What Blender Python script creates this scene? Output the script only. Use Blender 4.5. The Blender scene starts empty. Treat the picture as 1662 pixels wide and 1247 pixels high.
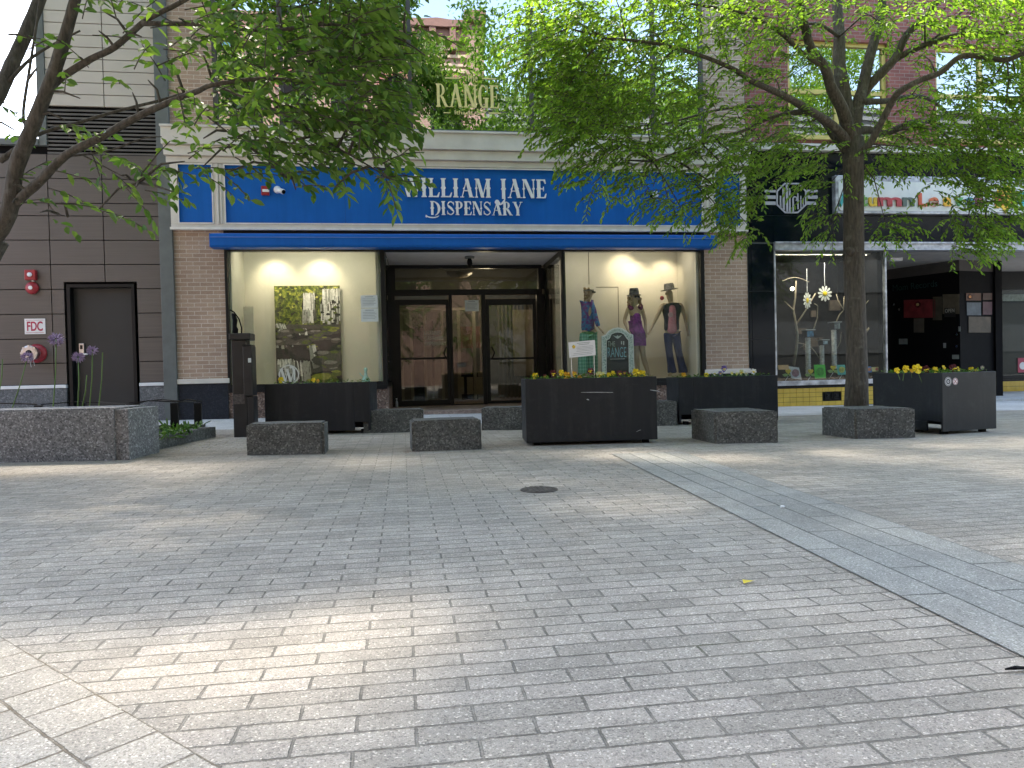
import bpy, bmesh, math, random
import numpy as np
from mathutils import Vector, Matrix
random.seed(7); rng = np.random.default_rng(7)
scene = bpy.context.scene
col = scene.collection
W0, H0, FPX = 1662.0, 1247.0, 1200.0
YAW, PITCH, ROLL = map(math.radians, (8.374, 1.076, 1.325))
CAMZ = 0.74
D = 12.8                                  # facade plane
# ---------------------------------------------------------------- camera
cy, sy, cp, sp = math.cos(YAW), math.sin(YAW), math.cos(PITCH), math.sin(PITCH)
Fv = Vector((sy*cp, cy*cp, -sp)); Rr = Vector((cy, -sy, 0)); Uu = Rr.cross(Fv)
Rv = math.cos(ROLL)*Rr - math.sin(ROLL)*Uu
Uv = math.sin(ROLL)*Rr + math.cos(ROLL)*Uu
cam = bpy.data.cameras.new('camera'); camo = bpy.data.objects.new('camera', cam); col.objects.link(camo)
M = Matrix.Identity(4)
for i in range(3):
    M[i][0] = Rv[i]; M[i][1] = Uv[i]; M[i][2] = -Fv[i]
M[0][3], M[1][3], M[2][3] = 0, 0, CAMZ
camo.matrix_world = M
cam.sensor_width = 36; cam.lens = FPX/W0*36; cam.clip_end = 2000; cam.clip_start = 0.05
scene.camera = camo

def ray(x, y):
    return Fv*FPX + Rv*(x-W0/2) - Uv*(y-H0/2)
def pt(x, y, Y):
    d = ray(x, y); t = Y/d.y
    return Vector((d.x*t, Y, CAMZ+d.z*t))
def X_(x, y, Y=D): return pt(x, y, Y).x
def Z_(x, y, Y=D): return pt(x, y, Y).z
def sstep(a, b, v):
    t = min(1, max(0, (v-a)/(b-a))); return t*t*(3-2*t)
def gz(X, Y): return -0.0093*(max(-12, min(14, X))-1.56)*sstep(3, 11, Y)
def gp(x, y):
    d = ray(x, y); z = 0
    for _ in range(12):
        t = (z-CAMZ)/d.z; z = gz(d.x*t, d.y*t)
    return Vector((d.x*t, d.y*t, z))
def rect(x0, y0, x1, y1, Y=D):
    ym, xm = (y0+y1)/2, (x0+x1)/2
    return X_(x0, ym, Y), X_(x1, ym, Y), Z_(xm, y1, Y), Z_(xm, y0, Y)   # X0,X1,Z0,Z1

# ---------------------------------------------------------------- mesh builder
class MB:
    def __init__(s): s.v = []; s.f = []; s.mi = []
    def add(s, vs, fs, mi=0):
        b = len(s.v); s.v += [tuple(v) for v in vs]; s.f += [tuple(b+i for i in f) for f in fs]; s.mi += [mi]*len(fs); return s
    def box(s, x0, x1, y0, y1, z0, z1, mi=0):
        v = [(x0,y0,z0),(x1,y0,z0),(x1,y1,z0),(x0,y1,z0),(x0,y0,z1),(x1,y0,z1),(x1,y1,z1),(x0,y1,z1)]
        return s.add(v, [(0,3,2,1),(4,5,6,7),(0,1,5,4),(1,2,6,5),(2,3,7,6),(3,0,4,7)], mi)
    def obox(s, o, u, v, w, mi=0):            # oriented box: origin corner and three edge vectors
        o, u, v, w = map(Vector, (o, u, v, w))
        c = [o, o+u, o+u+v, o+v, o+w, o+u+w, o+u+v+w, o+v+w]
        return s.add(c, [(0,3,2,1),(4,5,6,7),(0,1,5,4),(1,2,6,5),(2,3,7,6),(3,0,4,7)], mi)
    def prism(s, poly, y0, y1, mi=0):         # poly in XZ, extruded along Y (front y0)
        n = len(poly); a = sum(poly[i][0]*poly[(i+1) % n][1]-poly[(i+1) % n][0]*poly[i][1] for i in range(n))
        if a < 0: poly = poly[::-1]
        v = [(p[0], y0, p[1]) for p in poly]+[(p[0], y1, p[1]) for p in poly]
        f = [tuple(range(n)), tuple(range(2*n-1, n-1, -1))]+[(i, n+i, n+(i+1) % n, (i+1) % n) for i in range(n)]
        return s.add(v, f, mi)
    def tube(s, pts, rad, n=8, cap=True, mi=0):
        pts = [Vector(p) for p in pts]; m = len(pts)
        if not hasattr(rad, '__len__'): rad = [rad]*m
        up = Vector((0.13, 0.21, 1)); vs = []; prev = None
        for i, p in enumerate(pts):
            t = (pts[min(m-1, i+1)]-pts[max(0, i-1)]).normalized()
            a = t.cross(up) if prev is None else (prev-t*prev.dot(t))
            if a.length < 1e-4: a = t.cross(Vector((1, 0, 0)))
            a.normalize(); prev = a; b = t.cross(a)
            for k in range(n):
                q = 2*math.pi*k/n; vs.append(p+float(rad[i])*(math.cos(q)*a+math.sin(q)*b))
        fs = [(i*n+k, i*n+(k+1) % n, (i+1)*n+(k+1) % n, (i+1)*n+k) for i in range(m-1) for k in range(n)]
        if cap: fs += [tuple(range(n-1, -1, -1)), tuple((m-1)*n+k for k in range(n))]
        return s.add(vs, fs, mi)
    def lathe(s, prof, c=(0,0,0), n=20, axis='z', mi=0, sx=1, sy_=1):   # prof: (r, h)
        vs = []
        for r, h in prof:
            for k in range(n):
                q = 2*math.pi*k/n; a, b = r*math.cos(q)*sx, r*math.sin(q)*sy_
                vs.append((c[0]+a, c[1]+b, c[2]+h) if axis == 'z' else (c[0]+a, c[1]+h, c[2]+b) if axis == 'y' else (c[0]+h, c[1]+a, c[2]+b))
        m = len(prof)
        fs = [(i*n+k, i*n+(k+1) % n, (i+1)*n+(k+1) % n, (i+1)*n+k) for i in range(m-1) for k in range(n)]
        fs += [tuple(range(n-1, -1, -1)), tuple((m-1)*n+k for k in range(n))]
        return s.add(vs, fs, mi)
    def sphere(s, c, r, n=12, m=8, sc=(1,1,1), mi=0):
        prof = [(max(1e-4, math.sin(math.pi*i/m))*r, -math.cos(math.pi*i/m)*r*sc[2]) for i in range(m+1)]
        return s.lathe(prof, c, n, 'z', mi, sc[0], sc[1])
    def build(s, name, mats, parent=None, smooth=False, bevel=0, bseg=2, loc=None, rot=0):
        me = bpy.data.meshes.new(name)
        me.from_pydata(s.v, [], s.f)
        if not isinstance(mats, (list, tuple)): mats = [mats]
        for m_ in mats: me.materials.append(m_)
        if len(mats) > 1: me.polygons.foreach_set('material_index', s.mi)
        bm = bmesh.new(); bm.from_mesh(me)
        bmesh.ops.recalc_face_normals(bm, faces=bm.faces)
        if bevel: 
            es = [e for e in bm.edges if len(e.link_faces) == 2 and e.calc_face_angle(0) > 0.6]
            bmesh.ops.bevel(bm, geom=es, offset=bevel, segments=bseg, affect='EDGES', profile=0.5)
        bm.to_mesh(me); bm.free()
        if smooth: me.polygons.foreach_set('use_smooth', [True]*len(me.polygons))
        o = bpy.data.objects.new(name, me); col.objects.link(o)
        if loc is not None: o.location = loc; o.rotation_euler.z = rot
        if parent is not None: attach(o, parent)
        return o
def attach(o, parent):
    o.parent = parent
    o.matrix_parent_inverse = Matrix.Translation(-Vector(parent.location)) if parent.type == 'EMPTY' and parent.parent is None else Matrix.Identity(4)
    # parents are unrotated while parts are built in world coordinates
def empty(name, loc, label=None, cat=None, group=None):
    o = bpy.data.objects.new(name, None); col.objects.link(o); o.location = loc; o.empty_display_size = .1
    return tag(o, label, cat, group)
def tag(o, label=None, cat=None, group=None, kind=None):
    if label: o['label'] = label
    if cat: o['category'] = cat
    if group: o['group'] = group
    if kind: o['kind'] = kind
    return o
def dup(root, loc, rz=0, sc=1, label=None, mats=None):
    r = root.copy(); col.objects.link(r); r.location = loc; r.rotation_euler = (0, 0, rz); r.scale = (sc,)*3
    if label: r['label'] = label
    for ch in list(root.children):
        c = ch.copy(); col.objects.link(c); c.parent = r
        if mats and ch.name.split('.')[0] in mats:
            c.data = ch.data.copy(); c.data.materials[0] = mats[ch.name.split('.')[0]]
        for g in list(ch.children):
            d = g.copy(); col.objects.link(d); d.parent = c
    return r

# ---------------------------------------------------------------- materials
def srgb(r, g, b):
    f = lambda c: (c/255/12.92) if c <= 10 else ((c/255+.055)/1.055)**2.4
    return (f(r), f(g), f(b), 1)
class NT:
    def __init__(s, name):
        s.m = bpy.data.materials.new(name); s.m.use_nodes = True; s.t = s.m.node_tree
        s.n = s.t.nodes; s.l = s.t.links; s.b = s.n['Principled BSDF']; s.out = s.n['Material Output']
    def N(s, typ, **k):
        n = s.n.new(typ)
        for a, v in k.items():
            if a.startswith('i_'):
                n.inputs[a[2:].replace('_', ' ')].default_value = v
            else: setattr(n, a, v)
        return n
    def L(s, a, b): s.l.new(a, b)
    def coord(s, kind='Object'):
        return s.N('ShaderNodeTexCoord').outputs[kind]
    def noise(s, scale, vec=None, detail=3, rough=.55, dist=0):
        n = s.N('ShaderNodeTexNoise'); n.inputs['Scale'].default_value = scale; n.inputs['Detail'].default_value = detail
        n.inputs['Roughness'].default_value = rough; n.inputs['Distortion'].default_value = dist
        s.L(vec if vec is not None else s.coord(), n.inputs['Vector']); return n.outputs['Fac']
    def ramp(s, fac, stops, interp='LINEAR'):
        r = s.N('ShaderNodeValToRGB'); e = r.color_ramp.elements; r.color_ramp.interpolation = interp
        while len(e) > 1: e.remove(e[0])
        e[0].position = stops[0][0]; c = stops[0][1]; e[0].color = c if hasattr(c, '__len__') else (c, c, c, 1)
        for p, c in stops[1:]:
            q = e.new(p); q.color = c if hasattr(c, '__len__') else (c, c, c, 1)
        s.L(fac, r.inputs['Fac']); return r.outputs['Color']
    def mix(s, fac, a, b, mode='MIX'):
        n = s.N('ShaderNodeMix', data_type='RGBA', blend_type=mode)
        for v, i in ((fac, 0), (a, 6), (b, 7)):
            if hasattr(v, 'node'): s.L(v, n.inputs[i])
            else: n.inputs[i].default_value = v
        return n.outputs[2]
    def math(s, op, a, b=0.0, c=0.0):
        n = s.N('ShaderNodeMath', operation=op)
        for v, i in ((a, 0), (b, 1), (c, 2)):
            if hasattr(v, 'node'): s.L(v, n.inputs[i])
            else: n.inputs[i].default_value = v
        return n.outputs[0]
    def bump(s, h, strength=.3, dist=.01, prev=None):
        n = s.N('ShaderNodeBump'); n.inputs['Strength'].default_value = strength; n.inputs['Distance'].default_value = dist
        s.L(h, n.inputs['Height'])
        if prev is not None: s.L(prev, n.inputs['Normal'])
        s.L(n.outputs[0], s.b.inputs['Normal']); return n.outputs[0]
    def base(s, c):
        if hasattr(c, 'node'): s.L(c, s.b.inputs['Base Color'])
        else: s.b.inputs['Base Color'].default_value = c
        return s
    def rough(s, r):
        if hasattr(r, 'node'): s.L(r, s.b.inputs['Roughness'])
        else: s.b.inputs['Roughness'].default_value = r
        return s
def plain(name, c, rough=.6, metal=0, var=.12, scale=6, spec=.5, bump=0, bscale=60):
    t = NT(name)
    f = t.ramp(t.noise(scale, detail=5), [(.3, 1-var), (.7, 1+var)])
    t.base(t.mix(1.0, c, f, 'MULTIPLY')); t.b.inputs['Metallic'].default_value = metal
    t.b.inputs['Specular IOR Level'].default_value = spec
    t.rough(t.math('ADD', t.math('MULTIPLY', t.noise(scale*3), .15), rough-.07))
    if bump: t.bump(t.noise(bscale, detail=4), bump, .004)
    return t.m
def emis(name, c, s):
    t = NT(name); t.base((.8,.8,.8,1)); t.b.inputs['Emission Color'].default_value = c; t.b.inputs['Emission Strength'].default_value = s; return t.m
def wallvec(t, sx=1, sz=1, ox=0, oz=0):
    g = t.N('ShaderNodeNewGeometry'); s = t.N('ShaderNodeSeparateXYZ'); t.L(g.outputs['Position'], s.inputs[0])
    c = t.N('ShaderNodeCombineXYZ')
    t.L(t.math('MULTIPLY_ADD', t.math('ADD', s.outputs[0], s.outputs[1]), sx, ox), c.inputs[0]); t.L(t.math('MULTIPLY_ADD', s.outputs[2], sz, oz), c.inputs[1])
    return c.outputs[0], g.outputs['Position']
def brickmat(name, c1, c2, mortar, bw=.203, rh=.0677, ms=.006):
    t = NT(name); v, pos = wallvec(t)
    b = t.N('ShaderNodeTexBrick'); t.L(v, b.inputs['Vector']); b.inputs['Scale'].default_value = 1
    b.inputs['Color1'].default_value = c1; b.inputs['Color2'].default_value = c2; b.inputs['Mortar'].default_value = mortar
    b.inputs['Mortar Size'].default_value = ms; b.inputs['Mortar Smooth'].default_value = .2; b.inputs['Brick Width'].default_value = bw; b.inputs['Row Height'].default_value = rh
    n1 = t.ramp(t.noise(1.3, pos, 5), [(.3, .82), (.7, 1.12)]); n2 = t.ramp(t.noise(55, pos, 4), [(.3, .85), (.7, 1.12)])
    t.base(t.mix(1.0, t.mix(1.0, b.outputs['Color'], n1, 'MULTIPLY'), n2, 'MULTIPLY')).rough(.85)
    h = t.math('SUBTRACT', t.math('MULTIPLY', t.noise(90, pos, 3), .35), b.outputs['Fac'])
    t.bump(h, .6, .006); return t.m
def granite(name, c, dark, light, scale=90, top=1.0, stain=.25, contrast=1):
    t = NT(name); g = t.N('ShaderNodeNewGeometry').outputs['Position']
    v = t.N('ShaderNodeTexVoronoi'); v.inputs['Scale'].default_value = scale; t.L(g, v.inputs['Vector'])
    sep = t.N('ShaderNodeSeparateColor'); t.L(v.outputs['Color'], sep.inputs[0])
    k = t.ramp(sep.outputs[0], [(0, dark), (.3, c), (.72, c), (1, light)])
    st = t.ramp(t.noise(2.2, g, 6, .6), [(.35, 1-stain), (.65, 1+stain*.5)])
    st2 = t.ramp(t.noise(scale*.35, g, 3), [(.35, .8), (.65, 1.15)])
    t.base(t.mix(1.0, t.mix(1.0, k, st, 'MULTIPLY'), st2, 'MULTIPLY')).rough(.8)
    t.bump(t.noise(scale*.8, g, 4), .35, .004); return t.m
def glassmat(name, refl=.06, tint=(.93,.96,.95,1), extra=0.0, wav=0.0):
    t = NT(name); t.n.remove(t.b)
    tr = t.N('ShaderNodeBsdfTransparent'); tr.inputs[0].default_value = tint
    gl = t.N('ShaderNodeBsdfGlossy'); gl.inputs['Roughness'].default_value = 0.0; gl.inputs[0].default_value = (.95,.97,1,1)
    ge = t.N('ShaderNodeNewGeometry'); dp = t.N('ShaderNodeVectorMath', operation='DOT_PRODUCT'); t.L(ge.outputs['Incoming'], dp.inputs[0]); t.L(ge.outputs['Normal'], dp.inputs[1])
    sch = t.math('POWER', t.math('SUBTRACT', 1.0, t.math('ABSOLUTE', dp.outputs['Value'])), 5.0)
    f = t.math('ADD', t.math('MULTIPLY_ADD', sch, .96, .027), extra)
    mx = t.N('ShaderNodeMixShader'); t.L(f, mx.inputs[0]); t.L(tr.outputs[0], mx.inputs[1]); t.L(gl.outputs[0], mx.inputs[2])
    if wav:
        bp = t.N('ShaderNodeBump'); bp.inputs['Strength'].default_value = wav; bp.inputs['Distance'].default_value = .02
        t.L(t.noise(.9, detail=2), bp.inputs['Height']); t.L(bp.outputs[0], gl.inputs['Normal'])
    t.L(mx.outputs[0], t.out.inputs['Surface']); return t.m
def leafmat(name, c1, c2, trans=.5):
    t = NT(name); t.n.remove(t.b)
    oi = t.N('ShaderNodeNewGeometry'); 
    cc = t.ramp(oi.outputs['Random Per Island'], [(0, c1), (1, c2)])
    d = t.N('ShaderNodeBsdfPrincipled'); t.L(cc, d.inputs['Base Color']); d.inputs['Roughness'].default_value = .45; d.inputs['Specular IOR Level'].default_value = .35
    tl = t.N('ShaderNodeBsdfTranslucent'); t.L(t.mix(1.0, cc, (1.25, 1.35, .55, 1), 'MULTIPLY'), tl.inputs[0])
    mx = t.N('ShaderNodeMixShader'); mx.inputs[0].default_value = trans
    t.L(d.outputs[0], mx.inputs[1]); t.L(tl.outputs[0], mx.inputs[2]); t.L(mx.outputs[0], t.out.inputs['Surface']); return t.m

m_pinkbrick = brickmat('tan_brick', (.45,.33,.25,1), (.36,.25,.19,1), (.57,.49,.41,1))
m_redbrick = brickmat('red_brick', (.30,.10,.085,1), (.22,.075,.065,1), (.30,.24,.22,1), .2, .0677, .005)
m_oldbrick = brickmat('brown_brick', (.27,.17,.135,1), (.20,.115,.09,1), (.27,.22,.19,1))
m_white = plain('painted_trim', (.62,.59,.54,1), .55, var=.1, scale=3)
def streaky(name, c, rough, spec, k=.12, scuff=0.0, dust=(.10,.095,.085,1)):
    t = NT(name); v, pos = wallvec(t, 9, .7)
    s1 = t.ramp(t.noise(1.0, v, 5, .6), [(.3, 1-k), (.7, 1+k)]); s2 = t.ramp(t.noise(1.6, pos, 5, .6), [(.3, 1-k), (.7, 1+k)])
    c_ = t.mix(1.0, t.mix(1.0, c, s1, 'MULTIPLY'), s2, 'MULTIPLY')
    if scuff:
        v2, _ = wallvec(t, 3.0, 14); m1 = t.ramp(t.noise(2.2, v2, 6, .75), [(.60, 0.), (.74, scuff)]); m2 = t.ramp(t.noise(5, pos, 7, .8), [(.52, 0.), (.75, scuff)])
        m3 = t.ramp(t.noise(1.3, v, 4, .6), [(.5, 0.), (.8, scuff*.8)])
        for m_ in (m1, m2, m3): c_ = t.mix(m_, c_, dust)
    t.base(c_); t.b.inputs['Specular IOR Level'].default_value = spec
    t.rough(t.math('MULTIPLY_ADD', t.noise(4, pos, 5, .7), .35, rough-.15)); t.bump(t.noise(1.1, pos, 3), .12, .02); return t.m
m_blue = streaky('blue_panel', (.0,.115,.45,1), .38, .2, .07)
m_blue2 = streaky('blue_awning', (.0,.105,.42,1), .45, .2, .08)
m_black = plain('black_metal', (.007,.008,.009,1), .4, var=.2, scale=8, spec=.25)
m_blackgloss = plain('black_gloss_tile', (.002,.005,.010,1), .07, var=.25, scale=3, spec=.3)
m_navy = granite('navy_granite', (.008,.011,.02,1), (.004,.005,.01,1), (.02,.025,.035,1), 70)
m_pan = None
def panelmat():
    t = NT('bronze_panel'); v, pos = wallvec(t, 1.2, 60)
    a = t.ramp(t.noise(1.0, v, 4), [(.3, .88), (.7, 1.1)]); b = t.ramp(t.noise(.6, pos, 3), [(.3, .9), (.7, 1.08)])
    t.base(t.mix(1.0, t.mix(1.0, (.118,.102,.092,1), a, 'MULTIPLY'), b, 'MULTIPLY')).rough(.5); t.b.inputs['Metallic'].default_value = .25
    return t.m
m_panel = panelmat()
m_beige = plain('beige_cladding', (.50,.465,.42,1), .6, var=.06, scale=2)
m_column = plain('grey_column', (.115,.13,.128,1), .55, var=.14, scale=5)
m_granL = granite('light_granite', (.185,.185,.188,1), (.075,.075,.08,1), (.40,.40,.41,1), 85, stain=.15)
m_granW = granite('wall_granite', (.13,.135,.14,1), (.10,.10,.11,1), (.24,.24,.25,1), 75, stain=.2)
m_granD = granite('dark_granite', (.095,.097,.089,1), (.042,.043,.04,1), (.21,.21,.197,1), 80, stain=.35)
m_terrazzo = granite('terrazzo', (.17,.11,.09,1), (.05,.035,.03,1), (.38,.30,.26,1), 55)
m_planter = streaky('black_planter_metal', (.013,.016,.020,1), .42, .3, .09, .3, (.07,.075,.078,1))
m_soil = plain('soil', (.03,.022,.015,1), .95, var=.4, scale=20, bump=.8)
m_chrome = plain('brushed_metal', (.45,.46,.47,1), .3, metal=.9)
m_red = plain('red_paint', (.33,.02,.03,1), .35)
m_redtext = plain('red_lettering', (.42,.02,.07,1), .5)
m_signwhite = plain('white_enamel', (.75,.76,.78,1), .4, var=.04)
m_paper = plain('paper', (.62,.68,.68,1), .7, var=.05)
m_ink = plain('ink', (.05,.06,.07,1), .7)
m_silver = plain('weathered_aluminium', (.42,.44,.48,1), .35, metal=.6, var=.5, scale=7)
m_gold = plain('gold_leaf', (.78,.66,.28,1), .45, var=.05)
m_glass = glassmat('shop_glass', tint=(.94,.97,.95,1), extra=.0)
m_glassdoor = glassmat('door_glass', tint=(.75,.77,.73,1), extra=.02)
m_glassup = glassmat('curtain_glass', tint=(.30,.38,.36,1), extra=.5, wav=.05)
m_glassred = glassmat('upper_window_glass', tint=(.35,.42,.42,1), extra=.35, wav=.1)
m_glassdark = glassmat('dark_shop_glass', tint=(.82,.86,.85,1), extra=.0)
m_plaster = plain('cream_plaster', (.50,.49,.42,1), .8, var=.05, scale=2)
m_plaster2 = plain('warm_plaster', (.47,.44,.38,1), .8, var=.05, scale=2)
m_dark = plain('dark_interior', (.005,.005,.006,1), .7, spec=.1)
m_soffit = plain('soffit_plaster', (.88,.82,.79,1), .8, var=.06)
m_wood = plain('wood_floor', (.20,.13,.08,1), .5, var=.3, scale=9)
m_yellowframe = plain('yellow_window_frame', (.62,.50,.16,1), .5)
m_bark = None
def barkmat(name, c1, c2, lich):
    t = NT(name); m = t.N('ShaderNodeMapping'); m.inputs['Scale'].default_value = (1, 1, .16); t.L(t.coord(), m.inputs[0])
    n = t.noise(38, m.outputs[0], 6, .65); c = t.ramp(n, [(.32, c1), (.62, c2)])
    l = t.ramp(t.noise(9, None, 5), [(.58, 0.), (.68, .45)])
    t.base(t.mix(l, c, lich)).rough(.9); t.bump(n, .8, .02); return t.m
m_bark = barkmat('tree_bark', (.035,.028,.022,1), (.11,.09,.07,1), (.20,.19,.155,1))
m_bark2 = barkmat('grey_bark', (.035,.03,.025,1), (.10,.085,.07,1), (.15,.14,.125,1))
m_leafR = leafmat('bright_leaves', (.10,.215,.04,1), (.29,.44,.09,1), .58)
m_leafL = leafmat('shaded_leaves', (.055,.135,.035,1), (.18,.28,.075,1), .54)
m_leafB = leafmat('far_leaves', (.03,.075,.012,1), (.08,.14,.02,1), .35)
m_skin = plain('mannequin_skin', (.34,.25,.17,1), .45, var=.05)
m_fol = leafmat('bedding_leaves', (.03,.09,.015,1), (.10,.20,.03,1), .3)

# ---------------------------------------------------------------- world and sun
SUN_EL, SUN_ROT = math.radians(58), math.radians(-14)
w = bpy.data.worlds.new('World'); scene.world = w; w.use_nodes = True
bg = w.node_tree.nodes['Background']; sky = w.node_tree.nodes.new('ShaderNodeTexSky'); sky.sky_type = 'NISHITA'
sky.sun_disc = False; sky.sun_elevation = SUN_EL; sky.sun_rotation = SUN_ROT; sky.air_density = 1.0; sky.dust_density = 1.6; sky.ozone_density = 1.0
w.node_tree.links.new(sky.outputs[0], bg.inputs[0]); bg.inputs[1].default_value = SKY_STR if 'SKY_STR' in globals() else .15
sl = bpy.data.lights.new('sun', 'SUN'); sl.energy = 1.5; sl.angle = math.radians(4); sl.color = (1, .975, .95)
so = bpy.data.objects.new('sun', sl); col.objects.link(so)
sd = Vector((math.sin(SUN_ROT)*math.cos(SUN_EL), math.cos(SUN_ROT)*math.cos(SUN_EL), math.sin(SUN_EL)))
so.rotation_euler = sd.to_track_quat('Z', 'Y').to_euler(); so.location = (0, 0, 30)
scene.view_settings.view_transform = 'Standard'; scene.view_settings.look = 'None'; scene.view_settings.exposure = 2.88; scene.view_settings.gamma = 1
scene.view_settings.use_white_balance = True; scene.view_settings.white_balance_temperature = 7500; scene.view_settings.white_balance_tint = 10
scene.cycles.max_bounces = 8; scene.cycles.transparent_max_bounces = 16; scene.cycles.caustics_reflective = False; scene.cycles.caustics_refractive = False
scene.cycles.sample_clamp_indirect = 6; scene.cycles.use_denoising = True
# ================================================================ GROUND
def sheet(name, x0, x1, y0, y1, nx, ny, mat, dz=0.0, parent=None):
    vs = [(x0+(x1-x0)*i/nx, y0+(y1-y0)*j/ny) for j in range(ny+1) for i in range(nx+1)]
    vs = [(x, y, gz(x, y)+dz) for x, y in vs]
    fs = [(j*(nx+1)+i, j*(nx+1)+i+1, (j+1)*(nx+1)+i+1, (j+1)*(nx+1)+i) for j in range(ny) for i in range(nx)]
    o = MB().add(vs, fs).build(name, mat, parent); tag(o, kind='structure'); return o
PX0 = gp(665, 900).x
def pavermat(name, c1, c2, c3, bw, rh, joint, ms=.004, ox=0.0, geo=True, speck=1.0, bmp=.9):
    t = NT(name); pos = t.N('ShaderNodeNewGeometry').outputs['Position'] if geo else t.coord()
    mp = t.N('ShaderNodeMapping'); mp.inputs['Location'].default_value = (-ox-.0065, -.0065, 0); t.L(pos, mp.inputs[0])
    nz = t.N('ShaderNodeTexNoise'); nz.inputs['Scale'].default_value = 9; nz.inputs['Detail'].default_value = 4; t.L(pos, nz.inputs['Vector'])
    va = t.N('ShaderNodeVectorMath', operation='MULTIPLY_ADD'); t.L(nz.outputs['Color'], va.inputs[0]); va.inputs[1].default_value = (.007,.007,0); nz2 = t.N('ShaderNodeTexNoise'); nz2.inputs['Scale'].default_value = 75; nz2.inputs['Detail'].default_value = 3; t.L(pos, nz2.inputs['Vector']); vb = t.N('ShaderNodeVectorMath', operation='MULTIPLY_ADD'); t.L(nz2.outputs['Color'], vb.inputs[0]); vb.inputs[1].default_value = (.006,.006,0); t.L(mp.outputs[0], vb.inputs[2]); t.L(vb.outputs[0], va.inputs[2])
    b = t.N('ShaderNodeTexBrick'); t.L(va.outputs[0], b.inputs['Vector']); b.inputs['Scale'].default_value = 1
    b.inputs['Color1'].default_value = (0,0,0,1); b.inputs['Color2'].default_value = (1,1,1,1); b.inputs['Mortar'].default_value = (.5,.5,.5,1)
    b.inputs['Mortar Size'].default_value = ms; b.inputs['Mortar Smooth'].default_value = .5; b.inputs['Brick Width'].default_value = bw; b.inputs['Row Height'].default_value = rh
    k = t.ramp(b.outputs['Color'], [(0, c1), (.5, c2), (1, c3)])
    v = t.N('ShaderNodeTexVoronoi'); v.inputs['Scale'].default_value = 230; t.L(pos, v.inputs['Vector'])
    sp_ = t.N('ShaderNodeSeparateColor'); t.L(v.outputs['Color'], sp_.inputs[0])
    s1 = t.ramp(sp_.outputs[0], [(0, 1-.42*speck), (.25, .95), (.8, 1.04), (.93, 1.2), (1, 1+.9*speck)])
    s2 = t.ramp(t.noise(330, pos, 2), [(.3, .74), (.7, 1.2)])
    s3 = t.ramp(t.noise(1.1, pos, 6, .6), [(.3, .84), (.7, 1.12)])
    s4 = t.ramp(t.noise(6, pos, 5, .7), [(.34, .86), (.6, 1.06)])
    c = k
    for s in (s1, s2, s3, s4): c = t.mix(1.0, c, s, 'MULTIPLY')
    # dark gum and oil spots
    g = t.N('ShaderNodeTexVoronoi'); g.inputs['Scale'].default_value = 1.6; t.L(pos, g.inputs['Vector'])
    gs = t.N('ShaderNodeSeparateColor'); t.L(g.outputs['Color'], gs.inputs[0])
    gm = t.math('MULTIPLY', t.math('LESS_THAN', g.outputs['Distance'], .035), t.math('GREATER_THAN', gs.outputs[1], .62))
    c = t.mix(t.math('MULTIPLY', gm, .6), c, (.05,.05,.05,1))
    jm = t.ramp(t.noise(1.7, pos, 3), [(.4, joint), (.62, tuple(min(1, q*1.5) for q in joint[:3])+(1,)), (.72, (.07,.075,.03,1))])
    jf = t.math('MULTIPLY', b.outputs['Fac'], t.ramp(t.noise(11, pos, 4, .7), [(.35, .45), (.6, 1.0)]))
    t.base(t.mix(jf, c, jm)).rough(.88); t.b.inputs['Specular IOR Level'].default_value = .3
    h = t.math('SUBTRACT', t.math('ADD', t.math('MULTIPLY', t.noise(240, pos, 4, .7), .5), t.math('MULTIPLY', v.outputs['Distance'], .25)), t.math('MULTIPLY', b.outputs['Fac'], 1.5))
    h = t.math('ADD', h, t.math('MULTIPLY', b.outputs['Color'], .25))
    t.bump(h, bmp, .006); return t.m
m_paver = pavermat('concrete_pavers', (.315,.285,.242,1), (.365,.33,.28,1), (.405,.362,.31,1), .247, .0772, (.12,.11,.092,1), .0042, PX0)
m_slab = pavermat('blue_grey_slabs', (.275,.272,.25,1), (.315,.308,.28,1), (.35,.34,.305,1), .6, .30, (.08,.08,.07,1), .005, geo=False)
m_slabL = pavermat('pale_granite_slabs', (.36,.325,.275,1), (.39,.355,.30,1), (.42,.38,.325,1), .42, .42, (.13,.105,.075,1), .0042, geo=False)
m_side = pavermat('sidewalk_concrete', (.44,.44,.435,1), (.47,.47,.46,1), (.50,.50,.49,1), 1.5, 1.4, (.2,.2,.19,1), .006, speck=.3, bmp=.3)
m_ground = plain('far_ground', (.2,.2,.19,1), .9)
m_entry = granite('entry_tile', (.30,.22,.19,1), (.2,.14,.12,1), (.42,.33,.3,1), 60)
YS = 10.35
tag(MB().add([(-400,-400,-.25),(400,-400,-.25),(400,600,-.25),(-400,600,-.25)], [(0,1,2,3)]).build('ground', m_ground), kind='structure')
sheet('plaza_paving', -24, 26, -16, YS, 25, 40, m_paver)
sheet('sidewalk', -24, 26, YS, D+.1, 25, 4, m_side)
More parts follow.
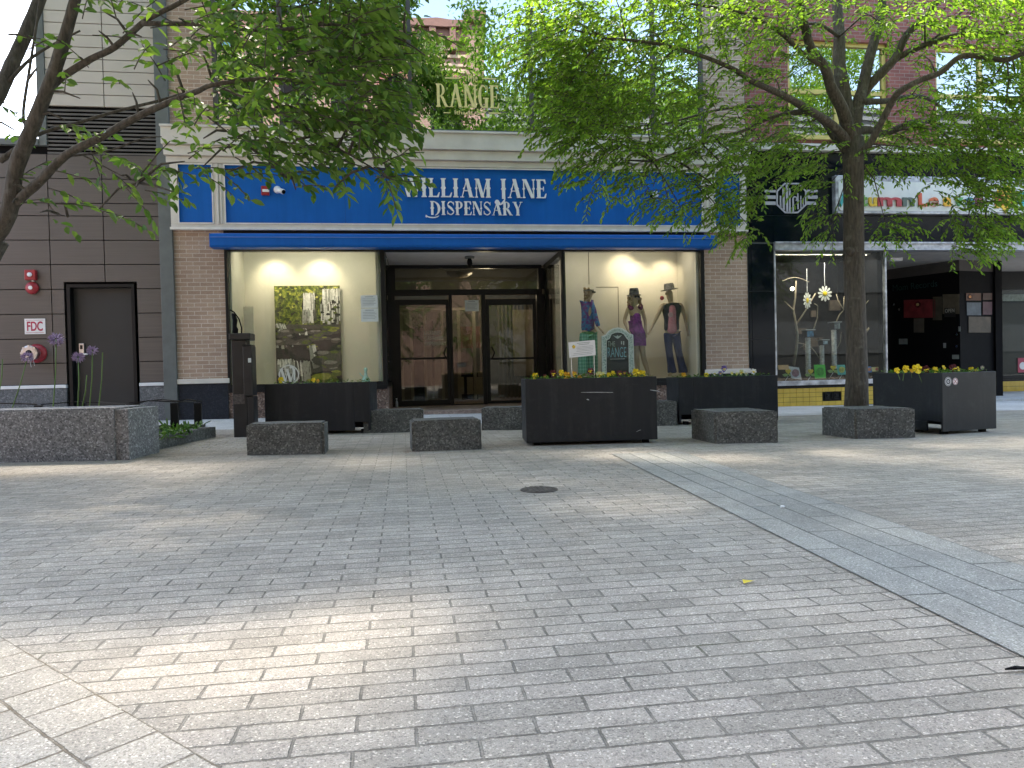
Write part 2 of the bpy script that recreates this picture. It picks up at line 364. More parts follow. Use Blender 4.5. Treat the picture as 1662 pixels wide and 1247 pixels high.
def band(name, A, B, width, mat, side, dz=.004, ext=(0, 0)):
    A, B = Vector((A.x, A.y, 0)), Vector((B.x, B.y, 0)); u = (B-A).normalized(); A = A-u*ext[0]; B = B+u*ext[1]
    L = (B-A).length; ang = math.atan2(u.y, u.x); n = max(2, int(L*2)); vs = []
    for i in range(n+1):
        for j in (0, 1):
            lx, ly = L*i/n, side*width*j
            wx = A.x+u.x*lx-u.y*ly; wy = A.y+u.y*lx+u.x*ly; vs.append((lx, ly, gz(wx, wy)+dz))
    o = MB().add(vs, [(2*i, 2*i+2, 2*i+3, 2*i+1) for i in range(n)]).build(name, mat)
    o.location = (A.x, A.y, 0); o.rotation_euler.z = ang; return tag(o, kind='structure')
a0, a1 = gp(1662, 1069), gp(1005, 744); b0 = gp(1662, 921)
ud = (a1-a0).normalized(); wd = abs((b0-a0).x*ud.y-(b0-a0).y*ud.x)
m_slab.node_tree.nodes['Brick Texture'].inputs['Row Height'].default_value = wd/4
band('paving_band', a0, a1, wd, m_slab, -1, ext=(2.5, .3))
c0, c1_ = gp(354, 1247), gp(0, 1035); d0 = gp(141, 1247); d1 = gp(0, 1144)
ul = (c1_-c0).normalized(); wl = abs((d0-c0).x*ul.y-(d0-c0).y*ul.x)
m_slabL.node_tree.nodes['Brick Texture'].inputs['Row Height'].default_value = wl
m_slabL.node_tree.nodes['Brick Texture'].inputs['Brick Width'].default_value = wl*1.0
band('slab_border', c0, c1_, wl*3, m_slabL, 1, ext=(1.2, 3.5))

# ================================================================ DISPENSARY BUILDING
xL, xR = X_(284, 500), X_(1214, 500)
DB = empty('shop_building', ((xL+xR)/2, D, 0), 'two storey shop with tan brick piers, blue sign panels and glass upper floor', 'building')
ZB = -.2
def facade(name, mat, rects, parent=DB, bevel=0):
    mb = MB()
    for r in rects: mb.box(*r)
    return mb.build(name, mat, parent, bevel=bevel)
xpl = X_(366.5, 500); xpr = X_(1144, 500)            # inner edges of brick piers
zl = Z_(327, 618); zr = Z_(1180, 602)                 # ledges
zs0, zs1 = Z_(715, 376), Z_(750, 266)                 # sign frame bottom / top
zc = Z_(737, 222.5)                                    # upper sill
ZT = 10.4  # top is out of view, raised for the shade it casts on the plaza
mb = MB(); mb.box(xL, xpl, D, D+1.1, zl, zs0); mb.box(xpr, xR, D, D+1.1, zr, zs0)
mb.box(xL, X_(345, 130), D+.0, D+1.1, zs1, ZT); mb.box(X_(1141, 130), xR, D+.0, D+1.1, zs1, ZT)
mb.build('brick_pier', m_pinkbrick, DB)
facade('pier_base', m_navy, [(xL, xpl, D-.02, D+1.0, ZB, zl-.05), (xpr, xR, D-.02, D+1.0, ZB, zr-.05)])
facade('pier_ledge', m_white, [(xL-.01, xpl+.03, D-.05, D+.2, zl-.05, zl+.03), (xpr-.03, xR+.02, D-.05, D+.2, zr-.05, zr+.03)], bevel=.008)
# cornice above the sign : stepped mouldings
cx0, cx1 = X_(272, 262), X_(1209, 272)
z1, z2, z3 = Z_(750, 249.5), Z_(750, 265), Z_(750, 274)
mb = MB()
mb.box(cx0-.04, cx1+.02, D-.20, D+.2, z1+.012, zc); mb.box(cx0-.02, cx1, D-.15, D+.2, z2+.012, z1); mb.box(cx0, cx1, D-.10, D+.2, z3, z2)
mb.box(cx0-.02, cx1, D-.13, D+.2, z1, z1+.012); mb.box(cx0, cx1, D-.085, D+.2, z2, z2+.012)
mb.box(cx0-.05, cx1+.03, D-.23, D+.2, zc, zc+.035)
mb.build('cornice', m_white, DB, bevel=.006)
facade('upper_sill', m_column, [(X_(346, 215), X_(1141, 225), D-.07, D+.3, zc+.035, zc+.10)])
# curtain wall
gx0, gx1 = X_(346, 130), X_(1141, 130); zg = zc+.10
MB().box(gx0, gx1, D+.03, D+.045, zg, ZT).build('upper_glass', m_glassup, DB)
mb = MB()
for px, py in ((349, 150), (456, 150), (664.5, 110), (862, 110), (1060, 110), (1138, 150)):
    x = X_(px, py); mb.box(x-.035, x+.035, D-.01, D+.03, zg, ZT)
    
mb.box(gx0, gx1, D-.012, D+.028, ZT-.1, ZT)
mb.build('mullion', plain('dark_mullion', (.06,.055,.05,1), .5), DB)
mb = MB(); mb.box(gx0, gx1, D+2.6, D+2.7, zg-.4, ZT); mb.box(gx0, gx1, D+.3, D+2.7, zg-.25, zg-.15); mb.box(gx0, gx0+.1, D+.3, D+2.7, zg-.3, ZT); mb.box(gx1-.1, gx1, D+.3, D+2.7, zg-.3, ZT)
mb.build('upper_room', m_dark, DB)
mb = MB(); mb.box(xL-.01, xR+.01, D+.0, D+9, ZT, ZT+.35); mb.build('roof', m_beige, DB)
mb = MB(); mb.box(xL+.02, xR-.02, D+6.5, D+6.7, ZB, ZT); mb.box(xL+.01, xL+.2, D+1.1, D+6.6, ZB, ZT); mb.box(xR-.2, xR-.01, D+1.1, D+6.6, ZB, ZT); mb.box(xL+.2, xR-.2, D+.3, D+6.5, zs1-.3, zs1-.1)
mb.build('wall', m_dark, DB)
# shop sign (panels, frame, lettering)
SG = empty('shop_sign', ((xL+xR)/2, D-.05, zs0), 'long blue fascia sign with white William Jane Dispensary lettering in a pale frame', 'sign')
p1 = rect(290.5, 268, 348, 365); p2 = rect(366, 275, 1137, 367.5); p3 = rect(1156, 281, 1199, 369)
zt, zb = p2[3], p2[2]
fx0, fx1 = X_(279, 330), X_(1208.5, 330)
mb = MB()
for a, b in ((p1[0], p1[1]), (p2[0], p2[1]), (p3[0], p3[1])): mb.box(a-.02, b+.02, D-.045, D-.02, zb-.02, zt+.02)
mb.build('panel', m_blue, SG)
mb = MB()
for px in (560, 752, 945): x = X_(px, 320); mb.box(x-.002, x+.002, D-.0465, D-.0455, zb, zt)
mb.build('panel_seam', plain('seam_dark_blue', (.0,.03,.14,1), .6), SG)  # thin dark blue strips marking the panel seams
mb = MB(); F0, F1 = D-.085, D+.1
mb.box(fx0, fx1, F0, F1, zs0, zb); mb.box(fx0, fx1, F0, F1, zt, z3-.003)
for a, b in ((fx0, p1[0]), (p1[1], p2[0]), (p2[1], p3[0]), (p3[1], fx1)):
    mb.box(a, b, F0+.004, F1, zb, zt)
for a, b in ((p1[1], p2[0]), (p2[1], p3[0])):
    w_ = b-a; mb.box(a+w_*.32, a+w_*.50, F0-.025, F0+.004, zb, zt)
    mb.box(a+w_*.62, a+w_*.80, F0-.015, F0+.004, zb, zt)
mb.build('frame', m_white, SG, bevel=.006)
mb = MB(); mb.box(fx0-.01, fx1+.01, F0-.03, F0, zs0-.005, zs0+.035)
for a, b in ((p1[0], p1[1]), (p2[0], p2[1]), (p3[0], p3[1])):
    for q in (zb, zt-.02): mb.box(a+.001, b-.001, F0-.012, F0-.001, q, q+.02)
    mb.box(a, a+.018, F0-.012, F0+.003, zb+.02, zt-.02); mb.box(b-.018, b, F0-.012, F0+.003, zb+.02, zt-.02)
mb.build('frame_bead', plain('bright_trim', (.72,.70,.66,1), .4), SG)

# serif lettering built from strokes ------------------------------------------------
def glyph(ch, T=.17, t=.05, spur=True, s=.055):
    P = []
    def stem(x, w, y0=0, y1=1, sp=spur, top=True, bot=True):
        m = (y0+y1)/2; q = .045 if sp else 0; R_ = []
        if bot: R_ += [(x+w+s, y0), (x+w+s, y0+.03), (x+w, y0+.08)]
        else: R_ += [(x+w, y0)]
        if q: R_ += [(x+w, m-.07), (x+w+q, m-.015), (x+w+q, m+.015), (x+w, m+.07)]
        if top: R_ += [(x+w, y1-.08), (x+w+s, y1-.03), (x+w+s, y1)]
        else: R_ += [(x+w, y1)]
        L_ = [(2*x+w-a, b) for a, b in reversed(R_)]
        P.append(R_+L_)
    def diag(xa, ya, xb, yb, w): P.append([(xa-w/2, ya), (xa+w/2, ya), (xb+w/2, yb), (xb-w/2, yb)])
    def bar(x0, y0, x1, y1): P.append([(x0, y0), (x1, y0), (x1, y1), (x0, y1)])
    def arc(cx, cy_, rx, ry, a0, a1, w0, w1, n=12):
        o, i_ = [], []
        for k in range(n+1):
            u = k/n; a = math.radians(a0+(a1-a0)*u); w = w0+(w1-w0)*math.sin(math.pi*u)
            o.append((cx+rx*math.cos(a), cy_+ry*math.sin(a))); i_.append((cx+(rx-w)*math.cos(a), cy_+(ry-w*.55)*math.sin(a)))
        P.append(o+i_[::-1])
    def ball(cx, cy_, r): P.append([(cx+r*math.cos(a*math.pi/6), cy_+r*math.sin(a*math.pi/6)) for a in range(12)])
    ad = .5
    if ch == 'I': stem(.07, T); ad = T+.20
    elif ch == 'L': stem(.07, T); P.append([(.07+T, 0), (.56, 0), (.62, .25), (.57, .25), (.47, .06), (.07+T, .06)]); ad = .66
    elif ch == 'A':
        diag(.12, 0, .40, 1, t); diag(.62, 0, .38, 1, T*1.05); bar(.21, .34, .50, .38); bar(.02, 0, .23, .035); bar(.50, 0, .78, .035); 
        if spur: P.append([(.18, .47), (.23, .42), (.28, .50), (.24, .56)]); P.append([(.55, .44), (.63, .49), (.56, .58)])
        ad = .80
    elif ch == 'M': stem(.08, t, sp=spur); diag(.17, 1, .44, 0, T); diag(.44, 0, .70, 1, t); stem(.66, T, sp=spur); bar(.03, .965, .22, 1.0); ad = .66+T+.14
    elif ch == 'N': stem(.07, t, sp=spur, ); diag(.15, 1, .58, 0, T); stem(.60, t, sp=spur, bot=False); ad = .76
    elif ch == 'E':
        stem(.07, T); a = .07+T
        P.append([(a, 0), (.52, 0), (.57, .24), (.52, .24), (.43, .055), (a, .055)]); P.append([(a, 1), (.50, 1), (.54, .78), (.49, .78), (.41, .945), (a, .945)])
        P.append([(a, .48), (.38, .48), (.40, .38), (.43, .38), (.43, .62), (.40, .62), (.38, .525), (a, .525)]); ad = .62
    elif ch == 'J':
        stem(.22, T, y0=-.05, y1=1, bot=False); 
        arc(.07, -.05, .22+T-.07, .34, -100, 0, .05, .14); ball(-.06, -.23, .12); ball(.02, -.30, .09); ad = .22+T+.12
    elif ch == 'W':
        diag(.14, 1, .40, 0, T); diag(.40, 0, .56, .80, t); diag(.52, 1, .76, 0, T); diag(.76, 0, .98, .86, t*1.3); bar(.00, .965, .66, 1.0)
        arc(.82, .95, .20, .28, -55, 100, .05, .13); ball(.80, 1.12, .10); ad = 1.05
    elif ch == 'V': pass
    elif ch == 'D':
        stem(.12, T, bot=False); arc(.12+T*.6, .46, .56, .54, 90, -70, .05, .19, 18); arc(.22, .02, .50, .26, -170, -20, .05, .13); ball(-.22, -.12, .07); ad = .84
    elif ch == 'S':
        arc(.30, .73, .23, .27, 20, 180, .05, .11); arc(.30, .27, .25, .27, -160, 0, .05, .11)
        P.append([(.07, .73), (.19, .70), (.42, .50), (.55, .27), (.43, .29), (.30, .42), (.12, .56)])
        P.append([(.50, .72), (.54, .72), (.54, .95), (.51, .95)]); P.append([(.06, .05), (.09, .05), (.10, .30), (.06, .30)]); ad = .62
    elif ch == 'P': stem(.07, T); arc(.07+T, .73, .30, .27, 90, -90, .05, .15, 14); ad = .62
    elif ch == 'R': stem(.07, T); arc(.07+T, .73, .28, .27, 90, -90, .05, .15, 14); diag(.60, 0, .34, .46, T); bar(.52, 0, .74, .035); ad = .74
    elif ch == 'Y': stem(.28, T, y0=0, y1=.45, sp=False, top=False); diag(.28+T/2, .45, .13, 1, T); diag(.28+T/2+.03, .45, .62, 1, t); bar(.0, .965, .28, 1); bar(.52, .965, .72, 1); ad = .70
    elif ch == 'G':
        arc(.34, .5, .27, .5, 40, 320, .05, .17, 20); bar(.44, .0, .61, .42); bar(.34, .40, .66, .45); bar(.56, .68, .60, .97); ad = .70
    elif ch == ' ': ad = .34
    return P, ad
def lettering(name, text, x0, x1, zb_, h, Y, mat, parent, depth=.02, **k):
    g = [glyph(c, **k) for c in text]; tot = sum(a for _, a in g); sx = (x1-x0)/tot; mb = MB(); x = x0; j = 0
    for ps, ad in g:
        for p in ps:
            j += 1; mb.prism([(x+a*sx, zb_+b*h) for a, b in p], Y-depth-.0004*(j % 9), Y)
        x += ad*sx
    return mb.build(name, mat, parent)
m_letter = plain('white_letters', (.80,.82,.85,1), .4, var=.02)
YL = D-.045
def tline(txt, xa, xb, yb_, yt_, **k):
    xm = (xa+xb)/2; z0, z1_ = Z_(xm, yb_, YL), Z_(xm, yt_, YL)
    return lettering('lettering', txt, X_(xa, yb_, YL), X_(xb, yb_, YL), z0, z1_-z0, YL-.012, m_letter, SG, depth=.03, **k)
tline('WILLIAM', 651.5, 799, 321, 290.5); tline('JANE', 808, 888, 322.3, 292.0); tline('DISPENSARY', 697, 847.5, 350, 328)
# blue awning
AW = empty('roller_awning', ((xL+xR)/2, D-.3, zs0-.2), 'retracted blue awning box running above the shop windows', 'awning')
ya = D-.34
z_at, z_ab = Z_(750, 380, ya), Z_(750, 401.5, ya); za_l = Z_(750, 385.5, ya)
ax0, ax1 = X_(341, 390, ya), X_(1163, 392, ya)
prof = [(D-.09, z_at+.03), (ya+.12, z_at+.02), (ya+.02, z_at-.01), (ya+.004, za_l-.02), (ya, z_ab+.03), (ya+.02, z_ab), (D-.09, z_ab)]
n = len(prof)
MB().add([(ax0, y, z) for y, z in prof]+[(ax1, y, z) for y, z in prof], [tuple(range(n)), tuple(range(2*n-1, n-1, -1))]+[(i, (i+1) % n, n+(i+1) % n, n+i) for i in range(n)]).build('casing', m_blue2, AW)
mb = MB(); mb.box(ax0+.002, ax1-.002, ya-.004, ya+.015, za_l-.012, za_l); mb.build('seam', plain('awning_seam', (.08,.2,.55,1), .5), AW)
mb = MB(); mb.box(ax0-.015, ax0, ya+.01, D-.1, z_ab+.005, z_at); mb.box(ax1, ax1+.015, ya+.01, D-.1, z_ab+.005, z_at); mb.build('end_cap', m_blue2, AW)
# storefront ----------------------------------------------------------------------
YD = 14.8
zh = Z_(760, 408)                       # header underside (glass top)
zhd = z_ab-.01
eL, eR = X_(627, 520), X_(915, 520)     # entrance recess edges on facade
zgl0 = Z_(497, 622); zgr0 = Z_(1030, 615)
mb = MB()
mb.box(xpl, xpr, D-.02, D+.12, zh, zs0-.002)                                 # header
mb.box(xpl, X_(371.5, 510), D-.02, D+.10, zgl0-.09, zh); mb.box(X_(619, 510), eL, D-.02, D+.10, zgl0-.09, zh)
mb.box(X_(371.5, 510), X_(619, 510), D-.02, D+.10, zgl0-.09, zgl0)
mb.box(X_(1138, 510), xpr, D-.02, D+.10, zgr0-.09, zh); mb.box(X_(913, 510), X_(917, 510), D-.02, D+.10, zgr0-.09, zh)
mb.box(X_(917, 510), X_(1138, 510), D-.02, D+.10, zgr0-.09, zgr0)
# returns beside the entrance
eLd, eRd = X_(634, 520, YD), X_(884, 520, YD)
mb.build('window_frame', m_black, DB, bevel=.004)
mb = MB(); mb.box(X_(371.5, 510), X_(619, 510), D+.03, D+.04, zgl0, zh); mb.box(X_(917, 510), X_(1138, 510), D+.03, D+.04, zgr0, zh)
mb.build('shop_window', m_glass, DB)
def obar(a, b, th, z0, z1_): # wall strip between plan points a,b
    u = Vector((b[0]-a[0], b[1]-a[1], 0)); nrm = Vector((-u.y, u.x, 0)).normalized()*th
    return (Vector((a[0], a[1], z0)), u, nrm, Vector((0, 0, z1_-z0)))
zso = Z_(760, 403.5)
mb = MB()
for sd_, (a, b) in ((1, ((eL, D+.10), (eLd, YD))), (-1, ((eR, D+.10), (eRd, YD)))):
    L_ = Vector((b[0]-a[0], b[1]-a[1]))
    for f0, f1, q0, q1 in ((0, 1, zso-.12, zso+.02), (0, 1, zgl0-.12, zgl0-.02), (0, .05, zgl0-.02, zso-.12), (.90, 1, zgl0-.02, zso-.12)):
        A_ = (a[0]+L_.x*f0, a[1]+L_.y*f0); B_ = (a[0]+L_.x*f1, a[1]+L_.y*f1); mb.obox(*obar(A_, B_, .07*sd_, q0, q1))
mb.build('return_frame', m_black, DB)
mb = MB(); mb.obox(*obar((eR-.03, D+.16), (eRd-.03, YD-.1), -.008, zgl0-.02, zso-.12)); mb.build('return_glass', m_glass, DB)
mb = MB(); mb.obox(*obar((eL+.02, D+.16), (eLd+.02, YD-.1), .008, zgl0-.02, zso-.12)); mb.build('return_glass', m_glass, DB)
mb = MB(); mb.box(eL-.05, eR+.05, D+.12, YD+.1, zso, zso+.05); mb.build('soffit', m_soffit, DB)
# terrazzo stall risers
mb = MB()
gl_ = X_(367, 650)
mb.box(xpl+.002, eL, D+.01, D+.10, ZB, zgl0-.09); mb.box(eR, xpr-.002, D+.01, D+.10, ZB, zgr0-.09)
mb.obox(*obar((eL, D+.10), (eLd, YD), .06, ZB, zgl0-.12)); mb.obox(*obar((eR, D+.10), (eRd, YD), -.06, ZB, zgl0-.12))
mb.build('stall_riser', m_terrazzo, DB)
mb = MB(); mb.box(xpl+.004, eL-.01, D-.03, D+.01, zgl0-.13, zgl0-.06); mb.box(eR+.01, xpr-.004, D-.03, D+.01, zgr0-.13, zgr0-.06); mb.build('sill', m_black, DB, bevel=.004)
zdf = Z_(750, 657.5, YD)
tag(MB().box(eL-.3, eR+.3, D-.02, YD+3.2, -.2, zdf).build('entry_floor', m_entry), kind='structure')
# door assembly
mb = MB(); T_ = .05
dz1 = Z_(757, 430, YD); 
def dr(x0, y0, x1, y1): a = rect(x0, y0, x1, y1, YD); return a
ox0, ox1 = X_(635, 540, YD), X_(881, 540, YD)
h1 = Z_(757, 436, YD); h2 = Z_(757, 470, YD); h3 = Z_(757, 479, YD); h4 = Z_(757, 486, YD)
mb.box(ox0, ox1, YD-.02, YD+.08, h1, zso); mb.box(ox0, ox1, YD-.02, YD+.08, h3, h2)
mb.box(ox0-.2, X_(642, 540, YD), YD-.02, YD+.08, zdf, h3); mb.box(X_(872, 540, YD), ox1+.2, YD-.02, YD+.08, zdf, h3)
mb.box(ox0-.2, X_(641, 440, YD), YD-.02, YD+.08, h2, h1); mb.box(X_(873, 440, YD), ox1+.2, YD-.02, YD+.08, h2, h1)
mb.box(ox0-.2, ox0, YD-.02, YD+.08, h1, zso)
mb.box(X_(730, 560, YD), X_(735, 560, YD), YD-.02, YD+.08, zdf, h3); mb.box(X_(783, 560, YD), X_(789, 560, YD), YD-.02, YD+.08, zdf, h3)
mb.box(X_(735, 560, YD), X_(783, 560, YD), YD-.01, YD+.07, zdf, zdf+.02)
mb.build('entrance_frame', m_black, DB)
mb = MB(); mb.box(X_(641, 450, YD), X_(873, 450, YD), YD+.02, YD+.028, h2, h1); mb.build('transom', m_glassdoor, DB)
mb = MB(); mb.box(X_(735, 560, YD), X_(783, 560, YD), YD+.02, YD+.028, zdf+.02, h3); mb.build('side_light', m_glassdoor, DB)
for (xa, xb, ga, gb, hx, sg) in ((642.5, 729.5, 650, 725, 725, -1), (789.5, 871.5, 795, 866, 797.5, 1)):
    x0, x1 = X_(xa, 560, YD), X_(xb, 560, YD); g0, g1 = X_(ga, 560, YD), X_(gb, 560, YD); gz0, gz1 = Z_((xa+xb)/2, 650, YD), Z_((xa+xb)/2, 495, YD)
    zt_ = h4; mb = MB()
    mb.box(x0, g0, YD, YD+.05, zdf+.012, zt_); mb.box(g1, x1, YD, YD+.05, zdf+.012, zt_); mb.box(g0, g1, YD, YD+.05, zdf+.012, gz0); mb.box(g0, g1, YD, YD+.05, gz1, zt_)
    dr_ = mb.build('door', m_black, DB)
    MB().box(g0, g1, YD+.02, YD+.028, gz0, gz1).build('door_glass', m_glassdoor, dr_)
    zp = Z_((xa+xb)/2, 582, YD); MB().box(g0, g1, YD-.03, YD+.0, zp-.02, zp+.02).build('push_bar', m_black, dr_)
    hxw = X_(hx, 570, YD); za, zb2 = Z_(hx, 583, YD), Z_(hx, 563, YD)
    MB().tube([(hxw, YD, za), (hxw+sg*.0, YD-.06, za), (hxw+sg*.06, YD-.07, (za+zb2)/2), (hxw, YD-.06, zb2), (hxw, YD, zb2)], .012, 8).build('handle', m_black, dr_, smooth=True)
    MB().box(x0+.03, x1-.03, YD+.015, YD+.02, zt_+.012, h3-.01).build('top_light', plain('glass_slit_grey', (.2,.2,.17,1), .5), dr_)  # opaque grey plate standing for the thin glass slit over the door
# text helpers (built-in font turned to mesh)
def textmesh(name, body, x0, x1, zb_, zt_, Y, mat, parent, depth=.003, yaw=0, bold=0.0, align_h=True, nocollide=True):
    cu = bpy.data.curves.new('t', 'FONT'); cu.body = body; cu.extrude = depth/2; cu.offset = bold; cu.space_line = .95
    o = bpy.data.objects.new('t', cu); col.objects.link(o); bpy.context.view_layer.update()
    dg = bpy.context.evaluated_depsgraph_get(); me = bpy.data.meshes.new_from_object(o.evaluated_get(dg)); bpy.data.objects.remove(o)
    n = len(me.vertices); a = np.empty(n*3); me.vertices.foreach_get('co', a); a = a.reshape(-1, 3)
    mn, mx = a.min(0), a.max(0); sx = (x1-x0)/(mx[0]-mn[0]); sz = (zt_-zb_)/(mx[1]-mn[1])
    X = x0+(a[:, 0]-mn[0])*sx; Z = zb_+(a[:, 1]-mn[1])*sz; Yv = Y-(a[:, 2]-mn[2])
    me.vertices.foreach_set('co', np.stack([X, Yv, Z], 1).ravel()); me.materials.clear(); me.materials.append(mat); me.update()
    r = bpy.data.objects.new(name, me); col.objects.link(r)
    if parent is not None: attach(r, parent)
    return r
m_decal = plain('dark_decal', (.03,.03,.03,1), .6); m_decalw = plain('pale_decal', (.55,.57,.52,1), .6)
def decal(txt, x0, y0, x1, y1, Y, mat, parent=None, name='lettering', **k):
    r = rect(x0, y0, x1, y1, Y); return textmesh(name, txt, r[0], r[1], r[2], r[3], Y, mat, parent, **k)
decal('LICENSED\nCANNABIS\nDISPENSARY', 689, 537, 724, 561, YD+.016, m_decalw)
o = bpy.context.scene.objects['lettering'] if False else None
# ================================================================ interiors of the shop
def lamp(name, loc, target, energy, size=70, color=(1, .87, .68), blend=.8, r=.04):
    l = bpy.data.lights.new(name, 'SPOT'); l.energy = energy; l.spot_size = math.radians(size); l.spot_blend = blend; l.color = color; l.shadow_soft_size = r
    o = bpy.data.objects.new(name, l); col.objects.link(o); o.location = loc
    o.rotation_euler = (Vector(loc)-Vector(target)).to_track_quat('Z', 'Y').to_euler(); return o
YB = 13.95; ZC = zh+.22
def room(name, x0, x1, y0, y1, z0, z1, mat, t_=.05):
    mb = MB(); mb.box(x0, x1, y1, y1+t_, z0, z1); mb.box(x0-t_, x0, y0, y1+t_, z0, z1); mb.box(x1, x1+t_, y0, y1+t_, z0, z1)
    mb.box(x0-t_, x1+t_, y0, y1+t_, z1, z1+t_); mb.box(x0-t_, x1+t_, y0, y1+t_, z0-t_, z0); return mb.build(name, mat, DB)
lx0, lx1 = X_(371.5, 510)+.03, X_(619, 510)-.08
room('window_display_room', lx0, lx1, D+.12, YB, zgl0-.02, ZC, m_plaster)
rx0, rx1 = X_(917, 510)+.05, X_(1138, 510)+.0
mb = MB(); mb.box(rx0+.02, rx1, YB, YB+.05, zgr0-.02, ZC); mb.box(rx1, rx1+.05, D+.12, YB+.05, zgr0-.02, ZC); mb.box(rx0-.02, rx1+.05, D+.12, YB+.05, ZC, ZC+.05); mb.box(rx0-.02, rx1+.05, D+.12, YB+.05, zgr0-.07, zgr0-.02)
mb.build('window_display_room', m_plaster2, DB)
MB().box(rx1-.03, rx1-.001, D+.13, D+.20, zgr0, ZC).build('display_edge', m_white, DB)
# access panel outline and conduit lines on the display back wall
m_line = plain('panel_gap', (.12,.10,.08,1), .8)
pl = rect(968, 466, 1004, 520, YB); mb = MB()
mb.box(pl[0], pl[1], YB-.006, YB-.001, pl[3]-.012, pl[3]); mb.box(pl[1]-.012, pl[1], YB-.006, YB-.001, pl[2]-.3, pl[3]-.012); mb.box(X_(955, 440, YB), X_(955, 440, YB)+.012, YB-.006, YB-.001, pl[3]+.05, ZC)
mb.build('wall_panel_line', m_line, DB)
# track lights : ceiling lamps inside the displays
m_bulb = emis('lit_bulb', (1, .8, .5, 1), 12)
SPOTS = [(447, 438, 75, lx0, 1), (522, 436, 75, 0, 1), (1010, 418, 55, 0, 1), (1033, 445, 45, 0, 1), (1076, 438, 60, 0, 1)]
LB = ['left lamp of the pair in the waterfall poster window', 'right lamp of the pair in the waterfall poster window', 'lamp lighting the wall between the left and middle mannequins', 'lamp lighting the wall above the middle mannequin', 'lamp lighting the wall above the right mannequin']
for i, (px, py, e, _, _) in enumerate(SPOTS):
    tp = pt(px, py, YB); Lp = Vector((tp.x, YB-.42, ZC-.10)); 
    R_ = empty('display_lamp', (tp.x, YB-.42, ZC), LB[i], 'spotlight', 'spotlights in the shop windows')
    MB().tube([(Lp.x, Lp.y, ZC), (Lp.x, Lp.y, ZC-.05)], .012, 8).build('stem', m_white, R_)
    MB().lathe([(.025, .05), (.045, -.03), (.04, -.031), (.001, -.03)], (Lp.x, Lp.y, ZC-.09), 14).build('lamp_head', m_white, R_, smooth=True)
    sp_ = lamp('spotlight', (Lp.x, Lp.y, ZC-.14), (tp.x, YB, tp.z-.25), e*.07, 95, r=.03); attach(sp_, R_)
# soft fill light added to each display, from strips out of view
for k, (xa, xb, en) in enumerate(((lx0+.2, lx1-.2, 4.5), (rx0+.1, rx1-.2, 3.5))):
    R_ = empty('added_strip_light', ((xa+xb)/2, D+.45, ZC), ('unseen strip light added over the waterfall poster display', 'unseen strip light added over the mannequin display')[k], 'added light')
    MB().box(xa, xb, D+.40, D+.50, ZC-.03, ZC-.002).build('housing', m_white, R_)
    l = bpy.data.lights.new('strip', 'AREA'); l.shape = 'RECTANGLE'; l.size = xb-xa; l.size_y = .08; l.energy = en; l.color = (1, .95, .86)
    o = bpy.data.objects.new('strip_fill', l); col.objects.link(o); o.location = ((xa+xb)/2, D+.45, ZC-.035); o.rotation_euler = (math.radians(22), 0, 0); attach(o, R_)
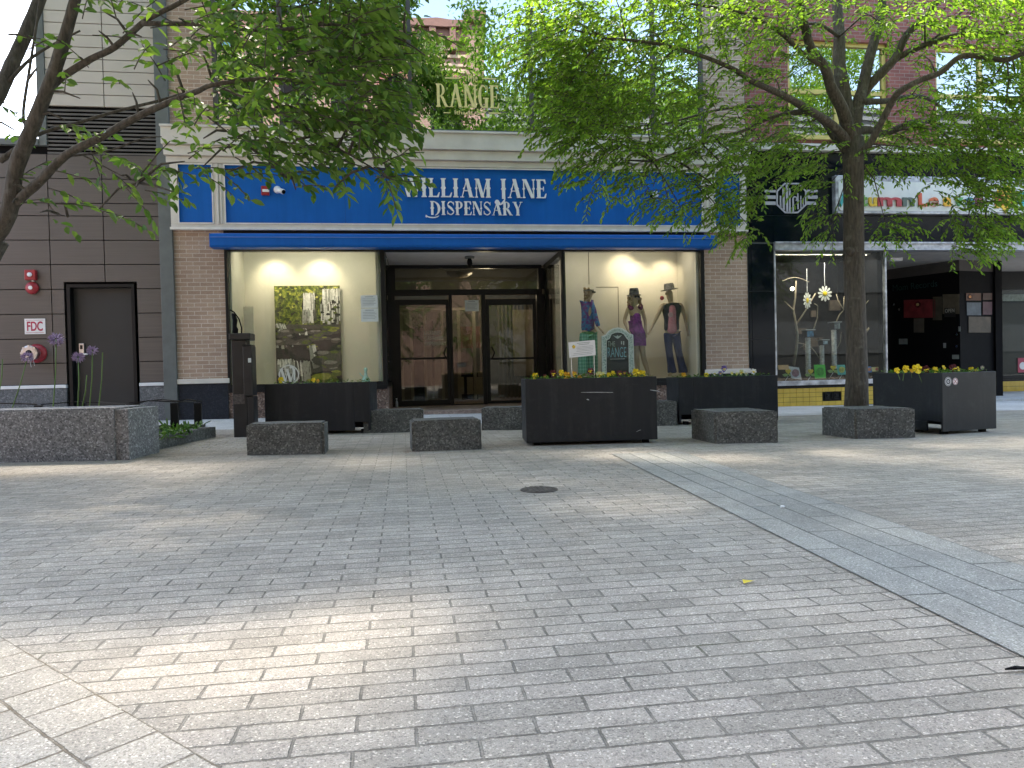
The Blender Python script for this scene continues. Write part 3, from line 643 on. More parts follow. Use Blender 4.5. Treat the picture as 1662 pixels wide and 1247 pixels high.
# waterfall poster
PR = rect(447, 464, 553.5, 623, YB-.06)
def postermat():
    t = NT('waterfall_poster'); x0, x1, z0, z1_ = PR
    s = t.N('ShaderNodeSeparateXYZ'); t.L(t.N('ShaderNodeNewGeometry').outputs['Position'], s.inputs[0])
    u = t.math('MULTIPLY_ADD', s.outputs[0], 1/(x1-x0), -x0/(x1-x0)); v = t.math('MULTIPLY_ADD', s.outputs[2], 1/(z1_-z0), -z0/(z1_-z0))
    c = t.N('ShaderNodeCombineXYZ'); t.L(u, c.inputs[0]); t.L(v, c.inputs[1])
    cs = t.N('ShaderNodeCombineXYZ'); t.L(t.math('MULTIPLY', u, 34), cs.inputs[0]); t.L(t.math('MULTIPLY', v, 3.2), cs.inputs[1])
    water = t.ramp(t.noise(1, cs.outputs[0], 5, .7), [(.38, (.04,.045,.03,1)), (.52, (.30,.30,.27,1)), (.68, (.75,.75,.72,1))])
    leaf = t.ramp(t.noise(16, c.outputs[0], 6, .75), [(.38, (.01,.018,.004,1)), (.5, (.07,.10,.015,1)), (.66, (.32,.34,.06,1))])
    vr = t.N('ShaderNodeTexVoronoi'); vr.inputs['Scale'].default_value = 6.5; mp = t.N('ShaderNodeMapping'); mp.inputs['Scale'].default_value = (.75, 1.9, 1); t.L(c.outputs[0], mp.inputs[0]); t.L(mp.outputs[0], vr.inputs['Vector'])
    sc = t.N('ShaderNodeSeparateColor'); t.L(vr.outputs['Color'], sc.inputs[0])
    rk = t.mix(t.math('GREATER_THAN', sc.outputs[0], .6), (.26,.25,.22,1), (.20,.27,.05,1))
    rock = t.mix(1.0, rk, t.ramp(vr.outputs['Distance'], [(.0, 1.5), (.22, .7), (.48, .06)]), 'MULTIPLY')
    rock = t.mix(1.0, rock, t.ramp(t.noise(30, c.outputs[0], 5), [(.3, .6), (.7, 1.5)]), 'MULTIPLY')
    nz = t.math('MULTIPLY_ADD', t.noise(7, c.outputs[0], 6, .7), .26, -.13)
    def boxm(a, b, lo, hi, wob=1):   # soft mask in u,v
        uu = t.math('ADD', u, nz); vv = t.math('ADD', v, nz)
        def e_(val, k, s_):
            q = t.math('MULTIPLY', t.math('SUBTRACT', val, k), s_/.045); n_ = q.node; n_.use_clamp = True; return q
        return t.math('MULTIPLY', t.math('MULTIPLY', e_(uu, a, 1), e_(uu, b, -1)), t.math('MULTIPLY', e_(vv, lo, 1), e_(vv, hi, -1)))
    top = t.math('GREATER_THAN', t.math('ADD', v, nz), .60)
    k = t.mix(top, rock, leaf)
    for a, b, lo, hi in ((.44, .60, .62, .93), (.72, 1.2, .62, .97), (.06, .2, .52, .62), (.30, .46, .50, .58), (0.0, .55, .0, .22), (.52, .62, .28, .40), (.62, 1.0, .40, .44)):
        k = t.mix(t.math('MULTIPLY', boxm(a, b, lo, hi), .72), k, water)
    pool = boxm(-.1, .5, .34, .46); k = t.mix(t.math('MULTIPLY', pool, .8), k, (.015,.018,.02,1))
    t.base(k).rough(.45); return t.m
PO = empty('poster', ((PR[0]+PR[1])/2, YB-.05, PR[2]), 'tall poster of a rocky forest waterfall on the cream display wall', 'poster')
MB().box(PR[0], PR[1], YB-.06, YB-.045, PR[2]-.02, PR[3]).build('sheet', postermat(), PO)
rp_ = random.Random(5)
pu = lambda u, v: (PR[0]+(PR[1]-PR[0])*min(.995, max(.005, u)), PR[2]+(PR[3]-PR[2])*min(.995, max(0, v)))
cols = {'dark': (.012,.012,.011), 'stone': (.055,.052,.045), 'pale': (.17,.165,.15), 'moss': (.075,.10,.012), 'litmoss': (.20,.22,.03), 'water': (.55,.55,.53), 'mist': (.24,.25,.23), 'leafdark': (.02,.03,.006), 'leaflit': (.38,.38,.08)}
PMB = {k: MB() for k in cols}; lay = [0]
def blob(u, v, a, b, c, n=11, j=.22):
    lay[0] += 1; y = YB-.0602-.00002*lay[0]; o_ = rp_.uniform(0, 6)
    P_ = [pu(u+a*math.cos(o_+2*math.pi*k/n)*(1+rp_.uniform(-j, j)), v+b*math.sin(o_+2*math.pi*k/n)*(1+rp_.uniform(-j, j))) for k in range(n)]
    PMB[c].add([(p[0], y, p[1]) for p in P_], [tuple(range(n))])
def streaks(u0, u1, v0, v1, n, lean=0, w=.010, cs=('water', 'water', 'mist')):
    for _ in range(n):
        lay[0] += 1; y = YB-.0602-.00002*lay[0]; u = rp_.uniform(u0, u1); t0 = v1-rp_.uniform(0, .12)*(v1-v0); t1 = t0-rp_.uniform(.3, 1)*(v1-v0); w_ = w*rp_.uniform(.4, 1.3)
        q = [pu(u-w_*.5, t0), pu(u+w_*.5, t0), pu(u+w_+lean*(t0-t1), t1), pu(u-w_+lean*(t0-t1), t1)]; PMB[rp_.choice(cs)].add([(p[0], y, p[1]) for p in q], [(0, 1, 2, 3)])
for _ in range(150): u, v = rp_.uniform(0, 1), rp_.uniform(.60, 1); blob(u, v, rp_.uniform(.012, .035), rp_.uniform(.006, .016), rp_.choice(['leafdark', 'leaflit', 'litmoss', 'moss', 'leafdark'] if v > .78 else ['leafdark', 'moss', 'dark', 'leafdark', 'litmoss']))
blob(.52, .78, .13, .14, 'dark'); blob(.86, .78, .17, .17, 'dark')
streaks(.44, .60, .74, .93, 40, w=.016); streaks(.42, .62, .62, .76, 40, w=.016, cs=('mist', 'water', 'mist', 'stone')); streaks(.73, 1.0, .80, .97, 60, w=.014); streaks(.70, 1.0, .61, .82, 70, w=.014, cs=('mist', 'water', 'stone', 'water'))
for _ in range(14): blob(rp_.uniform(.7, 1), rp_.uniform(.62, .78), .03, .012, rp_.choice(['stone', 'dark', 'moss']))
blob(.5, .585, .7, .025, 'stone', 20, .3); blob(.5, .25, .8, .31, 'dark', 20, .1)
streaks(.0, .14, .50, .62, 26, lean=.6, w=.014); streaks(.30, .48, .50, .565, 18, lean=.2, w=.016)
for _ in range(46):
    u, v = rp_.uniform(.0, 1), rp_.uniform(.36, .57); a_ = rp_.uniform(.05, .11); b_ = a_*.30
    blob(u, v, a_, b_, 'stone'); blob(u-.01, v+b_*.35, a_*.75, b_*.5, rp_.choice(['moss', 'litmoss', 'moss', 'pale']) if u > .45 else rp_.choice(['pale', 'stone', 'pale', 'moss']))
blob(.22, .35, .30, .055, 'dark', 16); streaks(.0, .45, .36, .40, 10, w=.02, cs=('stone', 'mist')); streaks(.50, .60, .20, .40, 26, lean=.15, w=.014)
for _ in range(16):
    u, v = rp_.uniform(.56, 1), rp_.uniform(.14, .32); a_ = rp_.uniform(.08, .16); blob(u, v, a_, a_*.3, 'stone'); blob(u-.01, v+a_*.1, a_*.7, a_*.14, rp_.choice(['moss', 'pale', 'stone']))
streaks(.0, .55, .02, .24, 90, lean=.12, w=.018, cs=('mist', 'water', 'stone', 'mist')); streaks(.02, .3, .18, .26, 24, w=.02)
for u, v, a_ in ((.72, .05, .22), (.93, .10, .10), (.55, .02, .1)): blob(u, v, a_, a_*.28, 'moss', 14); blob(u-.02, v+.02, a_*.7, a_*.13, 'litmoss', 12)
for k, m_ in PMB.items():
    if m_.f: m_.build('print', plain('print_'+k, cols[k]+(1,), .55, var=.25, scale=30), PO)
# partition edges left of the poster
q = rect(395, 505, 400, 622, YB); 
mb = MB(); mb.box(X_(397, 560, YB-.3), X_(413, 560, YB-.3), YB-.32, YB-.28, zgl0, Z_(405, 498, YB-.3)); mb.build('display_partition', plain('partition_grey', (.40,.40,.34,1), .7), DB)
# W emblem on glass
EM = empty('window_emblem', pt(469, 610, D), 'white circled W emblem on the lower corner of the poster window', 'emblem')
c_ = pt(469, 608.5, D+.025); rr = .165
mb = MB(); n = 40
ring = lambda r: [(c_.x+r*math.cos(2*math.pi*k/n), c_.z+r*math.sin(2*math.pi*k/n)) for k in range(n+1)]
o_, i_ = ring(rr), ring(rr-.018)
for k in range(n): mb.prism([o_[k], o_[k+1], i_[k+1], i_[k]], D+.024, D+.0285)
mb.build('ring', m_decalw, EM)
for ch, xo, wd_ in (('W', -.155, .25),):
    lettering('letter', ch, c_.x+xo, c_.x+xo+wd_, c_.z-.12, .22, D+.0287, m_decalw, EM, depth=.003, spur=False)
lettering('letter', 'I', c_.x+.06, c_.x+.125, c_.z-.12, .22, D+.0287, m_decalw, EM, depth=.003, spur=False)
# papers taped to glass
def paper(x0, y0, x1, y1, Y, label, lines=5, mat=None, tilt=0, head=None):
    r = rect(x0, y0, x1, y1, Y); R_ = empty('paper_notice', ((r[0]+r[1])/2, Y, r[2]), label, 'notice')
    MB().box(r[0], r[1], Y-.003, Y, r[2], r[3]).build('sheet', mat or m_paper, R_)
    mb = MB(); h = (r[3]-r[2])
    mb.box(r[0]+(r[1]-r[0])*.25, r[1]-(r[1]-r[0])*.25, Y-.005, Y-.0035, r[3]-h*.15, r[3]-h*.10)
    for k in range(lines):
        z = r[3]-h*(.27+.6*k/lines); mb.box(r[0]+(r[1]-r[0])*.1, r[1]-(r[1]-r[0])*(.1+.2*random.random()), Y-.005, Y-.0035, z-.006, z)
    mb.build('text_lines', plain('faint_ink', (.25,.28,.30,1), .7), R_); return R_
paper(585.5, 479.5, 613, 500, D+.026, 'upper of two white notices taped to the poster window')
paper(586, 501, 614, 522.5, D+.026, 'lower of two white notices taped to the poster window')
paper(754.5, 487.5, 777, 505.5, YD+.012, 'white notice at the top of the narrow pane between the doors')
# small glass figurine on display floor
FG = empty('glass_bottle', pt(594, 621, D+.3), 'small pale aqua glass water pipe standing low in the poster window', 'glass pipe')
m_aqua = plain('aqua_glass', (.35,.62,.60,1), .15)
pb = pt(594, 622, D+.3)
MB().lathe([(.05, 0), (.07, .02), (.075, .06), (.03, .13), (.022, .2), (.035, .24), (.02, .27)], pb, 14).build('flask', m_aqua, FG, smooth=True)
MB().tube([(pb.x, pb.y, pb.z+.08), (pb.x-.08, pb.y, pb.z+.14), (pb.x-.1, pb.y, pb.z+.18)], .012, 8).build('mouthpiece', m_aqua, FG, smooth=True)
BT = empty('plastic_bottle', pt(644, 661, YD-.25), 'small clear bottle standing by the left door post', 'bottle')
pb = pt(644, 662, YD-.25); MB().lathe([(.028, 0), (.03, .01), (.03, .1), (.012, .14), (.012, .165)], pb, 12).build('body', plain('clear_plastic', (.25,.28,.3,1), .15), BT, smooth=True)
MB().lathe([(.014, .165), (.014, .18)], pb, 12).build('cap', m_signwhite, BT)
# hallway behind the doors
hx0, hx1, hy = ox0-.5, ox1+.7, YD+3.2
mb = MB(); mb.box(hx0, hx1, hy, hy+.05, zdf, 3.4); mb.box(hx0-.05, hx0, YD+.1, hy+.05, zdf, 3.4); mb.box(hx1, hx1+.05, YD+.1, hy+.05, zdf, 3.4); mb.box(hx0, hx1, YD+.1, hy+.05, 3.3, 3.4); mb.build('hallway_wall', plain('hall_plaster', (.20,.19,.165,1), .7), DB)
mb = MB(); mb.box(hx0, hx1, YD+.1, hy, zdf+.004, zdf+.02); mb.build('hallway_floor', m_wood, DB)
Yh = YD+2.2; mb = MB()
for px in (652, 668, 690, 718, 745, 770): x = X_(px, 560, Yh); mb.box(x-.035, x+.035, Yh, Yh+.06, zdf, Z_(700, 500, Yh))
mb.box(X_(650, 560, Yh), X_(775, 560, Yh), Yh-.01, Yh+.07, Z_(700, 500, Yh)-.06, Z_(700, 500, Yh)); mb.build('partition_frame', plain('pale_wood', (.36,.33,.27,1), .6), DB)
mb = MB()
for i in range(9): x = X_(810+i*6.2, 560, Yh+.3); mb.box(x-.02, x+.02, Yh+.3, Yh+.34, zdf, 2.6)
mb.build('slat_screen', plain('grey_slats', (.22,.2,.17,1), .6), DB)
mb = MB(); mb.box(X_(668, 560, Yh), X_(690, 560, Yh), Yh+.1, Yh+.13, zdf, Z_(700, 530, Yh)); mb.box(X_(700, 560, Yh), X_(704, 560, Yh), Yh-.05, Yh-.01, zdf+.1, 1.9); mb.box(X_(745, 560, Yh), X_(775, 560, Yh), Yh+.1, Yh+.12, zdf, .7); mb.build('inner_door', m_dark, DB)
mb = MB(); 
for px in (748, 763, 778): mb.box(X_(px, 620, Yh-.3)-.07, X_(px, 620, Yh-.3)+.07, Yh-.3, Yh-.27, Z_(px, 640, Yh-.3), Z_(px, 612, Yh-.3))
mb.box(X_(833, 560, Yh), X_(866, 560, Yh), Yh, Yh+.03, Z_(850, 610, Yh), Z_(850, 503, Yh)); mb.build('display_board', plain('tan_board', (.42,.36,.27,1), .6), DB)
mb = MB(); mb.box(X_(748, 560, Yh+.5), X_(780, 560, Yh+.5), Yh+.5, Yh+.52, Z_(765, 565, Yh+.5), Z_(765, 530, Yh+.5)); mb.build('menu_board', plain('rose_board', (.3,.13,.11,1), .7), DB)
tp = pt(746, 443, YD+1.2)
PD = empty('pendant_lamp', (tp.x, tp.y, 3.3), 'shallow glass bowl lamp hanging behind the transom', 'lamp')
MB().tube([(tp.x, tp.y, 3.3), (tp.x, tp.y, tp.z+.0)], .008, 6).build('stem', m_dark, PD)
MB().lathe([(.30, .02), (.28, -.02), (.18, -.09), (.02, -.12)], tp, 20).build('bowl', plain('bowl_glass', (.5,.42,.33,1), .3), PD, smooth=True)
l = bpy.data.lights.new('hall', 'POINT'); l.energy = 3.2; l.color = (1, .85, .65); l.shadow_soft_size = .15
o = bpy.data.objects.new('lamp_glow', l); col.objects.link(o); o.location = (tp.x+.6, tp.y+.4, 2.5); attach(o, PD)
# ceiling fixture under soffit
cp_ = pt(762, 414, D+.9); SF = empty('soffit_lamp', (cp_.x, D+.9, zso), 'small grey lamp fixture under the entrance soffit', 'lamp')
MB().lathe([(.09, 0), (.09, -.035), (.03, -.04)], (cp_.x, D+.9, zso), 16).build('base_plate', m_column, SF)
MB().lathe([(.03, -.04), (.045, -.07), (.05, -.14), (.035, -.16), (.055, -.2)], (cp_.x, D+.9, zso), 14).build('socket', m_dark, SF, smooth=True)
# things on the blue sign
def px_box(x0, y0, x1, y1, Y, dep): r = rect(x0, y0, x1, y1, Y); return (r[0], r[1], Y-dep, Y, r[2], r[3])
ST = empty('alarm_strobe', pt(431, 317, D-.05), 'red fire alarm strobe on the left of the blue sign', 'fire alarm')
MB().box(*px_box(425, 303.5, 437.5, 318, D-.045, .07)).build('housing', m_red, ST, bevel=.008)
MB().box(*px_box(426, 307.5, 437, 312, D-.115, .012)).build('lens', m_signwhite, ST, bevel=.003)
def camera_thing(x, y, label, flip=1):
    p = pt(x, y, D-.045); R_ = empty('security_camera', p, label, 'security camera', 'cameras on the blue sign')
    MB().lathe([(.06, 0), (.06, -.03), (.04, -.06)], (p.x, p.y, p.z+.02), 16, 'y').build('mount', m_signwhite, R_, smooth=True)
    b = MB().tube([(p.x, p.y-.07, p.z+.01), (p.x+.12*flip, p.y-.17, p.z-.05)], .042, 14).build('camera_body', m_signwhite, R_, smooth=True)
    MB().tube([(p.x+.12*flip, p.y-.17, p.z-.05), (p.x+.127*flip, p.y-.176, p.z-.053)], .034, 14).build('lens', m_dark, b, smooth=True)
camera_thing(450.5, 310.5, 'white security camera beside the red strobe on the blue sign'); camera_thing(1063, 318, 'white security camera on the right part of the blue sign', -1)
# gold lettering on the upper glass
GL = empty('window_lettering', pt(765, 190, D), 'gold The Range Ithaca NY lettering on the upper floor glass', 'lettering')
YG = D+.022
x0, x1, z0, z1_ = rect(707, 137.5, 812, 175, YG)
lettering('word', 'RANGE', x0, x1, z0, z1_-z0, YG, m_gold, GL, depth=.004, T=.16, t=.11, spur=False)
decal('Ithaca, NY', 738, 180, 790, 187.5, YG, m_gold, GL, 'word', bold=.01)
decal('The', 757, 120, 775, 133, YG, m_gold, GL, 'word')
mb = MB()
for a in ((722, 126, 746, 128), (783, 127, 805, 129), (720, 182.5, 731, 184), (793, 183, 813, 185)): mb.box(*px_box(*a, YG, .004))
mb.build('rule_line', m_gold, GL)
tag(MB().box(*px_box(360.5, 68.5, 373.5, 81, YG, .004)).build('blue_sticker', plain('sky_sticker', (.25,.55,.75,1), .5)), 'small light blue sticker on the left end of the upper glass', 'sticker')
# entrance lettering thing fix
for o in list(col.objects):
    if o.name.startswith('lettering') and o.parent is None: tag(o, 'pale Licensed Cannabis Dispensary lettering on the left door glass', 'lettering')
# ================================================================ PANELLED BUILDING (left)
PB = empty('panelled_building', (X_(100, 500), D, 0), 'grey brown building clad in long panels with a granite base and pale upper cladding', 'building')
xc0, xc1 = X_(263, 480), X_(284.5, 480)
XW = -16.0
zb_l = Z_(120, 624); zu = Z_(100, 172); zlv = Z_(100, 250); xup = X_(72, 100)
dx0, dx1 = X_(111, 560), X_(221, 560); dzt = Z_(166, 461.5)
MB().box(XW, xc0, D+.09, D+.3, ZB, dzt).build('backing', m_dark, None)
bpy.data.objects.remove(bpy.data.objects['backing'])
mb = MB()
mb.box(XW, dx0-.03, D+.05, D+.3, ZB, dzt+.02); mb.box(dx1+.03, xc0+.1, D+.05, D+.3, ZB, dzt+.02); mb.box(XW, xc0+.1, D+.05, D+.3, dzt+.02, Z_(40, 236))
mb.box(xup, xc0+.1, D+.05, D+.3, Z_(40, 236), 10.2)
mb.box(XW, xc0+.1, D+.3, D+6, 3.9, 4.0); mb.box(dx0-.1, dx1+.1, D+.30, D+.4, ZB, dzt+.1)
mb.build('backing_wall', m_dark, PB)
g_ = .007; zr_ = [zb_l]+[Z_(80, y) for y in (590, 550, 510, 469.8, 429.7, 390, 350.5, 329.7, 289.6, 250)]
xj = [XW, X_(-8, 420)-3.5, X_(-8, 420), X_(81.5, 420), X_(169.5, 420), xc0]
def panels(mb, xs, zs, y0, y1, hole=None):
    for i in range(len(xs)-1):
        for j in range(len(zs)-1):
            a, b, c, d = xs[i]+g_, xs[i+1]-g_, zs[j]+g_, zs[j+1]-g_
            if hole and a < hole[1] and b > hole[0] and c < hole[3]:
                if d > hole[3]+.02: mb.box(max(a, hole[0]), min(b, hole[1]), y0, y1, hole[3], d)
                if a < hole[0]: mb.box(a, min(b, hole[0]), y0, y1, c, d)
                if b > hole[1]: mb.box(max(a, hole[1]), b, y0, y1, c, d)
            else: mb.box(a, b, y0, y1, c, d)
mb = MB(); panels(mb, xj, zr_, D+.0, D+.05, (dx0-.04, dx1+.04, 0, dzt+.04)); mb.build('panel_cladding', m_panel, PB)
zz = [zu]; 
while zz[-1] < 9.9: zz.append(zz[-1]+(Z_(100, 152.7)-zu))
mb = MB(); panels(mb, [xup, X_(166, 80), X_(253, 80)], zz, D+.0, D+.05); mb.build('upper_cladding', m_beige, PB)
mb = MB(); z = zlv
k = 0
while z < zu-.03:
    mb.obox((xup, D+.0, z), (X_(253, 200)-xup, 0, 0), (0, .05, .012), (0, 0, .03)); z += .062
mb.build('louvre', plain('louvre_metal', (.10,.095,.09,1), .5), PB)
MB().box(xc0, xc1, D-.06, D+.1, ZB, 10.2).build('corner_column', m_column, PB, bevel=.006)
mb = MB(); mb.box(xup-.12, xup, D-.02, D+6, Z_(40, 236), 10.2); mb.box(XW, xup-.12, D-.04, D+.35, Z_(40, 236), Z_(40, 226)); mb.build('edge_trim', m_column, PB)
mb = MB(); mb.box(XW, dx0-.04, D-.03, D+.05, ZB, zb_l-.06); mb.box(dx1+.04, xc0-.002, D-.03, D+.05, ZB, zb_l-.06); mb.build('granite_base', m_granW, PB)
mb = MB(); mb.box(XW, dx0-.04, D-.045, D+.05, zb_l-.055, zb_l-.002); mb.box(dx1+.04, xc0-.003, D-.045, D+.05, zb_l-.055, zb_l-.002); mb.build('base_ledge', m_signwhite, PB, bevel=.006)
mb = MB(); mb.box(dx0, dx0+.05, D-.01, D+.2, ZB, dzt); mb.box(dx1-.05, dx1, D-.01, D+.2, ZB, dzt); mb.box(dx0+.05, dx1-.05, D-.01, D+.2, dzt-.05, dzt); mb.build('door_frame', m_black, PB)
m_doorgrey = plain('dark_door', (.018,.020,.020,1), .5, var=.15, scale=2)
DO = MB().box(dx0+.055, dx1-.055, D+.12, D+.17, ZB, dzt-.055).build('door', m_doorgrey, PB)
lk = rect(128.5, 557.5, 137, 576, D+.1)
MB().box(lk[0], lk[1], D+.085, D+.12, lk[2], lk[3]).build('lock_plate', m_chrome, DO, bevel=.006)
MB().box(lk[0]+.02, lk[1]-.02, D+.08, D+.086, lk[2]+.09, lk[3]-.03).build('keypad', m_black, DO)
hz = Z_(135, 575, D+.08); MB().box(lk[0]+.03, lk[1]+.06, D+.05, D+.075, hz-.015, hz+.012).build('handle', m_signwhite, DO, bevel=.004)
mb = MB()
for y in (490, 575, 640): z = Z_(218, y); mb.tube([(dx1-.055, D+.11, z-.05), (dx1-.055, D+.11, z+.05)], .01, 8)
mb.build('hinge', m_column, DO)
# wall fittings
AL = empty('fire_horn', pt(52, 450, D), 'red fire alarm horn with a white light on the panel wall', 'fire alarm')
MB().box(*px_box(43, 439, 61, 455.5, D-.002, .08)).build('housing', m_red, AL, bevel=.012); p = pt(48, 446, D-.09)
MB().lathe([(.035, 0), (.035, -.02), (.02, -.03)], (p.x, D-.082, p.z), 16, 'y').build('light', m_signwhite, AL, smooth=True)
BL = empty('alarm_bell', pt(51, 468, D), 'round red alarm bell under the horn on the panel wall', 'bell'); p = pt(51, 467.5, D-.05)
MB().lathe([(.04, -.0), (.095, -.01), (.10, -.03), (.085, -.06), (.03, -.08)], (p.x, D-.0, p.z), 26, 'y').build('bell_dome', m_red, BL, smooth=True)
MB().lathe([(.03, 0), (.03, -.012)], (p.x, D-.081, p.z), 14, 'y').build('boss', m_signwhite, BL)
MB().tube([(p.x+.01, D-.01, p.z+.09), (p.x+.01, D-.02, p.z+.16)], .02, 8).build('conduit', m_signwhite, BL)
FS = empty('fdc_sign', pt(57, 530, D), 'white FDC sign with red letters above the fire hose inlet', 'sign'); r = rect(40.5, 517.5, 74, 542.5)
MB().box(r[0], r[1], D-.012, D-.002, r[2], r[3]).build('plate', m_signwhite, FS)
w_, h_ = r[1]-r[0], r[3]-r[2]
textmesh('lettering', 'FDC', r[0]+w_*.12, r[0]+w_*.88, r[2]+h_*.2, r[2]+h_*.82, D-.0125, m_redtext, FS, bold=.02)
mb = MB(); e = .008
mb.box(r[0]+.02, r[1]-.02, D-.014, D-.0125, r[2]+.02, r[2]+.02+e); mb.box(r[0]+.02, r[1]-.02, D-.014, D-.0125, r[3]-.02-e, r[3]-.02)
mb.build('border', plain('sign_border', (.5,.3,.32,1), .5), FS)
FC = empty('fire_hose_inlet', pt(57, 575, D), 'round red and silver fire department hose inlet on the panel wall', 'hose connection'); p = pt(58, 574, D)
MB().lathe([(.15, 0), (.15, -.02), (.11, -.05), (.10, -.06)], (p.x+.02, D-.0, p.z), 30, 'y').build('flange', m_red, FC, smooth=True)
MB().lathe([(.10, -.05), (.105, -.17), (.12, -.18), (.12, -.215), (.10, -.22), (.07, -.222)], (p.x, D, p.z), 28, 'y').build('coupling', m_chrome, FC)
mb = MB()
for k in range(8):
    a = k*math.pi/4; mb.box(p.x+.112*math.cos(a)-.014, p.x+.112*math.cos(a)+.014, D-.225, D-.18, p.z+.112*math.sin(a)-.014, p.z+.112*math.sin(a)+.014)
mb.build('lug', m_chrome, FC); MB().sphere((p.x, D-.225, p.z), .05, 14, 8, (1, .4, 1)).build('cap', m_dark, FC, smooth=True)
mb = MB(); mb.tube([(p.x+.0, D-.2, p.z-.10), (p.x+.005, D-.17, p.z-.22)], .005, 6); mb.tube([(p.x+.05, D-.2, p.z-.10), (p.x+.055, D-.17, p.z-.2)], .005, 6); mb.build('chain', m_chrome, FC)

# ================================================================ RIGHT BUILDING
RB = empty('tiled_shop_building', (X_(1440, 500), D, 0), 'red brick building over a glossy black tiled shopfront with yellow tiled base', 'building')
xE = 17.0; xr0 = xR+.012
zld0, zld1 = Z_(1430, 250), Z_(1430, 239)
w1 = rect(1279, 67, 1441, 228); w2 = rect(1519, 72, 1690, 234); w2 = (w2[0], w2[0]+w1[1]-w1[0], w1[2], w1[3])
w3o = w2[0]-w1[0]; w3 = (w2[0]+w3o, w2[1]+w3o, w1[2], w1[3]); wins = [w1, w2, w3]
mb = MB(); xs = xr0
for w_ in wins: mb.box(xs, w_[0], D+.0, D+.4, zld1, 10.2); xs = w_[1]; mb.box(w_[0], w_[1], D+.0, D+.4, w_[3], w_[3]+1.25); mb.box(w_[0], w_[1], D+.0, D+.4, zld1, w_[2])
mb.box(xs, xE, D, D+.4, zld1, 10.2); mb.box(xr0, xE, D+.002, D+.39, 9.9, 10.2); mb.build('brick_wall', m_redbrick, RB)
for w_ in wins:
    for lo, hi in ((w_[2], w_[3]), (w_[3]+1.25, 9.9)):
        mb = MB(); t_ = .07
        mb.box(w_[0], w_[0]+t_, D+.06, D+.16, lo, hi); mb.box(w_[1]-t_, w_[1], D+.06, D+.16, lo, hi); mb.box(w_[0]+t_, w_[1]-t_, D+.06, D+.16, hi-t_, hi); mb.box(w_[0]-.02, w_[1]+.02, D-.05, D+.16, lo, lo+t_)
        xm = (w_[0]+w_[1])/2; mb.box(xm-t_*.6, xm+t_*.6, D+.07, D+.15, lo+t_, hi-t_)
        if hi-lo > 1.4: zm = lo+(hi-lo)*.5; mb.box(w_[0]+t_, w_[1]-t_, D+.075, D+.145, zm-.04, zm+.04)
        f_ = mb.build('window', m_yellowframe, RB)
        MB().box(w_[0]+t_, w_[1]-t_, D+.10, D+.11, lo+t_, hi-t_).build('pane', m_glassred, f_)
        MB().box(w_[0]+.1, w_[1]-.1, D+.26, D+.27, lo+.1, hi-(hi-lo)*.35).build('blind', plain('pale_blind', (.45,.47,.5,1), .8, var=.2), f_)
mb = MB(); mb.box(xr0, xE, D+.41, D+3, zld1-.3, zld1-.2); mb.box(xr0, xE, D+3, D+3.1, zld1-.3, 10.2); mb.box(xr0, xE, D+.4, D+6, 9.15, 10.2); mb.build('upper_room', m_dark, RB)
MB().box(xr0, xE, D-.12, D+.3, zld0, zld1).build('ledge', m_white, RB, bevel=.01)
# black gloss tiles with pale joints
zt0, ztb = Z_(1430, 394), zld0
def tiles(name, xs, zs, Y0, mat, gap=.004, parent=RB, dep=.02):
    mb = MB()
    for i in range(len(xs)-1):
        for j in range(len(zs)-1): mb.box(xs[i]+gap, xs[i+1]-gap, Y0, Y0+dep, zs[j]+gap, zs[j+1]-gap)
    return mb.build(name, mat, parent)
xp0, xp1 = X_(1218, 520)+.0, X_(1256.5, 520)
m_joint = plain('tile_joint', (.09,.12,.14,1), .5)
mb = MB(); mb.box(xr0, xp1, D+.0, D+.2, ZB, zt0); mb.box(xr0, xE, D+.001, D+.2, zt0, ztb); mb.build('tile_backing', m_joint, RB)
zp = [ZB, Z_(1238, 551), Z_(1238, 473), Z_(1238, 396)]
tiles('pilaster_tile', [xr0, xr0+.055, xp1], zp, D-.02, m_blackgloss)
tx = [xp1]+[X_(p, 330) for p in (1312, 1390, 1459, 1527, 1597, 1670, 1740)]
tiles('band_tile', [xr0, xr0+.055]+tx, [zt0, Z_(1430, 352), Z_(1430, 290), ztb], D-.02, m_blackgloss)
# emblem
EB = empty('shopfront_emblem', pt(1284, 325, D), 'silver octagonal emblem with side bars on the black tiles', 'emblem')
YE = D-.024; mb = MB()
for y0, y1 in ((308.4, 312.6), (317.5, 323), (327.3, 332.8)):
    for x0, x1 in ((1241, 1259), (1309, 1327)): mb.box(*px_box(x0, y0, x1, y1, YE, .004))
mb.build('side_bar', plain('emblem_silver', (.40,.40,.44,1), .5), EB)
m_emb = bpy.data.materials['emblem_silver']
oc = [(1260, 310), (1273, 297), (1297, 297), (1309, 310), (1309, 333), (1295, 346.5), (1274, 346.5), (1260, 333)]
op = [pt(x, y, YE) for x, y in oc]; cc = sum(op, Vector())/8; mb = MB()
for k in range(8):
    a, b = op[k], op[(k+1) % 8]; ai, bi = cc+(a-cc)*.9, cc+(b-cc)*.9
    mb.prism([(a.x, a.z), (b.x, b.z), (bi.x, bi.z), (ai.x, ai.z)], YE-.004, YE)
mb.build('outline', m_emb, EB)
mb = MB()
for x0, y0, x1, y1 in ((1265.5, 318, 1268, 337), (1270, 306, 1273.5, 341), (1275.5, 300, 1279, 345), (1280.5, 306, 1283, 345), (1286, 322, 1288.5, 345), (1294, 314, 1296, 340), (1299, 318, 1300.5, 338), (1303, 322, 1304.5, 335)): mb.box(*px_box(x0, y0, x1, y1, YE, .004))
mb.build('tower_bar', m_emb, EB)
c2 = pt(1290, 323, YE); mb = MB(); 
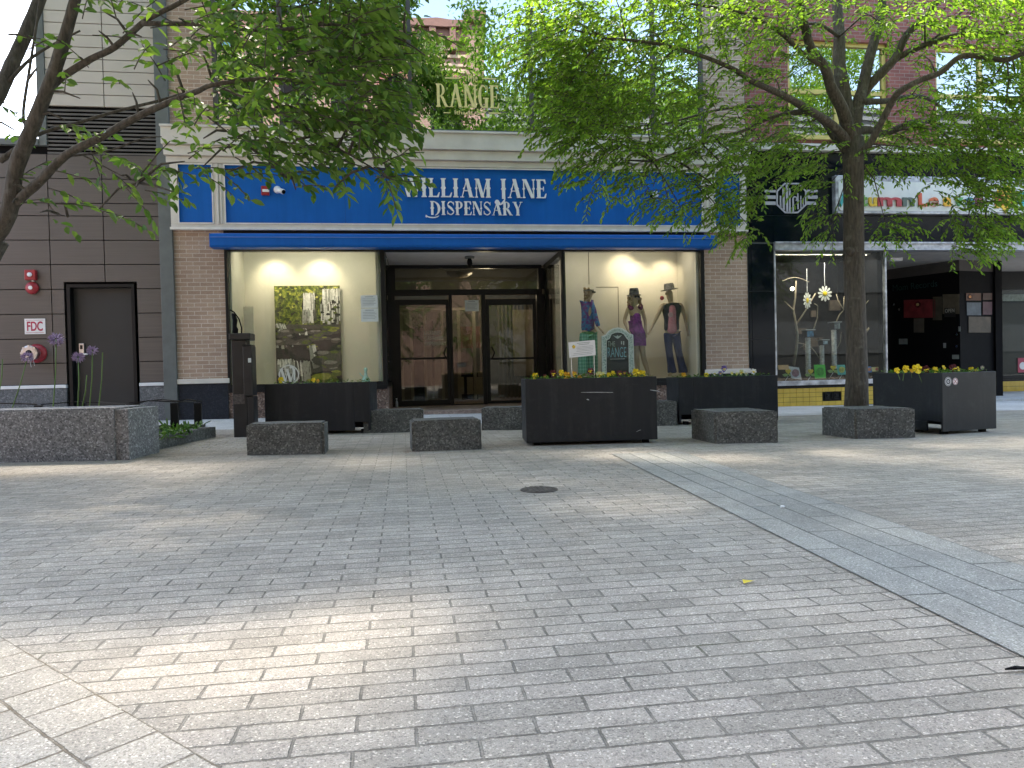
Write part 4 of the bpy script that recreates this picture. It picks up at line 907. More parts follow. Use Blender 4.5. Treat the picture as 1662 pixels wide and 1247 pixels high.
for k in range(12):
    a0_, a1_ = math.pi*(1-k/9), math.pi*(1-(k+1)/9); R1, R2 = .05, .026
    mb.prism([(c2.x+R1*math.cos(a0_), c2.z+R1*math.sin(a0_)), (c2.x+R1*math.cos(a1_), c2.z+R1*math.sin(a1_)), (c2.x+R2*math.cos(a1_), c2.z+R2*math.sin(a1_)), (c2.x+R2*math.cos(a0_), c2.z+R2*math.sin(a0_))], YE-.0045, YE)
mb.build('scroll', m_emb, EB)
# bookshop sign box
BS = empty('fascia_sign', pt(1500, 350, D), 'white fascia sign with colourful Autumn Leaves lettering', 'sign')
s0 = X_(1349, 320); sz0, sz1 = Z_(1500, 350), Z_(1500, 290)
MB().box(s0, xE-1, D-.14, D-.024, sz0, sz1).build('box', m_silver, BS, bevel=.01)
MB().box(s0+.06, xE-1.06, D-.15, D-.141, sz0+.05, sz1-.11).build('face', plain('sign_face', (.66,.70,.70,1), .45, var=.05), BS)
YF = D-.151; cols_ = [(.03,.35,.35),(.65,.30,.03),(.12,.3,.05),(.65,.42,.03),(.45,.05,.06),(.09,.13,.11),None,(.62,.10,.04),(.60,.14,.05),(.70,.38,.03),(.1,.35,.12),(.05,.3,.4),(.5,.1,.2)]
xa = [1361, 1380, 1396, 1409, 1424, 1464, 0, 1490, 1507, 1530, 1548, 1566, 1582]
xb = [1378, 1394, 1407, 1422, 1462, 1483, 0, 1504, 1522, 1544, 1562, 1580, 1595]
for k, ch in enumerate('Autumn Leaves'):
    if ch == ' ': continue
    up_ = ch in 'AL'; up2 = ch == 't'
    r = rect(xa[k], 314 if up_ else (317 if up2 else 321), xb[k], 335.5, YF)
    textmesh('letter', ch, r[0], r[1], r[2], r[3], YF, plain('letter_colour', cols_[k]+(1,), .4), BS, depth=.03, bold=.03)
mb = MB(); mb2 = MB()
cf = pt(1630, 322, YF)
def leafpoly(cx, cz, r, n=5, ph=0.3): return [(cx+r*(1 if k % 2 == 0 else .62)*math.cos(ph+math.pi*k/n), cz+r*(1 if k % 2 == 0 else .62)*math.sin(ph+math.pi*k/n)) for k in range(2*n)]
mb.prism(leafpoly(cf.x, cf.z, .30, 7), YF-.012, YF); mb.build('yellow_leaf', plain('leaf_yellow', (.75,.48,.04,1), .5), BS)
MB().prism(leafpoly(cf.x-.12, cf.z-.02, .15, 5), YF-.018, YF-.0125).build('red_leaf', plain('leaf_red', (.55,.05,.04,1), .5), BS)
MB().prism(leafpoly(cf.x+.42, cf.z-.02, .2, 6), YF-.012, YF).build('teal_leaf', plain('leaf_teal', (.03,.4,.42,1), .5), BS)
# silver header and window frame
zh2 = Z_(1430, 407); zsl = Z_(1345, 617)
mb = MB(); mb.box(xp1, xE, D-.10, D+.1, zt0-.035, zt0-.001); mb.box(xp1, xE, D-.07, D+.1, zh2+.012, zt0-.035); mb.box(xp1, xE, D-.09, D+.1, zh2-.005, zh2+.012)
mb.build('header_trim', m_silver, RB, bevel=.004)
xw0, xw1 = X_(1259, 520), X_(1436, 520)
mb = MB(); mb.box(xp1, xw0, D-.03, D+.05, zsl, zh2-.005); mb.box(xw1, xw1+.03, D-.03, D+.05, ZB, zh2-.005); mb.box(xw0-.02, xw1+.02, D-.05, D+.08, zsl-.085, zsl); mb.build('window_trim', m_silver, RB, bevel=.004)
MB().box(xw0, xw1, D+.01, D+.02, zsl, zh2-.005).build('shop_window', m_glassdark, RB)
zy1, zy0 = Z_(1310, 630), Z_(1310, 659.5)
mb = MB(); mb.box(xw0-.02, xw1+.03, D+.0, D+.08, zy1, zsl-.085); mb.box(xw0-.05, xw1+.03, D+.02, D+.1, ZB, zy1); mb.box(xw1+.03, xw1+.06, D+.02, D+3, ZB, zsl); mb.build('base_backing', m_black, RB)
m_yt = plain('yellow_tile', (.62,.42,.07,1), .22, var=.12, scale=4)
nx = 17; txs = [xw0+(xw1-xw0)*i/nx for i in range(nx+1)]; tzs = [zy0+(zy1-zy0)*i/4 for i in range(5)]
vr = rect(1339, 635.5, 1365, 648.5)
mb = MB()
for i in range(nx):
    for j in range(4):
        a, b, c, d = txs[i]+.003, txs[i+1]-.003, tzs[j]+.003, tzs[j+1]-.003
        if b > vr[0] and a < vr[1] and d > vr[2]+.01 and c < vr[3]-.01: continue
        mb.box(a, b, D+.0, D+.02, c, d)
mb.build('yellow_tiles', m_yt, RB)
mb = MB(); xm = (vr[0]+vr[1])/2
for a, b in ((vr[0], xm-.01), (xm+.01, vr[1])):
    mb.box(a, b, D-.004, D+.012, vr[2], vr[2]+.015); mb.box(a, b, D-.004, D+.012, vr[3]-.015, vr[3]); mb.box(a, a+.012, D-.004, D+.012, vr[2], vr[3]); mb.box(b-.012, b, D-.004, D+.012, vr[2], vr[3])
    c = ((a+b)/2, D+.004, (vr[2]+vr[3])/2)
    for k in range(4): q = math.pi/4+k*math.pi/2; mb.tube([c, (c[0]+.09*math.cos(q), c[1], c[2]+.06*math.sin(q))], .006, 5)
    mb.lathe([(.03, -.005), (.03, .005)], c, 12, 'y')
mb.build('vent_grille', m_black, RB)
# display room behind the glass
mb = MB(); mb.box(xw0-.05, xw1, D+1.5, D+1.55, zsl-.1, zh2+.1); mb.box(xw0-.1, xw0-.03, D+.1, D+1.5, zsl-.1, zh2+.1); mb.box(xw1+.0, xw1+.03, D+.1, D+1.5, zsl, zh2); mb.box(xw0-.1, xw1, D+.1, D+1.5, zh2, zh2+.1); mb.box(xw0-.1, xw1, D+.05, D+1.5, zsl-.1, zsl-.03)
mb.build('display_room', m_dark, RB)
mb = MB()
for k in range(14):
    px = random.uniform(1275, 1425); py = random.uniform(500, 600); p = pt(px, py, D+1.4); w_, h_ = random.uniform(.08, .3), random.uniform(.08, .25)
    if p.x+w_ < xw1: mb.box(p.x, p.x+w_, D+1.44-.01*k*.3, D+1.47, p.z, p.z+h_)
mb.build('shelf_clutter', plain('dim_clutter', (.06,.045,.035,1), .7, var=.5, scale=9), RB)
# vestibule with record shop front
def polyx(px, Y): return (X_(px, 520, Y), Y)
yw = gp(1640, 640).y
Apt, Bpt, Cpt = polyx(1437, 15.5), polyx(1558, 13.95), polyx(1613, 14.15)
zhd2 = pt(1558, 439.5, 13.95).z
mb = MB(); mb.box(xw1-.3, xE, D+.1, D+6, zh2-.0, zh2+.06); mb.build('soffit', plain('vestibule_soffit', (.30,.28,.26,1), .8), RB)
def wallseg(mb, a, b, z0, z1_, th=.06): mb.obox(*obar(a, b, th, z0, z1_))
mb = MB(); wallseg(mb, Apt, Bpt, zhd2, zh2); wallseg(mb, Bpt, Cpt, zhd2, zh2); mb.build('bulkhead', plain('bulkhead_plaster', (.075,.068,.062,1), .8), RB)
mb = MB(); wallseg(mb, Apt, Bpt, ZB, zhd2); wallseg(mb, Bpt, Cpt, ZB, zhd2)
mb.box(Cpt[0], Cpt[0]+.16, 14.1, 14.3, ZB, zh2); wallseg(mb, (xw1+.0, D+.1), (Apt[0]-.02, Apt[1]), ZB, zh2); mb.build('record_shop_front', m_dark, RB)
tag(MB().box(xw1+.06, xE, D+.1, D+6, -.3, -.05).build('vestibule_floor', m_side), kind='structure')
def onseg(px, py, a, b, off=.01):
    u = Vector((b[0]-a[0], b[1]-a[1], 0)); n_ = Vector((u.y, -u.x, 0)).normalized(); o_ = Vector((a[0], a[1], 0))+n_*off
    d = ray(px, py); t = ((o_-Vector((0, 0, CAMZ))).dot(n_))/d.dot(n_); return Vector((0, 0, CAMZ))+d*t
def flat(name, x0, y0, x1, y1, a, b, c, label, cat, rough=.6, round_=False, extra=None, grp=None):
    P4_ = [onseg(*q, a, b) for q in ((x0, y1), (x1, y1), (x1, y0), (x0, y0))]; u = Vector((b[0]-a[0], b[1]-a[1], 0)).normalized(); n_ = Vector((u.y, -u.x, 0))
    R_ = empty(name, P4_[0], label, cat, grp)
    if round_:
        cc_ = sum(P4_, Vector())/4; ru = (P4_[1]-P4_[0]).length/2; rz = abs(P4_[2].z-P4_[1].z)/2; mb = MB(); N_ = 20
        vs = [cc_+u*ru*math.cos(2*math.pi*k/N_)+Vector((0, 0, rz*math.sin(2*math.pi*k/N_))) for k in range(N_)]
        mb.add([v for v in vs]+[v+n_*.004 for v in vs], [tuple(range(N_)), tuple(range(2*N_-1, N_-1, -1))]+[(k, (k+1) % N_, N_+(k+1) % N_, N_+k) for k in range(N_)])
        mb.build('disc', m_vinyl, R_)
        vs = [cc_+n_*.0045+u*ru*.45*math.cos(2*math.pi*k/N_)+Vector((0, 0, rz*.45*math.sin(2*math.pi*k/N_))) for k in range(N_)]
        MB().add([v for v in vs]+[v+n_*.003 for v in vs], [tuple(range(N_)), tuple(range(2*N_-1, N_-1, -1))]+[(k, (k+1) % N_, N_+(k+1) % N_, N_+k) for k in range(N_)]).build('disc_label', plain('disc_label', c+(1,), .5), R_)
    else:
        mb = MB(); mb.obox(P4_[0], P4_[1]-P4_[0], n_*.004, P4_[3]-P4_[0]); mb.build('sheet', plain('print', c+(1,), rough, var=.35, scale=7), R_)
    return R_
m_vinyl = plain('vinyl', (.01,.01,.01,1), .25)
S1, S2 = (Apt, Bpt), (Bpt, Cpt)
flat('red_poster', 1467, 487, 1518, 516, *S1, (.20,.025,.03), 'large dark red poster on the record shop front', 'poster')
flat('gig_poster', 1530, 478, 1557, 510, *S1, (.10,.085,.06), 'tall tan poster left of the corner of the record shop front', 'poster')
flat('gig_poster', 1514, 482, 1529, 520, *S1, (.06,.05,.035), 'narrow brown poster beside the red poster', 'poster')
flat('gig_poster', 1483, 517, 1500, 540, *S1, (.08,.07,.055), 'pale grey poster below the red poster', 'poster')
flat('album_cover', 1568, 476, 1592, 488, *S2, (.09,.03,.012), 'orange brown album cover at the top of the corner pane', 'album cover')
flat('album_cover', 1569, 491, 1592, 512, *S2, (.07,.09,.11), 'grey blue album cover in the middle of the corner pane', 'album cover')
flat('album_cover', 1595, 476, 1610, 487, *S2, (.07,.03,.02), 'dark brown album cover top right of the corner pane', 'album cover')
flat('album_cover', 1595, 490, 1610, 511, *S2, (.06,.02,.03), 'maroon album cover right of the grey blue one', 'album cover')
flat('album_cover', 1572, 514, 1608, 540, *S2, (.06,.042,.025), 'wide tan album cover below the others on the corner pane', 'album cover')
for (x, y, r, c, s_, lb) in ((1451, 494.5, 3.4, (.2,.2,.2), S1, 'leftmost vinyl record on the dark shop front'), (1459.5, 502.5, 3.6, (.22,.2,.18), S1, 'vinyl record just left of the red poster'), (1489.5, 494.5, 5.2, (.55,.42,.2), S1, 'vinyl record with pale label over the red poster'), (1574, 482, 4.6, (.6,.2,.03), S2, 'vinyl record with orange label on the corner pane'), (1553, 543, 3.6, (.02,.03,.08), S1, 'upper dark vinyl record in the column by the corner'), (1553, 562, 3.8, (.03,.05,.1), S1, 'lower dark vinyl record in the column by the corner'), (1594, 597, 3.6, (.3,.25,.1), S2, 'vinyl record with yellow label low on the corner pane')):
    flat('vinyl_record', x-r, y-r, x+r, y+r, *s_, c, lb, 'record', round_=True, grp='records on the shop front')
for (x0, y0, x1, y1, lb) in ((1459, 550, 1473, 559, 'white card low on the left of the record shop front'), (1531, 557, 1535.5, 565, 'small upright white card near the corner'), (1545.5, 576, 1556.5, 583, 'pale card low beside the corner'), (1555.5, 530, 1559, 538, 'small white switch plate on the corner of the shop front')):
    flat('card', x0, y0, x1, y1, *S1, (.22,.24,.24), lb, 'card')
R_ = flat('open_sign', 1533, 500, 1551, 515, *S1, (.012,.012,.012), 'black OPEN sign with white letters on the record shop front', 'sign')
def segtext(body, x0, y0, x1, y1, seg, mat, parent, off=.018):
    a, b = seg; p0, p1_, p2_ = onseg(x0, y1, a, b, off), onseg(x1, y1, a, b, off), onseg(x0, y0, a, b, off)
    o = textmesh('lettering', body, 0, (p1_-p0).length, 0, (p2_-p0).length, 0, mat, None)
    u = (p1_-p0); u.z = 0; o.location = p0; o.rotation_euler.z = math.atan2(u.y, u.x)
    if parent is not None: attach(o, parent)
    return o
segtext('OPEN', 1534, 502, 1549, 508, S1, plain('open_white', (.4,.4,.38,1), .5), R_)
tag(segtext('Mom Records', 1449, 463, 1521, 473, S1, plain('dim_green_letters', (.01,.045,.045,1), .5), None), 'dim green Records lettering on the black header of the vestibule', 'lettering')
EX = empty('junction_box', pt(1446, 420, D+1.), 'white box mounted under the vestibule soffit', 'box')
MB().box(*px_box(1439, 415, 1459, 424.5, D+1.0, .12)).build('case', m_signwhite, EX, bevel=.006)
# recessed right window
mb = MB(); x0 = Cpt[0]+.12
mb.box(x0, xE, yw+.0, yw+.1, ZB, Z_(1645, 616, yw)-.001); mb.build('base_wall', m_black, RB)
zq1, zq0 = Z_(1645, 616, yw), Z_(1645, 638.5, yw)
xs_ = [X_(1626, 620, yw)+.115*i for i in range(16)]; tiles('yellow_tiles', xs_, [zq0, (zq0+zq1)/2, zq1-.04], yw-.015, m_yt, .003)
mb = MB(); mb.box(x0, xE, yw+.02, yw+.1, zq1, zq1+.1); mb.box(x0, x0+.18, yw, yw+.1, zq1+.1, zh2); mb.box(x0, xE, yw, yw+.1, Z_(1650, 470, yw), zh2); mb.box(x0, xE, yw+1.2, yw+1.3, zq1, zh2); mb.build('far_window_frame', m_black, RB)
MB().box(x0+.18, xE, yw+.05, yw+.06, zq1+.1, Z_(1650, 470, yw)).build('far_window', m_glassdark, RB)
PK = empty('pink_poster', pt(1658, 600, yw), 'pink poster standing low in the far right window', 'poster')
MB().box(*px_box(1652, 581, 1680, 604.5, yw+.03, .01)).build('sheet', plain('pink', (.45,.05,.10,1), .5), PK); 
MB().lathe([(.09, 0), (.09, -.004)], (pt(1661, 594, yw).x, yw+.019, pt(1661, 594, yw).z), 16, 'y').build('print', m_signwhite, PK)
MB().box(X_(1628, 480, yw+.5), X_(1690, 480, yw+.5), yw+.5, yw+.53, Z_(1640, 489, yw+.5), Z_(1640, 478, yw+.5)).build('inner_shelf', plain('pale_shelf', (.3,.33,.3,1), .6, var=.4, scale=12), RB)

# ---- display things in the bookshop window
YD2 = D+.45
m_twig = plain('bare_twig', (.30,.25,.18,1), .8, var=.25, scale=12)
def q2(x, y, dy=0): p = pt(1240+x/4.454, 400+y/4.454, YD2+dy); return p
def branch_thing(label, paths):
    R_ = empty('bare_branch', q2(*paths[0][0][0]), label, 'branch', 'bare branches in the shop window')
    for pts_, r0, r1 in paths:
        n_ = len(pts_); MB().tube([q2(x, y, .05*math.sin(i*1.7)) for i, (x, y) in enumerate(pts_)], [r0+(r1-r0)*i/(n_-1) for i in range(n_)], 7).build('limb', m_twig, R_, smooth=True)
branch_thing('forked bare branch at the left of the bookshop window', [([(215, 860), (235, 740), (242, 640), (232, 565), (212, 460), (225, 380), (232, 250)], .03, .014), ([(212, 460), (180, 430), (150, 400)], .014, .008), ([(234, 565), (300, 465), (372, 340)], .016, .012)])
branch_thing('thin upright bare branch left of centre in the bookshop window', [([(350, 625), (385, 520), (388, 430), (365, 415)], .012, .006)])
branch_thing('bare branch beside the tallest column in the bookshop window', [([(522, 545), (545, 495), (577, 460), (535, 390), (522, 345)], .013, .007), ([(577, 460), (578, 360)], .01, .006), ([(530, 735), (552, 690), (558, 620)], .008, .005)])
branch_thing('bare branch right of the tree trunk in the bookshop window', [([(725, 635), (770, 580), (816, 546), (812, 470), (808, 410)], .022, .014), ([(816, 546), (845, 595)], .008, .004), ([(722, 430), (770, 375), (805, 330)], .008, .005)])
branch_thing('low sprawling bare twig between the short columns', [([(250, 700), (300, 708), (335, 722), (370, 765), (402, 812)], .012, .008), ([(300, 708), (260, 735)], .006, .004)])
branch_thing('curved hanging twig at the top of the bookshop window', [([(135, 250), (180, 232), (230, 225), (280, 238), (325, 258)], .010, .006)])
m_petalw = plain('white_petal', (.72,.72,.68,1), .6); m_yel = plain('flower_yellow', (.75,.55,.03,1), .55)
def daisy(x, y, rx, rz, label):
    c = q2(x, y); R_ = empty('paper_daisy', c, label, 'paper flower', 'paper daisies hanging in the shop window')
    MB().tube([(c.x, c.y, c.z+rz), (c.x, c.y, c.z+rz+.45)], .004, 5).build('string', m_signwhite, R_)
    for k in range(11):
        a = 2*math.pi*k/11+.2; u = (math.cos(a), math.sin(a)); v = (-u[1], u[0]); mb = MB(); pl_ = []
        for s, w_ in ((.25, .03), (.6, .13), (.85, .14), (1, .05)): pl_.append((s, w_))
        poly = [(c.x+rx*(s*u[0]+w_*v[0]), c.z+rz*(s*u[1]+w_*v[1])) for s, w_ in pl_]+[(c.x+rx*(s*u[0]-w_*v[0]), c.z+rz*(s*u[1]-w_*v[1])) for s, w_ in reversed(pl_)]
        mb.prism(poly, c.y-.004-.0003*k, c.y+.002); mb.build('petal', m_petalw, R_)
    MB().sphere((c.x, c.y-.006, c.z), rx*.32, 14, 8, (1, .25, rz/rx)).build('centre', m_yel, R_, smooth=True)
daisy(313, 392, .085, .16, 'narrow tilted white paper daisy hanging on the left'); daisy(440, 342, .145, .15, 'full round white paper daisy hanging near the middle')
def stand(x0, x1, yt, yb, bx0, bx1, by0, by1, c, label):
    R_ = empty('display_column', q2((x0+x1)/2, yb), label, 'display stand', 'ribbed columns in the shop window')
    a, b = q2(x0, yb), q2(x1, yt); r = (q2(x1, yb).x-a.x)/2; cx = (a.x+q2(x1, yb).x)/2; n_ = 20; prof = []
    for k in range(n_): z = (b.z-a.z)*k/n_; prof += [(r, z), (r, z+(b.z-a.z)/n_*.62), (r*.8, z+(b.z-a.z)/n_*.7), (r*.8, z+(b.z-a.z)/n_*.95)]
    MB().lathe(prof, (cx, YD2, a.z), 16).build('shaft', plain('column_silver', (.66,.66,.65,1), .4, metal=.0, var=.4, scale=25), R_)
    p0, p1_ = q2(bx0, by1), q2(bx1, by0); MB().box(p0.x, p1_.x, YD2-.08, YD2+.08, p0.z, p1_.z).build('cube', m_black, R_)
    MB().box(p0.x+.012, p1_.x-.012, YD2-.084, YD2-.081, p0.z+.015, p1_.z-.015).build('picture', plain('picture', c+(1,), .5, var=.6, scale=20), R_)
    MB().box(p0.x-.02, p1_.x+.02, YD2-.1, YD2+.1, p1_.z, p1_.z+.015).build('top', m_chrome, R_)
stand(302, 338, 660, 925, 292, 345, 608, 660, (.05,.20,.34), 'ribbed silver column carrying a blue picture cube'); stand(405, 436, 715, 905, 406, 448, 680, 715, (.4,.5,.55), 'shortest ribbed silver column with a white framed cube'); stand(492, 526, 603, 885, 488, 535, 552, 603, (.35,.35,.33), 'tallest ribbed silver column with a black and white cube')
def card2(x0, y0, x1, y1, c, label, disc=None, tilt=.0):
    p0, p1_ = q2(x0, y1, -.3), q2(x1, y0, -.3); R_ = empty('standing_card', p0, label, 'card', 'cards and books in the shop window')
    MB().obox(p0, (p1_.x-p0.x, 0, -tilt), (0, .012, 0), (tilt*-1.2, .03, p1_.z-p0.z)).build('board', plain('board', c+(1,), .5, var=.15), R_)
    if disc:
        cx, cz = (p0.x+p1_.x)/2-tilt*.6, (p0.z+p1_.z)/2-tilt*.5; r = min(p1_.x-p0.x, p1_.z-p0.z)*.36
        MB().lathe([(r, 0), (r, -.006)], (cx, p0.y+.008, cz), 18, 'y').build('medallion', plain('medal', disc+(1,), .5, var=.5, scale=30), R_)
card2(107, 857, 182, 893, (.38,.24,.11), 'tan card lying back at the left end of the window'); card2(200, 865, 272, 955, (.50,.52,.56), 'white card with a pink round medallion', (.35,.16,.2), .03); card2(370, 855, 447, 956, (.04,.55,.04), 'bright green card in the middle of the window', (.03,.35,.03))
card2(535, 856, 592, 930, (.05,.38,.36), 'teal card just left of the tree trunk', (.5,.5,.1)); card2(748, 868, 780, 912, (.05,.18,.5), 'blue and orange card right of the tree trunk', (.6,.2,.1)); card2(784, 872, 850, 905, (.45,.42,.2), 'cream card strip with small hearts', (.5,.12,.1))
hearts = [(175, 905, 'leftmost'), (337, 905, 'second'), (500, 878, 'third'), (565, 892, 'rightmost')]
for k, (x, y, lb) in enumerate(hearts):
    c = q2(x, y, -.28); s_ = .055; R_ = empty('felt_flower', c, lb+' yellow heart shaped paper flower on green leaves in the bookshop window', 'paper flower', 'yellow heart flowers in the window')
    hp = [(c.x+s_*16*math.sin(t_)**3/16, c.z+s_*(13*math.cos(t_)-5*math.cos(2*t_)-2*math.cos(3*t_)-math.cos(4*t_))/16) for t_ in [2*math.pi*i/24 for i in range(24)]]
    MB().prism(hp, c.y-.006, c.y+.006).build('heart', m_yel, R_)
    mb = MB()
    for sg in (-1, 1): mb.prism([(c.x, c.z-.05), (c.x+sg*.06, c.z-.035), (c.x+sg*.12, c.z-.055), (c.x+sg*.08, c.z-.095), (c.x+sg*.02, c.z-.09)], c.y-.004+.001*sg, c.y+.004)
    mb.build('leaf', plain('pale_green_paper', (.30,.45,.14,1), .6), R_); MB().tube([(c.x, c.y, c.z-.09), (c.x-.06, c.y, c.z-.17)], .006, 6).build('stem', m_signwhite, R_)
mb = MB()
for k in range(260):
    p = q2(random.uniform(95, 860), random.uniform(945, 962), random.uniform(-.35, .5)); r = random.uniform(.012, .03); mb.sphere((p.x, p.y, zsl-.03+random.uniform(.0, .05)), r, 6, 4, (1, 1, .5))
tag(mb.build('bark_mulch', plain('mulch', (.08,.05,.035,1), .9, var=.5, scale=30)), 'brown bark chips covering the bookshop window floor', 'mulch', kind='stuff')
SL = empty('added_strip_light', ((xw0+xw1)/2, D+.5, zh2), 'unseen strip light added over the bookshop window display', 'added light')  # fill light added so the display items show
MB().box(xw0+.1, xw1-.1, D+.25, D+.33, zh2-.03, zh2-.002).build('housing', m_white, SL)
l = bpy.data.lights.new('strip', 'AREA'); l.shape = 'RECTANGLE'; l.size = xw1-xw0-.3; l.size_y = .06; l.energy = 15; l.color = (1, .95, .88)
o = bpy.data.objects.new('strip_fill', l); col.objects.link(o); o.location = ((xw0+xw1)/2, D+.29, zh2-.035); o.rotation_euler = (math.radians(38), 0, 0); attach(o, SL)
HL = empty('hanging_bulb', q2(205, 307, .7), 'lit round bulb hanging deep in the bookshop window', 'light bulb'); p = q2(205, 307, .7)
MB().sphere(p, .035, 12, 8).build('bulb', emis('lit_white', (1, .9, .7, 1), 7), HL, smooth=True); MB().tube([p, (p.x, p.y, zh2)], .004, 5).build('cord', m_dark, HL)
# ================================================================ granite seats, walls, planters
def zat(x, y, Yv): return pt(x, y, Yv).z
def ground_quad(C, R, depth):
    C, R = Vector((C.x, C.y, 0)), Vector((R.x, R.y, 0)); u = R-C; v = Vector((-u.y, u.x, 0)).normalized()*depth
    if v.y < 0: v = -v
    return C, u, v
def rough_block(name, C, u, v, h, mat, label, cat, group=None, z0=None, bev=.012, wob=.006, parent=None):
    zb0 = min(gz(p.x, p.y) for p in (C, C+u, C+v, C+u+v))-.04 if z0 is None else z0
    zt_ = gz((C+u*.5).x, C.y)+h
    bm = bmesh.new(); n = (12, 8, 6)
    bmesh.ops.create_cube(bm, size=1)
    bmesh.ops.bevel(bm, geom=bm.edges[:], offset=bev/max(.3, (zt_-zb0)), segments=2, affect='EDGES')
    bmesh.ops.subdivide_edges(bm, edges=[e for e in bm.edges if e.calc_length() > .4], cuts=6, use_grid_fill=True)
    for w_ in bm.verts:
        a, b, c = w_.co+Vector((.5, .5, .5)); w_.co = Vector((0, 0, zb0))+Vector((C.x, C.y, 0))+u*a+v*b+Vector((0, 0, (zt_-zb0)*c))
        w_.co += Vector((random.uniform(-1, 1), random.uniform(-1, 1), random.uniform(-1, 1)))*wob*.35
    bmesh.ops.recalc_face_normals(bm, faces=bm.faces)
    me = bpy.data.meshes.new(name); bm.to_mesh(me); bm.free(); me.materials.append(mat)
    for p_ in me.polygons: p_.use_smooth = False
    o = bpy.data.objects.new(name, me); col.objects.link(o)
    if parent is not None: attach(o, parent)
    return tag(o, label, cat, group) if label else o
GS = 'granite block seats in the plaza'
def seat(C, R, depth, ytop, label, L=None, RF=None):
    Cg, Rg = gp(*C), gp(*R); h = zat(C[0], ytop, Cg.y)-Cg.z
    Cq, u, v = ground_quad(Cg, Rg, depth)
    if L: v = gp(*L)-Cg; v.z = 0
    if RF: v = gp(*RF)-Rg; v.z = 0
    return rough_block('granite_block', Cq, u, v, h, m_granD, label, 'stone seat', GS)
seat((400.5, 739.7), (527, 737.2), .42, 689, 'rough granite block in front of the left black planter', RF=(533.5, 730))
seat((669.5, 733.5), (782, 729.6), .42, 683.3, 'granite block standing alone before the shop doors', L=(665.7, 726.5))
seat((1161.3, 720.6), (1264.3, 718.8), .50, 669, 'granite block between the front planter and the tree, left of its twin', L=(1121.8, 711.3))
seat((1388.7, 712.7), (1487.7, 710.6), .60, 664.5, 'large granite block right in front of the tree trunk', L=(1333, 705.5))
seat((590, 703.5), (687.5, 701.2), .40, 666.5, 'dark granite block right beside the left black planter')
seat((782, 698.7), (880, 697.5), .40, 662, 'dark granite block half hidden behind the front flower planter')
seat((1020, 692.5), (1100, 691), .40, 652.8, 'dark granite block between the front and middle planters')
# corrections: blocks seen on their left side are turned a little
def planter(C, R, depth, ytop, label, L=None, pocket='R'):
    Cg, Rg = gp(*C), gp(*R); h = zat(C[0], ytop, Cg.y)-Cg.z
    Cq, u, v = ground_quad(Cg, Rg, depth)
    if L:
        q_ = gp(*L)-Cg; q_.z = 0; a_ = math.atan2(u.y, u.x); b_ = math.atan2(q_.y, q_.x)-math.pi/2; w_ = .5; c_ = a_*(1-w_)+b_*w_
        W0_ = u.length; Dp = max(depth, q_.length) if depth < 0 else depth; Dp = q_.length if depth < 0 else depth
        u = Vector((math.cos(c_), math.sin(c_), 0))*W0_; v = Vector((-math.sin(c_), math.cos(c_), 0))*Dp
    un, vn = u.normalized(), v.normalized(); W_, D_ = u.length, v.length
    R_ = empty('flower_planter', Cg, label, 'planter', 'black metal flower planters')
    z0, z1_ = Cg.z+.03, Cg.z+h; th = .022; mb = MB(); Z = Vector((0, 0, 1))
    pk = .16; pz = .10
    def ob(o, a, b, c): mb.obox(o, a, b, c)
    B = Vector((Cq.x, Cq.y, z0))
    # front with a fork pocket cut near its right end
    if pocket == 'R': ob(B, un*(W_-pk-.03), vn*th, Z*(z1_-z0)); ob(B+un*(W_-pk-.03)+Z*pz, un*(pk+.03), vn*th, Z*(z1_-z0-pz)); ob(B+un*(W_-.03), un*.03, vn*th, Z*pz)
    elif pocket == 'L': ob(B+un*(pk+.03), un*(W_-pk-.03), vn*th, Z*(z1_-z0)); ob(B+Z*pz, un*(pk+.03), vn*th, Z*(z1_-z0-pz)); ob(B, un*.03, vn*th, Z*pz)
    else: ob(B, un*W_, vn*th, Z*(z1_-z0))
    ob(B+vn*(D_-th), un*W_, vn*th, Z*(z1_-z0)); 
    if pocket == 'S': ob(B+vn*th+Z*pz, un*th, vn*(D_-2*th), Z*(z1_-z0-pz)); ob(B+vn*(pk+.03), un*th, vn*(D_-pk-.03-th), Z*pz)
    else: ob(B+vn*th, un*th, vn*(D_-2*th), Z*(z1_-z0))
    ob(B+un*(W_-th)+vn*th, un*th, vn*(D_-2*th), Z*(z1_-z0))
    ob(B+un*th+vn*th+Z*.1, un*(W_-2*th), vn*(D_-2*th), Z*.02)
    mb.build('tub', m_planter, R_, bevel=.004)
    mb = MB()
    for a in (.08, W_-.13):
        for b in (.06, D_-.1): ob(Vector((Cq.x, Cq.y, Cg.z-.03))+un*a+vn*b, un*.06, vn*.05, Z*.07)
    mb.build('foot', m_dark, R_)
    mb = MB(); ob(B+un*th+vn*th+Z*(h-.12), un*(W_-2*th), vn*(D_-2*th), Z*.05); mb.build('soil', m_soil, R_)
    return R_, B, un, vn, W_, D_, z1_
P1 = planter((854.8, 724.4), (1072.5, 721.4), .55, 616, 'black metal planter of yellow and maroon pansies at the front of the plaza', L=(839.5, 716.5), pocket='N')
P2 = planter((431, 706.3), (602, 703.6), .50, 624, 'black metal planter before the waterfall poster window')
P3 = planter((1102.6, 690.2), (1258, 686.0), .55, 613, 'black metal planter with a purple flower before the right brick pier', L=(1079, 683), pocket='L')
P4 = planter((1530.4, 706), (1627.3, 701.6), -1, 605.3, 'black metal planter with two round stickers beside the tree trunk', L=(1408.5, 697.5), pocket='S')
